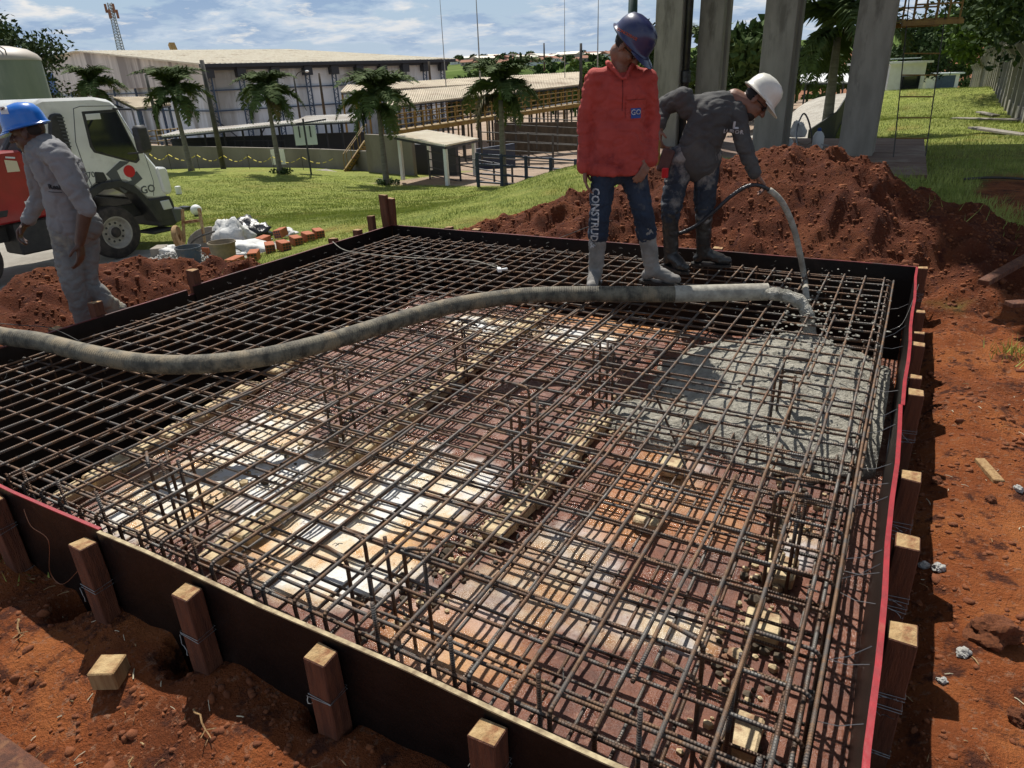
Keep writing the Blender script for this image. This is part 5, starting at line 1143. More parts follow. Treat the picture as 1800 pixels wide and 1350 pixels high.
# ---- walking man with the blue helmet
def worker_left():
    h=4.9; J=lambda px,py,dh=0: ath(px,py,h+dh)
    g=-.40; anchor=J(150,600,0); anchor[2]=g; root=person('man in grey shirt and bright blue helmet walking left outside the formwork',tuple(anchor),h); off=root.location
    hipA=J(118,405,-.04); hipB=J(146,405,.06); kA=J(126,490,-.10); kB=J(152,497,.02); aA=J(158,560,-.16); aB=J(204,545,.12)
    aA=J(150,566,-.05); 
    mb=MB(off)
    capsule(mb,hipB,kB,.105,.078); capsule(mb,kB,J(200,541,.1),.076,.062); capsule(mb,hipA,kA,.108,.082); capsule(mb,kA,aA,.080,.066); capsule(mb,J(118,398,0),J(148,395,0),.118,.118)
    tr=remesh(mb,'trousers',.011,'trousers_grey',root,off,4,.007,11,23)
    lift=J(205,543,.12)
    mb=MB(off); capsule(mb,J(200,541,.1),J(212,541,.12),.05,.045); capsule(mb,J(206,540,.11),J(196,560,.08),.044,.036); remesh(mb,'shoe',.01,'trousers_grey',root,off,3,.004,14,2)
    mb=MB(off); q=J(146,585,-.06); q[2]=max(g+.06,q[2]); capsule(mb,q,q+Vn(-CRH)*.16,.05,.042); capsule(mb,aA,q,.05,.05); remesh(mb,'shoe',.01,'boot_cement',root,off,3,.004,14,4)
    mb=MB(off)
    capsule(mb,J(128,385,0),J(106,300,0),.150,.150); capsule(mb,J(106,310,0),J(82,270,0),.150,.13); capsule(mb,J(66,262,.12),J(100,272,-.14),.085,.088)
    shN=J(105,280,-.16); elN=J(144,352,-.18); wrN=J(150,372,-.18); shF=J(62,268,.16); elF=J(70,345,.20); wrF=J(50,385,.14)
    capsule(mb,shN,elN,.085,.066); capsule(mb,elN,J(152,366,-.18),.066,.062); capsule(mb,shF,elF,.08,.064); capsule(mb,elF,wrF,.062,.05); capsule(mb,J(126,390,0),J(128,400,0),.155,.15)
    sh=remesh(mb,'shirt',.0105,'shirt_grey',root,off,4,.007,9,27)
    mb=MB(off); hc=J(50,235,-.02); f=Vn(-CRH*.93-FH*.22-UP*.10); u=Vn(UP-CRH*.12)
    L,R=head(mb,hc,f,u,1.06); capsule(mb,J(78,272,.0),hc-u*.06-f*.035,.068,.062)
    wr2=J(140,425,-.2); capsule(mb,J(151,364,-.18),wr2,.050,.033); d=Vn(wr2-elN); hand(mb,wr2,Vn(d*.8-UP*.6),-CRH*.9,.35,1.12,-1)
    d=Vn(wrF-elF); capsule(mb,wrF-d*.03,wrF+d*.03,.036,.032); hand(mb,wrF+d*.02,Vn(d-CRH*.2),CRH*.6-UP*.5,.7,1.1,1)
    inner(mb,[(J(78,272,0),J(82,275,0)),(J(82,275,0),J(106,310,0)),(J(106,310,0),J(128,390,0)),(J(128,390,0),hipA),(J(128,390,0),hipB),(hipA,kA),(kA,aA),(hipB,kB),(kB,J(200,541,.1)),(J(82,275,0),shN),(shN,elN),(elN,J(151,364,-.18)),(J(82,275,0),shF),(shF,elF),(elF,wrF)]); remesh(mb,'body',.0066,'skin_c',root,off,2)
    mb=MB(off); mb.sph(L(0,-.035,.022),(.080,.072,.062),14,10,R=R); mb.build('hair','hair',root,smooth=True)
    ho,c,Rt=helmet(root,off,L,R,1.10,'helmet_blue',-.10)
    q=J(9,193,-.2); t=MB(off); c0=L(.0,.10,.10)
    proj_text(quadmesh(.05,.045),ath(7,194,h-.12),CRH,UP,Vn(-ray(7,194)),[ho],'ink_white','sticker',root,off,.003)
    proj_text(text_mesh('Real',.044,.002),J(87,331,-.2),Vn(CRH-UP*.12),UP,-FH,[sh],'ink_dark','shirt_lettering',root,off,.004)
    proj_text(quadmesh(.09,.005),J(88,340,-.2),Vn(CRH-UP*.12),UP,-FH,[sh],'ink_dark','shirt_lettering',root,off,.004)
worker_left()
# ------------------------------------------------------------------ vegetation builders
def leaf_cloud(centers,radii,n,size,seed,droop=0,squash=.75,narrow=.5):
    r=np.random.default_rng(seed); w=radii**2; k=r.choice(len(centers),n,p=w/w.sum()); d=r.normal(0,1,(n,3)); d/=np.linalg.norm(d,axis=1)[:,None]; rad=radii[k]*(r.random(n)**.45)
    c=centers[k]+d*rad[:,None]*np.array([1,1,squash]); s=size*r.uniform(.6,1.4,n)
    a=r.normal(0,1,(n,3)); a/=np.linalg.norm(a,axis=1)[:,None]; a=a+d*.5; a/=np.linalg.norm(a,axis=1)[:,None]; b=np.cross(a,r.normal(0,1,(n,3))); b/=np.linalg.norm(b,axis=1)[:,None]
    a*=s[:,None]; b*=(s*narrow)[:,None]
    V=np.stack([c-a,c+b,c+a,c-b],1).reshape(-1,3); return V,np.arange(4*n).reshape(-1,4)
def tree_parts(H,Rc,n,size,seed,shape='round',trunk=.3,clumps=26,squash=.8):
    r=np.random.default_rng(seed); cz=H-Rc*squash*.95
    d=r.normal(0,1,(clumps,3)); d/=np.linalg.norm(d,axis=1)[:,None]; c=d*(r.random(clumps)**.4)[:,None]*Rc*.78*np.array([1,1,squash])+np.array([0,0,cz]); rad=Rc*r.uniform(.16,.40,clumps)
    V,F=leaf_cloud(c,rad,n,size,seed)
    mb=MB(); top=np.array([r.normal(0,.05*H),r.normal(0,.05*H),cz]); P=[np.array([0,0,-.4]),np.array([0,0,H*.2]),top*.6,top]; mb.tube(smoothcurve(P,3),[trunk*(1-.075*i) for i in range(10)],8)
    for i in range(0,clumps,max(1,clumps//9)):
        s=P[2]*(1-r.random()*.3)+np.array([0,0,0]); mb.tube([s,(s+c[i])/2+[0,0,.05*H],c[i]],[trunk*.35,trunk*.2,trunk*.08],5)
    return (V,F),mb
def tree_thing(pos,name,label,H,Rc,n,size,seed,m,group=None,trunk=.25,clumps=26,squash=.8,tm='bark'):
    t=thing(name,label,'tree',tuple(pos),0,group); (V,F),mb=tree_parts(H,Rc,n,size,seed,trunk=trunk,clumps=clumps,squash=squash)
    link('crown',npmesh('crown',V,F,m),t); mb.build('trunk',tm,t,smooth='all',fix=False); return t
# ---- palms
def frond_mesh(seed,L=1.9,dry=False):
    r=random.Random(seed); mb=MB(); pts=[]; n=22
    for i in range(n+1):
        t=i/n; pts.append(np.array([L*(.95*t-.22*t*t*t),0,L*(.55*t-1.05*t*t)]))
    mb.tube(pts,[.022*(1-.85*i/n) for i in range(n+1)],4,0)
    for i in range(2,n+1):
        for rep in range(4):
            for s in(-1,1):
                u=i-r.random(); k=int(min(n-1,u)); p=pts[k]+(pts[k+1]-pts[k])*(u-k); t=u/n; l=L*.30*math.sin(math.pi*min(1,.12+.88*t))**.6*r.uniform(.7,1.1)
                T=pts[k+1]-pts[k]; T/=np.linalg.norm(T); el=r.uniform(-.75,.75); side=np.array([0,s*math.cos(el),math.sin(el)]); d=Vn_(side*.85+T*.55); q=p+d*l*.55; e=q+Vn_(d+np.array([0,0,-.75]))*l*.5; w=np.cross(d,[0,0,1.]); w=T*.028
                mb.add([p-w*.5,p+w*.5,q+w,e,q-w],[(0,1,2,3,4)],0)
    return mb.mesh('frond','palm_leaf_dry' if dry else 'palm_leaf',fix=False)
def Vn_(v): return v/np.linalg.norm(v)
FR=[frond_mesh(k) for k in range(4)]; FRD=frond_mesh(9,dry=True)
def palm(pos,H,s,label,seed,bush=True,tilt=(0,0)):
    r=random.Random(seed); t=thing('palm_tree',label,'palm tree',tuple(pos),0,'foxtail palms on the lawns'); mb=MB(); n=10
    mb.tube([(tilt[0]*i/n*H,tilt[1]*i/n*H,H*i/n-.1) for i in range(n+1)],[(.145-.065*(i/n))*s*(1.25 if i==0 else 1) for i in range(n+1)],10); mb.build('trunk','palm_trunk',t,smooth='all',fix=False)
    top=np.array([tilt[0]*H,tilt[1]*H,H]); MB().tube([top+[0,0,-.1],top+[0,0,.35*s],top+[0,0,.6*s]],[.075*s,.07*s,.02*s],8).build('crown_shaft','leaf_c',t,smooth='all',fix=False)
    N=20
    for k in range(N):
        ring=k%3; el=(.95,.30,-.35)[ring]+r.uniform(-.15,.15); az=2*math.pi*k/N*2.4+r.uniform(-.2,.2); dead=(ring==2 and r.random()<.35); ss=s*(.9 if ring==2 else 1.1)*r.uniform(.8,1.15)
        link('frond',FRD if dead else FR[k%4],t,tuple(top+[0,0,(.35,.2,.05)[ring]*s]),(0,-el,az),(ss,ss,ss))
    if bush:
        c=np.array([[r.uniform(-.6,.6),r.uniform(-.4,.4),.12] for _ in range(7)]); V,F=leaf_cloud(c,np.full(7,.22),420,.07,seed); b=link('shrub',npmesh('shrub',V,F,'leaf_b'),None,tuple(pos)); tag(b,'low dark shrub ring at the foot of the '+label.split(',')[0].split(' beside')[0],'shrub')
def gat(px,py,d):
    p=at(px,py,d); return np.array([p[0],p[1],gz(p[0],p[1])])
palm(gat(680,326,34),3.6,1.18,'palm left of the small tin shed, hanging fronds over its roof',1)
palm(gat(493,306,37),3.7,1.05,'palm beside the blank sign board on a thin post',2)
palm(gat(337,301,38.5),3.7,1.12,'palm with yellowing fronds behind the truck mirror',3,False,(-.05,0))
palm(gat(886,325,31),3.7,1.15,'bushy palm in front of the cattle pens, nearest the grass bank',4,False)
palm(at(178,215,52)*[1,1,0]+[0,0,-3.4],4.9,1.25,'dark palm crown over the truck roof before the gable',5,False)
pp=at(1452,236,24); palm(np.array([pp[0],pp[1],gz(pp[0],pp[1])-.1]),3.6,1.45,'tall palm between the middle and the right concrete columns',6,False,(-.02,.03))
palm(at(1150,270,22)*[1,1,0]+[0,0,-1.1],2.3,1.0,'palm half hidden between the two standing workers',7,False)
# ---- warehouse
def build_warehouse():
    C0=at(357,111,70); z0=C0[2]; C1=atz(783,103,z0); zb=-4.9; d=C1-C0; d[2]=0; L=np.linalg.norm(d); d/=L; per=np.array([-d[1],d[0],0])
    if per@FH<0 and False: per=-per
    # gable direction: to image left
    if per@CRH>0: per=-per
    nrm=np.cross(per,UP); 
    def ong(px,py): q=ray(px,py); n=d; t=((C0-CP)@n)/(q@n); return CP+t*q
    G1=ong(70,105); AP=ong(145,91); wG=(G1-C0)@per; wA=(AP-C0)@per; zA=AP[2]; zG=G1[2]
    root=thing('warehouse','long white warehouse with cream roof and blue lattice columns along its wall','warehouse',(C0[0],C0[1],zb)); off=root.location
    q=lambda u,v,z: C0*[1,1,0]+d*u+per*v+UP*z
    def wall(pts,name,m,th,n):
        mb=MB(off); n_=np.array(n); k=len(pts); vs=list(pts)+[p+n_*th for p in pts]; mb.add(vs,[tuple(range(k)),tuple(reversed(range(k,2*k)))]+[(i,i+k,(i+1)%k+k,(i+1)%k) for i in range(k)]); return mb.build(name,m,root)
    wall([q(0,.3,zb),q(L,.3,zb),q(L,.3,z0),q(0,.3,z0)],'side_wall','wall_white',.2,per)
    gb=z0-2.0
    wall([q(0,0,gb),q(0,wG,gb),q(0,wG,zG),q(0,wA,zA),q(0,0,z0)],'gable_wall','wall_gable',.15,d)
    wall([q(.6,.1,zb),q(.6,wG,zb),q(.6,wG,gb),q(.6,.1,gb)],'lower_wall','wall_white',.15,d)
    # roof with ribs
    def slab(a,b,c,e,name):
        mb=MB(off); U=UP*.12; k=[a,b,c,e]; mb.add(k+[p+U for p in k],[(3,2,1,0),(4,5,6,7),(0,1,5,4),(1,2,6,5),(2,3,7,6),(3,0,4,7)]); n=60
        for i in range(n+1):
            t=i/n; p=a+(b-a)*t+U; r_=e+(c-e)*t+U; mb.beam(p+UP*.03,r_+UP*.03,.10,.06)
        return mb.build(name,'roof_cream',root)
    ez=z0+.05
    slab(q(-.8,-1.0,ez-.25),q(L+.8,-1.0,ez-.25),q(L+.8,wA,zA),q(-.8,wA,zA),'roof'); slab(q(-.8,wA,zA),q(L+.8,wA,zA),q(L+.8,wG+1,zG),q(-.8,wG+1,zG),'roof')
    mb=MB(off); mb.beam(q(-.8,-1.0,ez-.32),q(L+.8,-1.0,ez-.32),.2,.35); mb.beam(q(0,-.3,z0-.45),q(L,-.3,z0-.45),.6,.5); mb.build('eave_fascia','steel_dark',root)
    cols=[422,482,540,587,631,673,712,748,779]
    us=[.15]
    for px in cols:
        rr=ray(px,118); n=per; t=((q(0,-.6,0)-CP)@n)/(rr@n); us.append(float(((CP+t*rr)-C0)@d))
    def truss(u,v,along,zt,nm='lattice_column'):
        mb=MB(off); w=.5; a=lambda s,z: q(u+(s*w/2 if along else 0),v+(0 if along else s*w/2),z)
        for s in(-1,1): mb.beam(a(s,zb),a(s,zt),.12,.12,up=tuple(d))
        n=18
        for i in range(n):
            za=zb+(zt-zb)*i/n; zc=zb+(zt-zb)*(i+1)/n; mb.beam(a(-1 if i%2 else 1,za),a(1 if i%2 else -1,zc),.055,.055,up=tuple(d))
        mb.build(nm,'steel_blue',root)
    for u in us:
        truss(u,-.35,True,z0-1.2); mb=MB(off); mb.box(q(u,-.45,z0-.95),(.95,.8,.95),np.stack([d,per,UP],1)); mb.build('haunch','steel_dark',root)
    for v in (wG*.80,wG*.47,wG*.34,wG*.22): truss(.2,v,False,gb)
    for z in (z0-2.6,z0-4.6): 
        MB(off).beam(q(0,-.02,z),q(L,-.02,z),.10,.14).build('girt','steel_blue',root); MB(off).beam(q(.4,0,z),q(.4,wG,z),.10,.14).build('girt','steel_blue',root)
    for (i,j) in((0,1),(1,2),(7,8),(8,9)): 
        MB(off).beam(q(us[i],-.1,zb+3.2 if i in(0,8) else zb),q(us[j],-.1,zb if i in(0,8) else zb+4.5),.10,.10).build('brace','steel_dark',root)
    # panel joints on the long wall (separate sheets)
    n=34
    for i in range(n):
        if i%2: MB(off).box(q(L*(i+.5)/n,.27,(zb+z0)/2),(L/n*.97,.05,z0-zb-.3),np.stack([d,per,UP],1)).build('wall_sheet','wall_white',root)
    a=ong(75,131); b=ong(104,168); v0=(a-C0)@per; v1=(b-C0)@per; MB(off).box(q(.1,(v0+v1)/2,(a[2]+b[2])/2),(.3,abs(v1-v0),abs(a[2]-b[2])),np.stack([d,per,UP],1)).build('door','door_blue',root)
    return C0,d,per,L
WH=build_warehouse()
# generic roofs with posts given by pixel quads at given depths
def canopy(quad,name,label,cat,m='roof_cream',posts=(),pm='pole_grey',th=.06,ribs=30,postz=None,pr=.07,group=None):
    P=[at(*q) for q in quad]; c=sum(P)/len(P); zb=postz if postz is not None else gz(c[0],c[1]); root=thing(name,label,cat,(c[0],c[1],zb),0,group); off=root.location
    mb=MB(off); k=len(P); U=UP*th; mb.add(P+[p+U for p in P],[tuple(reversed(range(k))),tuple(range(k,2*k))]+[(i,(i+1)%k,(i+1)%k+k,i+k) for i in range(k)])
    for i in range(ribs+1):
        t=i/ribs; mb.beam(P[0]+(P[1]-P[0])*t+U*1.3,P[3]+(P[2]-P[3])*t+U*1.3,.045*np.linalg.norm(P[1]-P[0])/ribs/.1,.05)
    mb.build('roof',m,root)
    mb=MB(off); 
    for i in range(k): mb.beam(P[i]-UP*.06,P[(i+1)%k]-UP*.06,.07,.09)
    mb.build('roof_frame','steel_dark',root)
    for (s,t) in posts:
        a=P[0]+(P[1]-P[0])*s; b=P[3]+(P[2]-P[3])*s; p=a+(b-a)*t; MB(off).beam((p[0],p[1],zb),(p[0],p[1],p[2]-.05),pr*2,pr*2).build('post',pm,root)
    return root,P
zy=-4.3
canopy([(693,241,34),(783,258,31.5),(840,246,35),(752,231,38)],'tin_shed','small open shed with a pale tin roof on white posts','shed','roof_cream',[(.06,.05),(.97,.03),(.97,.9),(.06,.9)],'white_paint',.05,26,-3.25,.08)
canopy([(240,192,50),(300,186,54),(290,172,58),(200,173,54)],'shed','cream roofed shed against the white gable wall','shed','roof_beige',[(.05,.05),(.95,.05),(.5,.05)],'steel_blue',.08,24,zy)
canopy([(285,241,44),(575,212,48),(610,205,53),(315,232,49)],'long_canopy','long low tin canopy before the warehouse, left of the blank sign','canopy','corrugated',[(i/9,.15) for i in range(10)],'steel_dark',.07,60,zy,.05)
canopy([(512,219,45),(625,214,46),(640,202,52),(540,206,52)],'long_canopy','grey low canopy right of the blank sign board, behind the palms','canopy','corrugated',[(i/4,.1) for i in range(5)],'steel_dark',.07,30,zy,.05)
canopy([(600,164,56),(1018,139,72),(1018,128,80),(612,151,62)],'walkway_roof','rear corrugated walkway roof, the farther of two long cream roofs','roof','roof_beige',[(i/24,.1) for i in range(25)],'yellow_paint',.08,110,zy-.5,.06)
canopy([(680,189,48),(1016,151,64),(1018,137,70),(690,163,53)],'walkway_roof','front corrugated walkway roof, nearer of the two long cream roofs','roof','roof_beige',[(i/22,.08) for i in range(23)],'pole_dark',.08,100,zy-.3,.06)
canopy([(1408,146,60),(1492,146,60),(1488,132,70),(1410,131,70)],'far_canopy','white low canopy beyond the tall palm between the columns','canopy','white_paint',[(.1,.1),(.9,.1)],'steel_dark',.1,10,-2.4)
def walkway():
    a=at(700,232,47); b=at(1016,184,60); root=thing('raised_walkway','raised yellow walkway with railings under the front cream roof','walkway',(a[0],a[1],zy)); off=root.location
    MB(off).beam(a,b,1.1,.28).build('deck_beam','yellow_paint',root)
    for k,h in enumerate((.45,.8,1.15)): MB(off).beam(a+UP*h,b+UP*h,.07,.07).build('rail','yellow_paint',root)
    n=26
    for i in range(n+1):
        p=a+(b-a)*i/n; MB(off).beam(p,p+UP*1.2,.09,.09).build('rail_post','yellow_paint',root)
        if i%2==0: MB(off).beam(p-UP*.1,(p[0],p[1],zy-.4),.12,.12).build('leg','pole_dark',root)
    # grating floor behind
    c=at(700,214,53); e=at(1016,174,66); MB(off).beam((a+c)/2,(b+e)/2,.9,.05).build('grating','steel_dark',root)
    MB(off).beam(c+UP*.9,e+UP*.9,.06,.06).build('rail','yellow_paint',root); MB(off).beam(c+UP*.4,e+UP*.4,.06,.06).build('rail','yellow_paint',root)
walkway()
def rails(name,label,A_,B_,n,hs,m,r=.035,pr=.05,group=None,zb=None,cat='fence'):
    root=thing(name,label,cat,(A_[0],A_[1],A_[2]-hs[-1]-.2),0,group); off=root.location
    for h in hs: MB(off).tube([A_-UP*h,B_-UP*h],r,5).build('rail',m,root,fix=False)
    for i in range(n+1):
        p=A_+(B_-A_)*i/n; MB(off).tube([p+UP*.06,p-UP*(hs[-1]+.45)],pr,6).build('post',m,root,fix=False)
rails('pen_fence','dark blue pipe fence of the front pen, just left of the grass bank',at(838,271,30.5),at(1012,282,30),4,(0,.42,.84,1.2),'pen_blue',.045,.08)
rails('pen_fence','black rail fence beside the tin shed posts',at(752,266,36),at(900,292,32),5,(0,.4,.8,1.2),'steel_dark',.03,.05)
rails('pen_fence','middle rail fence crossing the sandy pens behind the bushy palm',at(845,232,42),at(1016,240,40),4,(0,.5,1.0,1.5),'pole_dark',.035,.06)
rails('pen_fence','rear rail fence of the pens below the raised walkway',at(870,205,50),at(1018,212,48),4,(0,.5,1.0,1.6),'pole_dark',.035,.06)
rails('yellow_railing','yellow pipe railing on the roof deck behind the truck mirror',at(245,232,47),at(312,226,50),5,(0,.35,.7,1.05),'yellow_paint',.04,.05)
rails('roof_railing','grey pipe rails above the retaining wall left of the palms',at(262,249,46),at(500,247,47),8,(0,.5,.9),'steel_dark',.03,.04)
def slabwall(pts,name,label,cat,m,th=.25,group=None,kind=None):
    # pts: list of (px,ytop,ybottom,depth)
    T=[at(p[0],p[1],p[3]) for p in pts]; 
    B_=[np.array([t[0],t[1],at(p[0],p[2],p[3])[2]-.6]) for t,p in zip(T,pts)]; root=thing(name,label,cat,tuple(B_[0]),0,group); off=root.location
    for i in range(len(T)-1):
        d=T[i+1]-T[i]; n=Vn(np.cross(d,UP)); n=n if n@FH>0 else -n; k=[B_[i],B_[i+1],T[i+1],T[i]]; mb=MB(off); mb.add(k+[p+n*th for p in k],[(0,1,2,3),(7,6,5,4),(0,4,5,1),(1,5,6,2),(2,6,7,3),(3,7,4,0)]); mb.build('wall_section',m,root)
    return root
slabwall([(225,255,292,44),(420,259,296,45),(560,262,300,44),(650,266,305,41)],'retaining_wall','long grey retaining wall at the far edge of the lawn with yellow tape before it','wall','wall_grey')
slabwall([(640,236,312,40),(722,240,318,38)],'retaining_wall','grey end wall beside the yellow stairs, left of the tin shed','wall','wall_grey')
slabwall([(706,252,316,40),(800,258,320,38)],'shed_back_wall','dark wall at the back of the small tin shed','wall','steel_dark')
slabwall([(838,262,292,44),(905,252,280,46)],'pen_wall','blue grey board wall of the pen behind the bushy palm','wall','pen_blue')
slabwall([(868,216,262,50),(1018,214,250,50)],'pen_wall','reddish brown wall at the back of the sandy pens','wall','bark')
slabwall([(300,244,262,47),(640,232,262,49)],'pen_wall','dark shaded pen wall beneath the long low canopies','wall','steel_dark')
def stairs():
    a=at(607,302,41); b=at(643,250,42); root=thing('stairs','steel stairs with a yellow stringer climbing the retaining wall','stairs',tuple(a)); off=root.location; n=11; w=FH*.9
    MB(off).beam(a,b,.10,.3).build('stringer','yellow_paint',root); MB(off).beam(a+w,b+w,.10,.3).build('stringer','yellow_paint',root)
    for i in range(n): p=a+(b-a)*(i+.5)/n; MB(off).box(p+w/2+[0,0,.05],(.30,.95,.05),np.stack([CRH,FH,UP],1)).build('tread','steel_dark',root)
    for o in (0,1): 
        MB(off).tube([a+w*o+UP*1,b+w*o+UP*1],.03,5).build('handrail','yellow_paint',root,fix=False)
        for i in range(4): p=a+(b-a)*i/3+w*o; MB(off).tube([p,p+UP*1],.025,5).build('baluster','yellow_paint',root,fix=False)
stairs()
def kerb():
    P=[at(560,299,42),at(600,311,38),at(720,324,35),at(862,334,31),at(960,343,28)]; mb=MB(tuple(P[0])); 
    for i in range(len(P)-1): mb.beam(P[i]-UP*.12,P[i+1]-UP*.12,1.0,.3)
    tag(mb.build('kerb','concrete_dry'),kind='structure')
kerb()
# ---- poles, rods, signs
def pole(px,py,d,top,r,m,label,name='pole',r2=None,arm=None,cat='pole'):
    b=at(px,py,d); h=0; 
    for k in range(2000):
        h=k*.05
        if topx(b+UP*h)[1]<=top: break
    root=thing(name,label,cat,tuple(b)); off=root.location; MB(off).tube([b-UP*.3,b+UP*h],[r,r2 or r*.7],8).build('shaft',m,root,smooth='all',fix=False)
    if arm: 
        a=b+UP*h*arm[2]; q=a+CRH*arm[0]+UP*arm[1]; MB(off).tube(smoothcurve([a,a+CRH*arm[0]*.4+UP*arm[1]*.9,q],4),r*.35,6).build('arm',m,root,fix=False); MB(off).sph(q,(.22,.12,.09),10,6).build('lamp_head','white_paint',root,smooth=True)
    return root
pole(393,297,42,107,.17,'pole_dark','tall dark leaning post in front of the warehouse corner',cat='post')
pole(280,232,50,131,.14,'pole_dark','dark wooden post behind the truck cab before the gable wall',cat='post')
pole(527,204,60,133,.10,'pole_dark','lamp post with a white lamp before the third lattice column','lamp_post',arm=(1.2,.6,.9),cat='lamp post')
pole(571,203,62,129,.13,'bark','brown timber post between two lattice columns','pole',cat='post')
pole(757,150,80,108,.15,'bark','brown timber post at the right end of the warehouse wall','pole',cat='post')
for (px,py,d,top,r,lab) in [(786,178,62,-30,.05,'thin lightning rod just right of the warehouse end'),(846,172,58,-30,.08,'tall grey mast rising over the walkway roofs left of the red shirt'),(993,140,70,-30,.05,'thin rod left of the red shirted man'),(1050,150,60,-30,.07,'mast directly left of the navy helmet'),(1160,140,60,-30,.04,'thin rod between the navy helmet and the left column')]:
    pole(px,py,d,top,r,'pole_grey',lab,'mast',r*.4,cat='mast')
pole(1021,150,58,77,.16,'pole_dark','stout dark post close to the red shoulder',cat='post'); pole(957,122,110,76,.16,'bark','distant brown post over the valley trees',cat='post')
pole(1105,260,18,-40,.16,'pole_green','thick dark green pole rising behind the navy helmet')
pole(1462,180,32,112,.07,'pole_grey','double street lamp between the tall palm and the right column','street_lamp',arm=(-.9,.3,.95),cat='street lamp')
pole(1508,235,26,110,.05,'pole_dark','slim dark post just left of the right concrete column',cat='post')
def sign_board():
    b=at(549,318,37.5); root=thing('sign_board','blank pale sign board seen from behind on a thin dark post','sign',tuple(b)); off=root.location; c=at(537,238,37.5); MB(off).box(c,(1.2,.05,1.0),np.stack([CRH,FH,UP],1)).build('panel','sign_face',root)
    MB(off).beam(b-UP*.2,b+UP*(c[2]-b[2]+.9),.07,.07).build('post','steel_dark',root)
    for s in(-.3,.3): MB(off).beam(c+CRH*s-UP*.1-FH*.05,c+CRH*s+UP*.5-FH*.05,.05,.05).build('bracket','steel_dark',root)
    MB(off).beam(at(520,218,37.5),at(573,210,37.5),.08,.08).build('top_bar','steel_dark',root)
sign_board()
t=thing('notice_board','small white notice with a green strip on the retaining wall','sign',tuple(at(488,291,42.8))); MB(t.location).box(at(489,276,42.8),(.85,.05,.9),np.stack([CRH,FH,UP],1)).build('panel','white_paint',t); MB(t.location).box(at(489,266,42.7),(.80,.04,.14),np.stack([CRH,FH,UP],1)).build('green_strip','leaf_c',t)
def tape():
    root=thing('warning_tape','yellow and black warning tape strung along the foot of the retaining wall','tape',tuple(at(280,285,42))); off=root.location; xs=[262,295,345,392,435,478,530,588]
    for i in range(len(xs)-1):
        a=at(xs[i],270+i,41.5); b=at(xs[i+1],271+i,41.5); n=5
        for k in range(n):
            p=a+(b-a)*(k+.1)/n-UP*.35*math.sin(math.pi*(k+.1)/n); q=a+(b-a)*(k+.65)/n-UP*.35*math.sin(math.pi*(k+.65)/n); MB(off).beam(p,q,.03,.10,up=tuple(FH)).build('tape_strip','tape_yellow',root)
        g=np.array([a[0],a[1],a[2]-1.3]); MB(off).tube([g,a+UP*.1],.02,5).build('stick','pole_dark',root,fix=False)
tape()
# ---- silo, radio tower, far things at left
def silo():
    c=at(16,180,24); zb=c[2]-2.5; root=thing('silo_tank','grey green cylindrical tank with a pale domed top at the left edge','tank',(c[0],c[1],zb)); off=root.location; R_=1.32; zt=at(30,106,24)[2]
    MB(off).lathe([(R_,0),(R_,zt-zb)],c=(c[0],c[1],zb),n=40).build('shell','tank_green',root,smooth=True)
    MB(off).lathe([(R_+.02,-.04),(R_+.02,.03),(R_*.95,.16),(R_*.75,.32),(R_*.4,.42),(.01,.46)],c=(c[0],c[1],zt),n=40).build('dome','corrugated',root,smooth=True)
    MB(off).sph((c[0]-.1,c[1],zt+.52),(.14,.14,.18),10,8).build('vent','corrugated',root,smooth=True)
    mb=MB(off)
    for a in(-.6,-.2): 
        p=np.array([c[0]+math.cos(a)*R_*.98,c[1]+math.sin(a)*R_*.98,zt+.12]); mb.tube([p,p+UP*.15,p+UP*.25-np.array([.5,0,-.1])],.02,5)
    mb.build('top_rail','pole_dark',root)
silo()
def radio_tower():
    b=at(214,92,170); root=thing('radio_tower','slender red and white lattice radio tower behind the warehouse roof','tower',tuple(b-UP*20)); off=root.location; H=0
    while topx(b+UP*H)[1]>6: H+=.2
    mb=MB(off); n=22; w0,w1=1.9,.9; P=lambda i,k: b-UP*3+UP*(H+3)*i/n+np.array([math.cos(k*2.094+.3),math.sin(k*2.094+.3),0])*(w0+(w1-w0)*i/n)*.6
    for k in range(3):
        mb.beam(b-UP*20+np.array([math.cos(k*2.094+.3),math.sin(k*2.094+.3),0])*1.6,P(n,k),.16,.16)
        for i in range(n): mb.beam(P(i,k),P(i+1,(k+1)%3),.09,.09); mb.beam(P(i,k),P(i,(k+1)%3),.08,.08)
    mb.build('lattice','pole_grey',root); mb=MB(off)
    for k in range(6): a=k*1.05; mb.box(b+UP*(H-1.2-(k%2)*1.2)+np.array([math.cos(a),math.sin(a),0])*1.1,(.4,.4,1.9))
    mb.build('antenna','town_roof',root)
radio_tower()
t=thing('crane_tip','yellow crane tip poking over the warehouse roof ridge','crane',tuple(at(306,92,110))); MB(t.location).beam(at(308,93,110),at(301,77,110),.9,.7).build('boom','yellow_paint',t)
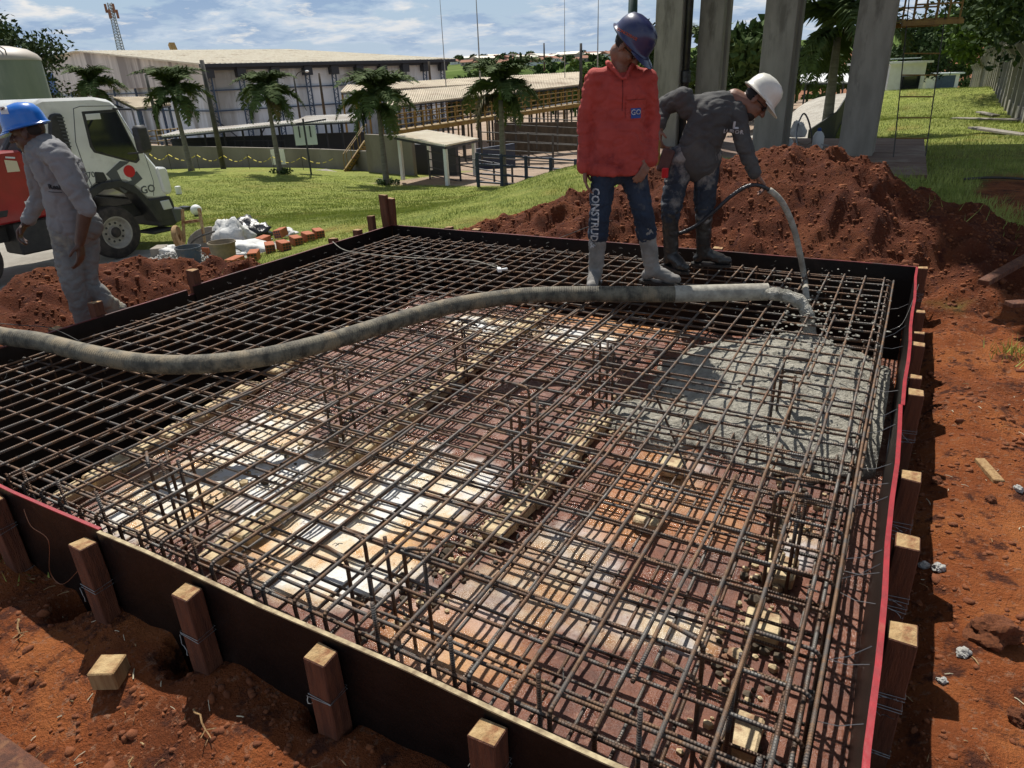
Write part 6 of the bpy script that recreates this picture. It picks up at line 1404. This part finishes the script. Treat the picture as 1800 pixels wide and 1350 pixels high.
# trees
p=at(20,150,62); tree_thing((p[0],p[1],-4.5),'eucalyptus_tree','tall feathery eucalyptus behind the silo tank at the left edge',13.2,6.0,9000,.20,21,'leaf_b',clumps=46,squash=.85,trunk=.35)
p=at(-70,150,58); tree_thing((p[0],p[1],-4.5),'eucalyptus_tree','second eucalyptus crown cut by the left photo edge',14.2,5.5,6000,.20,22,'leaf_b',clumps=40,trunk=.35)
TP=[]
for k in range(4):
    (V,F),mb=tree_parts(9,(4.2,3.6,4.8,3.2)[k],(1500,1300,1700,1200)[k],.42,40+k,squash=(.75,.95,.6,1.2)[k],clumps=18,trunk=.22)
    b=len(V); tv=np.array(mb.v); tf=np.array([f for f in mb.f if len(f)==4])+b; V=np.concatenate([V,tv]); F=np.concatenate([F,tf]); me=npmesh('valley_tree',V,F,[('leaf_a','leaf_b','leaf_a','leaf_c')[k],'bark']); TP.append(me)
def place(px,d,py=140):
    q=at(px,py,d); rr=math.hypot(q[0],q[1]); a=math.atan2(-q[0],q[1])-YAW
    z=gz(q[0],q[1]) if (abs(q[0])<145 and q[1]<172) else float(far_z(np.array(rr),np.array(a))); return np.array([q[0],q[1],z])
def scatter_trees():
    r=random.Random(12); pts=[]
    for k in range(95): pts.append((r.uniform(775,1200),r.choice([r.uniform(108,160),r.uniform(150,220)])))
    for k in range(20): pts.append((r.uniform(1200,1360),r.uniform(90,180)))
    for k in range(26): pts.append((r.uniform(1380,1560),r.uniform(75,190)))
    for k in range(16): pts.append((r.uniform(1640,1720),r.uniform(130,220)))
    for k in range(14): pts.append((r.uniform(1290,1345),r.uniform(60,110)))
    for i,(px,d) in enumerate(pts):
        p=place(px,d); s=r.uniform(.6,1.1)*(.85 if px>1360 else 1)
        if px<800: p[2]-=2
        kk=r.randrange(4); o=link('tree',TP[kk],None,tuple(p-UP*.3),(0,0,r.uniform(0,6)),(s,s,s*r.uniform(.8,1.1)))
        side='left of the concrete columns' if px<1180 else ('seen between the concrete columns' if px<1600 else 'beyond the white building')
        tag(o,('round green','tall narrow green','low flat crowned','light green')[kk]+' tree in the wooded valley '+side,'tree','trees in the wooded valley')
    V0,F0=leaf_cloud(np.array([[0,0,5.],[1.8,0,4.2],[-1.6,1.2,4.4],[0,-1.9,4.],[.4,1.8,3.6],[-.5,-.4,2.5]]),np.array([3.2,2.4,2.4,2.3,2.2,2.2]),170,1.0,5,narrow=.8)
    VV=[];FF=[];n=0
    for k in range(620):
        if k<300: px=r.uniform(760,1370); d=r.uniform(210,470); s=r.uniform(.9,1.5)
        else: px=r.uniform(760,1720); d=r.uniform(480,1250); s=r.uniform(.7,1.7)
        p=place(px,d,120); a=r.uniform(0,6.28); R=np.array([[math.cos(a),-math.sin(a),0],[math.sin(a),math.cos(a),0],[0,0,1]])*s
        VV.append(V0@R.T+p-UP*.8); FF.append(F0+n); n+=len(V0)
    o=link('distant_woodland',npmesh('distant_woodland',np.concatenate(VV),np.concatenate(FF),'leaf_a')); tag(o,'dark green scattered woodland on the far slope below and around the town','woodland',kind='stuff')
scatter_trees()
def town():
    r=random.Random(4); hm=[]
    for k in range(3):
        w,l,h=(9,12,3.2) if k<2 else (14,22,5); mb=MB(); mb.box((0,0,h/2),(w,l,h)); 
        for s in(-1,1):
            for j in range(3): mb.box((s*w/2,(j-1)*l*.28,h*.55),(.12,1.6,1.4),mi=2)
        mb.add([(-w/2-.5,-l/2-.5,h),(w/2+.5,-l/2-.5,h),(w/2+.5,l/2+.5,h),(-w/2-.5,l/2+.5,h),(0,-l/2-.5,h+2.2),(0,l/2+.5,h+2.2)],[(0,1,4),(1,2,5,4),(2,3,5),(3,0,4,5),(3,2,1,0)],1); hm.append(mb.mesh('town_house',['town_wall' if k!=1 else 'white_paint','town_roof' if k<2 else 'roof_cream','steel_dark']))
    for k in range(230):
        px=r.uniform(800,1190) if k<200 else r.uniform(1280,1330); d=r.uniform(700,1180); q=at(px,110,d); rr=math.hypot(q[0],q[1]); a=math.atan2(-q[0],q[1])-YAW; z=float(far_z(np.array(rr),np.array(a))); s=r.uniform(.8,1.3)
        o=link('town_house',hm[r.choice((0,0,1,1,2))],None,(q[0],q[1],z-.5),(0,0,r.uniform(0,3.1)),(s,s,s)); tag(o,'tiny pale house with a tiled roof in the town on the far hill','house','houses of the far town')
town()
# ---- columns, deck, ladder, unseen overhead shade tank
def col_i(cx,cy,a,b,zb,zt,label,pipe=False):
    root=thing('concrete_column',label,'column',(cx,cy,zb)); g=.09; f=b*.30
    poly=[(-a/2,-b/2),(a/2,-b/2),(a/2,-b/2+f),(a/2-g,-b/2+f+.05),(a/2-g,b/2-f-.05),(a/2,b/2-f),(a/2,b/2),(-a/2,b/2),(-a/2,b/2-f),(-a/2+g,b/2-f-.05),(-a/2+g,-b/2+f+.05),(-a/2,-b/2+f)]
    mb=MB(); n=len(poly); vs=[]; H=zt-zb; lv=[0,2.6,5.2,H]
    for z in lv: vs+=[(x,y,z) for x,y in poly]
    fs=[tuple(reversed(range(n))),tuple(range((len(lv)-1)*n,len(lv)*n))]
    for j in range(len(lv)-1): fs+=[(j*n+i,j*n+(i+1)%n,(j+1)*n+(i+1)%n,(j+1)*n+i) for i in range(n)]
    mb.add(vs,fs); mb.build('shaft','concrete_old',root,bevel=.012)
    return root
ZT=8.0
c1=col_i(-5.35,17.2,.62,.62,-.6,ZT,'left concrete column of the tower, with a dark drain pipe beside it')
c1b=col_i(-4.55,17.9,.55,.80,-.6,ZT,'ribbed concrete column right behind the dark drain pipe')
c2=col_i(-2.75,16.2,.60,.95,-.55,ZT,'middle concrete column, right behind the white helmet')
c3=col_i(-1.05,15.9,.62,.75,-.52,ZT,'right concrete column standing on the plywood deck')
t=thing('drain_pipe','dark vertical drain pipe with a coupling between the left concrete columns','pipe',(-4.95,17.1,-.6)); MB().tube([(0,0,0),(0,0,ZT+.5)],.085,12).build('pipe','plastic_black',t,smooth='all',fix=False); MB().lathe([(.10,0),(.12,.02),(.12,.25),(.10,.27)],c=(0,0,1.65),n=14).build('coupling','plastic_black',t,smooth=True)
def deck():
    z=-.33; a=atz(1150,300,z); b=atz(1632,308,z); c=atz(1625,244,z); e=np.array([a[0]-1.5,c[1],z]); a=np.array([e[0],b[1],z]); root=thing('plywood_deck','broad dusty plywood deck round the feet of the concrete columns','deck',(a[0],a[1],z-.2)); off=root.location
    nx,ny=5,4
    for i in range(nx):
        for j in range(ny):
            lo=a+(b-a)*(i/nx)+(e-a)*(j/ny)*.998; 
            p=lambda u,v:(a+(b-a)*u)*(1-v)+(e+(c-e)*u)*v
            k=[p(i/nx+.002,j/ny+.002),p((i+1)/nx-.002,j/ny+.002),p((i+1)/nx-.002,(j+1)/ny-.002),p(i/nx+.002,(j+1)/ny-.002)]; dz=UP*(.004*((i*3+j*5)%4)); k=[q+dz for q in k]
            mb=MB(off); mb.add([q-UP*.14 for q in k]+k,[(3,2,1,0),(4,5,6,7),(0,1,5,4),(1,2,6,5),(2,3,7,6),(3,0,4,7)]); mb.build('panel','deck_ply',root)
deck()
def ladder():
    h=13.0; J=lambda x,y: at(x,y,h); root=thing('hanging_ladder','thin rope ladder hanging from the yellow platform to the deck','ladder',tuple(J(1590,302))); off=root.location
    L=[J(1594,-20),J(1600,42),J(1590,150),J(1582,206),J(1575,245),J(1568,300)]; R_=[J(1672,-20),J(1664,42),J(1655,150),J(1640,206),J(1630,245),J(1622,300)]
    L=[J(1601,-30),J(1568,301)]; R_=[J(1668,-20),J(1623,300)]
    MB(off).tube(L,.011,5).build('side_rope','pole_dark',root,fix=False); MB(off).tube(R_,.011,5).build('side_rope','pole_dark',root,fix=False)
    for k,y in enumerate((94,132,170,207,243,278)):
        f=(y+30)/331; a=L[0]+(L[1]-L[0])*f; f2=(y+20)/320; b=R_[0]+(R_[1]-R_[0])*f2; MB(off).tube([a,b],.014,6).build('rung','yellow_paint',root,fix=False)
    root=thing('yellow_platform','rusty yellow steel access platform with bars at the top right','platform',tuple(J(1640,40))); off=root.location
    w=FH*.8
    for o in(0,1): MB(off).beam(J(1586,42)+w*o,J(1693,37)+w*o,.06,.08).build('floor_beam','yellow_paint',root)
    MB(off).beam((J(1586,41)+J(1586,41)+w)/2+UP*.05,(J(1693,36)+J(1693,36)+w)/2+UP*.05,.75,.03).build('floor_plate','yellow_paint',root)
    for k in range(5):
        p=J(1604,40)+(J(1686,36)-J(1604,40))*k/4
        for o in(0,1): MB(off).beam(p+w*o,p+w*o+UP*1.2,.035,.035).build('bar','yellow_paint',root)
    for hh in(.3,.6,1.15): 
        for o in (0,1): MB(off).beam(J(1604,40)+w*o+UP*hh,J(1686,36)+w*o+UP*hh,.03,.03).build('rail','yellow_paint',root)
ladder()
t=thing('shade_tank','concrete tank out of view on the columns, its slab sized for shade','tank',(-3.1,17.2,ZT)); MB().box((0,2.3,.25),(7.4,10.6,.5)).build('slab','concrete_old',t,bevel=.03); MB().lathe([(3.1,0),(3.1,6.5),(2.9,6.7),(.1,7.2)],c=(0,0,.5),n=40).build('shell','concrete_old',t,smooth=True)  # unseen tank assumed on the columns, slab lowered and lengthened to shade the deck
# items beside the columns
def clutter_right():
    def tb(name,label,cat,p,fn):
        t=thing(name,label,cat,tuple(p)); fn(t); return t
    z=-.33; p=atz(1436,262,z); tb('white_jug','white plastic jug standing on the deck between two columns','jug',p,lambda t:(MB().lathe([(.10,0),(.115,.03),(.115,.26),(.08,.33),(.035,.37)],n=18).build('jug_body','white_paint',t,smooth=True),MB().lathe([(.04,0),(.04,.06),(.02,.07)],c=(0,0,.36),n=12).build('cap','ink_blue',t)))
    p=atz(1388,262,z); tb('white_bottle','small white bottle beside the middle column','bottle',p,lambda t:MB().lathe([(.055,0),(.06,.02),(.06,.16),(.03,.2),(.02,.22)],n=14).build('bottle_body','white_paint',t,smooth=True))
    p=atz(1500,270,z)
    t=thing('scrap_boards','leaning offcut boards at the foot of the right column','boards',tuple(p)); 
    for k,(dx,dy,l,a,tt) in enumerate([(-.3,0,.7,.5,.25),(-.1,.1,.5,1.2,.35),(-.2,-.1,.6,1.9,.12)]):
        o=MB().box((0,0,0),(l,.09,.025)).build('board','timber_end' if k%2 else 'pole_grey',t,bevel=.003); o.location=(dx,dy,.10+.04*k); o.rotation_euler=(0,tt,a)
    def lump(name,label,cat,p,r3,m,seed,sc=6,amp=.3):
        bm=bmesh.new(); bmesh.ops.create_icosphere(bm,subdivisions=4,radius=1); o_=Vector((seed*3.1,seed,7))
        for v in bm.verts:
            c=v.co.copy(); f=1+amp*(mnoise.noise(c*1.6+o_)+.5*(1-2*abs(mnoise.noise(c*3.4+o_)))+.25*mnoise.noise(c*8+o_)); v.co=Vector((c.x*r3[0]*f,c.y*r3[1]*f,max(c.z*r3[2]*f,-.1*r3[2])))
        me=bpy.data.meshes.new(name); bm.to_mesh(me); bm.free(); me.materials.append(MT[m]); me.polygons.foreach_set('use_smooth',[True]*len(me.polygons)); o=link(name,me,None,tuple(p)); tag(o,label,cat); return o
    globals()['lump']=lump
    lump('plastic_sack','crumpled dark plastic sack beside the middle column','sack',atz(1385,275,z),(.30,.22,.16),'plastic_black',1)
    lump('plastic_sack','pale crumpled bag leaning on the middle column','bag',atz(1400,250,z)+UP*.15,(.16,.14,.30),'bag_white',2)
    a=atz(1403,262,z); b=at(1412,200,16.5); t=thing('bent_hoop','thin black bent hoop leaning between the middle column and the palm','hoop',tuple(a)); MB(a).tube(smoothcurve([a,(a+b)/2+CRH*-.1,b,at(1422,215,16.3),atz(1428,250,z)],6),.02,6).build('rod','plastic_black',t,fix=False)
clutter_right()
# mesh fence on slope between columns
slabwall([(1424,228,240,19),(1472,196,240,24),(1497,156,180,40)],'mesh_fence','black mesh fence running down the slope beyond the tall palm','fence','mesh_fence',.04)
# ---- concrete post fence on the right
def post_fence():
    A_=np.array([3.45,33.0]); B_=np.array([4.6,112.]); N_=30; t0=0
    mb=MB(); w=.16
    mb.beam((0,0,-.3),(0,0,2.35),.25,.24); mb.beam((0,0,2.28),(-.5,0,2.9),.20,.22); pm=mb.mesh('post','concrete_old',bevel=.01)
    P=[]
    ys=[29.5]
    while ys[-1]<112: ys.append(ys[-1]+2.6)
    for i,y in enumerate(ys):
        x=3.25+(y-30)*.017; P.append((x,y,gz(x,y)))
    names={0:'nearest',1:'second nearest',2:'third nearest'}
    for i,p in enumerate(P):
        t=thing('fence_post','bent top concrete fence post'+(', the '+names[i]+' one' if i in names else ''),'fence post',p,0,'bent concrete posts of the long fence'); link('shaft',pm,t,(0,0,0),(0,.02*((i*7)%5-2)/2,0))
    for i in range(len(P)-1):
        mb=MB(P[i]); a=np.array(P[i]); b=np.array(P[i+1])
        for h in(.5,1.0,1.5,2.0): mb.tube([a+UP*h,b+UP*h],.006,3)
        for dx,h in((-.2,2.58),(-.4,2.82)): mb.tube([a+np.array([dx,0,h]),b+np.array([dx,0,h])],.006,3)
        d=b-a; 
        for (lo,hi) in ((-.1,.55),): mb.box((a+b)/2+UP*.2,(.06,np.linalg.norm(d)-.2,.6),Matrix.Rotation(math.atan2(-d[0],d[1]),3,'Z'))
        o=mb.build('fence_bay','concrete_old',fix=False); tag(o,'low concrete slab and strained wires between two bent posts','fence','bays of the concrete post fence')
post_fence()
def bld(px0,px1,pyt,pyb,d,label,depth_=8,roof='white_paint',name='white_building'):
    a=at(px0,pyb,d); b=at(px1,pyb,d); zt=at((px0+px1)/2,pyt,d)[2]; zb=min(a[2],b[2])-.6; root=thing(name,label,'building',(a[0],a[1],zb)); off=root.location; dd=b-a; dd[2]=0; L=np.linalg.norm(dd); dd/=L; n=Vn(np.cross(UP,dd)); n=n if n@FH>0 else -n; R_=np.stack([dd,n,UP],1); c=a*[1,1,0]+dd*L/2+n*depth_/2
    MB(off).box(c+UP*(zb+zt)/2,(L,depth_,zt-zb),R_).build('wall','white_paint',root); MB(off).box(c+UP*(zt+.1),(L+.8,depth_+.8,.2),R_).build('roof',roof,root)
    return root,a,dd,n,R_,zb,off
root,a,dd,n,R_,zb,off=bld(1556,1618,112,172,66,'white building with a dark doorway beyond the right column')
MB(off).box(a+dd*2.1-n*.05+UP*.9,(1.7,.15,1.9),R_).build('doorway','glass_dark',root); MB(off).box(a+dd*1.2-n*.08+UP*3.4,(3.0,.1,.1),R_).build('cornice','sign_face',root)
root,a,dd,n,R_,zb,off=bld(1625,1682,131,158,95,'low white outbuilding at the far end of the lawn',6,'sign_face'); MB(off).box(a+dd*2.6-n*.05+UP*.9,(2.6,.15,1.6),R_).build('gate','steel_blue',root)
# trees on the right
for i,(x,y,H,R0,n,sd,m,lab) in enumerate([(8.5,33,12,5.6,18000,61,'leaf_b','huge dark tree leaning over the concrete fence at the right edge'),(7.5,48,11,5.5,12000,62,'leaf_b','dark tree over the fence behind the yellow platform'),(5.8,62,7.5,3.6,8000,63,'leaf_c','bright green lower tree behind the middle of the fence'),(2.0,128,11,6,6000,64,'leaf_a','round tree behind the low white outbuilding'),(-1.5,110,10,5,5000,73,'leaf_b','bushy tree behind the white building with the doorway'),(5.0,38,13.5,6.6,30000,70,'leaf_b','broad dark crown hanging over the nearer fence posts'),(5.2,52,15,7.5,24000,71,'leaf_b','tallest dark tree directly behind the yellow platform'),(4.6,80,11,5,8000,72,'leaf_c','bright leafy tree over the low white outbuilding'),(9.5,22,10,4.6,12000,65,'leaf_b','dark crown cut by the upper right photo corner'),(9,75,13,6,7000,66,'leaf_b','tall dark tree at the far end of the fence')]):
    tree_thing((x,y,gz(x,y)-.2),'fence_tree',lab,H,R0,n,.17 if y<60 else .25,sd,m,clumps=60,squash=.95,trunk=.3)
tree_thing((3.9,9.3,gz(3.9,9.3)),'shade_tree','spreading tree out of view at the right, crown placed to shade the soil',9.4,1.0,10,.1,67,'leaf_b',trunk=.22,clumps=4)
t=bpy.data.objects['shade_tree']
c=np.array([-.6,1.9,0])+np.array([[-4.1,0,6.6],[-3.2,-1.2,7],[-2.2,.6,7.2],[-4.6,1.3,7],[-1,-.8,7.4],[0,1,7.6],[-3.3,2.2,7.2],[-1.7,-2.2,6.8],[-2.6,-3.0,6.7],[.8,-1.2,7.3],[-.2,2.6,7.4],[-4.9,-.9,6.9],[-.9,-3.4,7.0],[.8,.8,7.],[1.6,-1,7.2],[-2,1.8,6.8],[2,1.5,7],[-3,-2.4,7.2],[-4.2,-2.2,6.9],[1.2,-2.6,7]])  # leaf clusters out of view, laid where they shade the right soil
V,F=leaf_cloud(c,np.full(len(c),1.2),75000,.19,68); link('branch_foliage',npmesh('branch_foliage',V,F,'leaf_b'),t)
mb=MB()
for q in c: mb.tube([(0,0,4),(q[0]*.5,q[1]*.5,6),tuple(q)],[.12,.08,.03],6)
mb.build('branches','bark',t,fix=False)
# ---- clutter left of the formwork
def clutter_left():
    G=lambda px,py: (lambda p:np.array([p[0],p[1],gz(p[0],p[1])]))(atz(px,py,zz(px,py)))
    def zz(px,py):
        z=-1.
        for _ in range(12): p=atz(px,py,z); z=.5*z+.5*gz(p[0],p[1])
        return z
    # hollow bricks
    r=random.Random(9)
    bmh=MB(); bmh.box((0,0,.07),(.14,.29,.14)); 
    hb=bmh.mesh('hollow_brick','red_brick',bevel=.006)
    def hbrick(p,rz,rx,ry,label,group='red hollow bricks beside the formwork'):
        t=thing('hollow_brick',label,'brick',tuple(p),rz,group); o=link('clay_body',hb,t,(0,0,0),(rx,ry,0)); mb=MB()
        for s in(-1,1):
            for i in(-1,0,1):
                for j in (0,1,2): mb.box((i*.042,s*.1455,.03+j*.04),(.03,.004,.028))
        q=mb.build('brick_hole','plastic_black',t); q.rotation_euler=(rx,ry,0); q['kind']='stuff'
    hbrick(G(489,422)+UP*.12,.4,0,1.45,'red hollow brick standing on end on top of the brick row')
    hbrick(G(476,443),.9,0,0,'red hollow brick at the left end of the row by the board')
    hbrick(G(500,440),1.15,0,0,'red hollow brick second from the left in the row by the board')
    hbrick(G(522,431),1.1,.0,0,'red hollow brick third in the row by the board'); hbrick(G(543,424),1.1,0,0,'red hollow brick fourth in the row, partly in grass')
    hbrick(G(561,418),1.0,0,0,'red hollow brick at the far right end of the row'); hbrick(G(463,430),.3,0,.1,'cream topped brick leaning at the row end'); hbrick(G(372,452)+UP*.02,.2,1.4,0,'red hollow brick upright between the two buckets')
    hbrick(G(448,458),.7,0,0,'broken brick piece lying in the grass near the board')
    hbrick(G(415,470),.3,0,0,'flat brick at the soil edge below the tan bucket')
    # buckets
    def bucket(p,m,label,h=.34,r1=.16,fill='hose_end'):
        t=thing('bucket',label,'bucket',tuple(p)); MB().lathe([(r1*.78,0),(r1,h),(r1*1.05,h),(r1*1.05,h-.02),(r1*.94,h-.02),(r1*.74,.02),(0.01,.02)],n=26).build('pail',m,t,smooth=True); MB().lathe([(r1*.90,0),(r1*.90,.01)],c=(0,0,h*.72),n=20).build('contents',fill,t)
        MB().tube(smoothcurve([(r1*1.05,0,h-.04),(r1*.9,r1*.9,h*.55),(0,r1*1.25,h*.4),(-r1*.9,r1*.9,h*.55),(-r1*1.05,0,h-.04)],4),.006,5).build('handle','wire',t,fix=False)
    bucket(G(337,466),'bucket_blue','blue grey mortar bucket in front of the wheelbarrow',.30,.19); bucket(G(398,467),'bucket_tan','dirty tan bucket with a dented rim beside the white tarp',.36,.19)
    # wheelbarrow (tipped)
    p=G(338,446); t=thing('wheelbarrow','tipped mortar stained wheelbarrow with wooden legs beside the gravel','wheelbarrow',tuple(p)); 
    MB().lathe([(.20,-.04),(.22,-.02),(.22,.02),(.20,.04),(.06,.03),(.06,-.03)],c=(-.22,-.05,.28),axis=(.75,.6,.1),n=24).build('wheel','timber_pale',t,smooth=True)
    for a,b in(((-.15,.0,.2),(-.20,.15,.75)),((.28,.1,.2),(.20,.2,.78)),((.42,0,.25),(.24,.15,.78))): MB().beam(a,b,.04,.04).build('leg','timber_end',t)
    MB().beam((-.2,.14,.52),(.24,.16,.58),.05,.05).build('crossbar','timber_end',t); MB().tube(smoothcurve([(-.28,0,.2),(0,-.1,.1),(.25,-.05,.3),(.6,.1,.42)],4),.018,6).build('frame','pole_dark',t,fix=False)
    mb=MB(); mb.lathe([(.12,0),(.28,.12),(.33,.22),(.32,.22),(.26,.12),(.1,.03)],c=(.2,.25,.05),axis=(.3,-.5,.8),n=18); mb.build('tray','concrete_dry',t,smooth=True)
    lump('cement_sack','grey sandy cement sack behind the wheelbarrow','sack',G(385,428),(.42,.3,.30),'concrete_dry',4,amp=.18)
    lump('white_tarp','white plastic sheet draped over sacks left of the black bags','tarp',G(410,432),(.36,.30,.44),'bag_white',5,amp=.35)
    lump('white_tarp','white crumpled sheet lying in front of the black plastic bag','tarp',G(438,442),(.52,.28,.14),'bag_white',6,amp=.5)
    lump('black_bag','shiny black plastic bag between the white sheets and the lawn','bag',G(437,420),(.42,.32,.30),'plastic_black',7,amp=.5)
    lump('white_bag','small white bag scrap on the grass right of the bricks','bag',G(508,413),(.16,.12,.09),'bag_white',8,amp=.5)
    lump('cement_bag','torn white cement bag on the gravel','bag',G(310,445),(.25,.2,.12),'bag_white',9,amp=.6)
    # gravel heap
    c=G(305,466); r2=np.random.default_rng(6); N=2200; x=c[0]+r2.normal(0,.5,N); y=c[1]+r2.normal(0,.55,N); V=[];F=[];s=r2.uniform(.012,.035,N); z=ground_z(x,y)
    h=.22*np.exp(-(((x-c[0])/.5)**2+((y-c[1])/.55)**2)); base=np.array([(1,0,0),(-1,0,0),(0,1,0),(0,-1,0),(0,0,1),(0,0,-1)],float); f=np.array([(0,2,4),(2,1,4),(1,3,4),(3,0,4),(2,0,5),(1,2,5),(3,1,5),(0,3,5)])
    VV=(base[None]*s[:,None,None]*r2.uniform(.6,1.2,(N,6,1)))+np.stack([x,y,z+h*r2.random(N)+s*.4],1)[:,None,:]; FF=f[None]+(np.arange(N)*6)[:,None,None]
    o=link('gravel_heap',npmesh('gravel_heap',VV.reshape(-1,3),FF.reshape(-1,3),'gravel')); tag(o,'heap of pale crushed gravel beside the truck wheel','gravel',kind='stuff')
    # lamp globe and marker on the lawn
    p=G(347,379); t=thing('globe_lamp','white globe lamp lying on the lawn in a dark ring','lamp',tuple(p)); MB().sph((0,0,.17),.15,18,12).build('globe','white_paint',t,smooth=True); MB().lathe([(.08,0),(.09,.05),(.06,.08)],n=14).build('socket','plastic_black',t)
    p=G(315,341); t=thing('marker_block','small white marker block standing on the lawn','marker',tuple(p)); MB().box((0,0,.16),(.18,.18,.32)).build('block','white_paint',t,bevel=.02)
    p=G(326,369); t=thing('drain_box','small black drain box on the lawn beside the globe lamp','box',tuple(p)); MB().box((0,0,.06),(.34,.2,.14)).build('box','plastic_black',t,bevel=.01)
    p=G(283,448); t=thing('kerb_stone','loose pale kerb stone by the truck wheel','stone',tuple(p),.6); MB().box((0,0,.08),(.22,.36,.16)).build('block','concrete_dry',t,bevel=.01)
clutter_left()
# boards lying on the right lawn
for k,(px,py,L,w,rz,lab) in enumerate([(1735,203,2.6,.3,.2,'long grey plank on the grass below the fence, farthest of three'),(1750,213,3.2,.6,1.1,'wide grey board on the grass below the fence, between two planks'),(1755,236,3.0,.35,.4,'dark plank at the edge of the bare soil, nearest of three')]):
    z=-.9
    for _ in range(12): p=atz(px,py,z); z=.5*z+.5*gz(p[0],p[1])
    t=thing('lawn_plank',lab,'plank',(p[0],p[1],gz(p[0],p[1])+.05),rz); MB().box((0,0,.03),(w,L,.06)).build('board','concrete_dry',t,bevel=.005)
cable([np.array([2.6,11.5,gz(2.6,11.5)+.06]),np.array([2.0,12.6,gz(2,12.6)+.05]),np.array([1.2,13.2,gz(1.2,13.2)+.04]),np.array([.7,12.8,gz(.7,12.8)+.05])],'black hose trailing over the shaded soil at the right',.02)
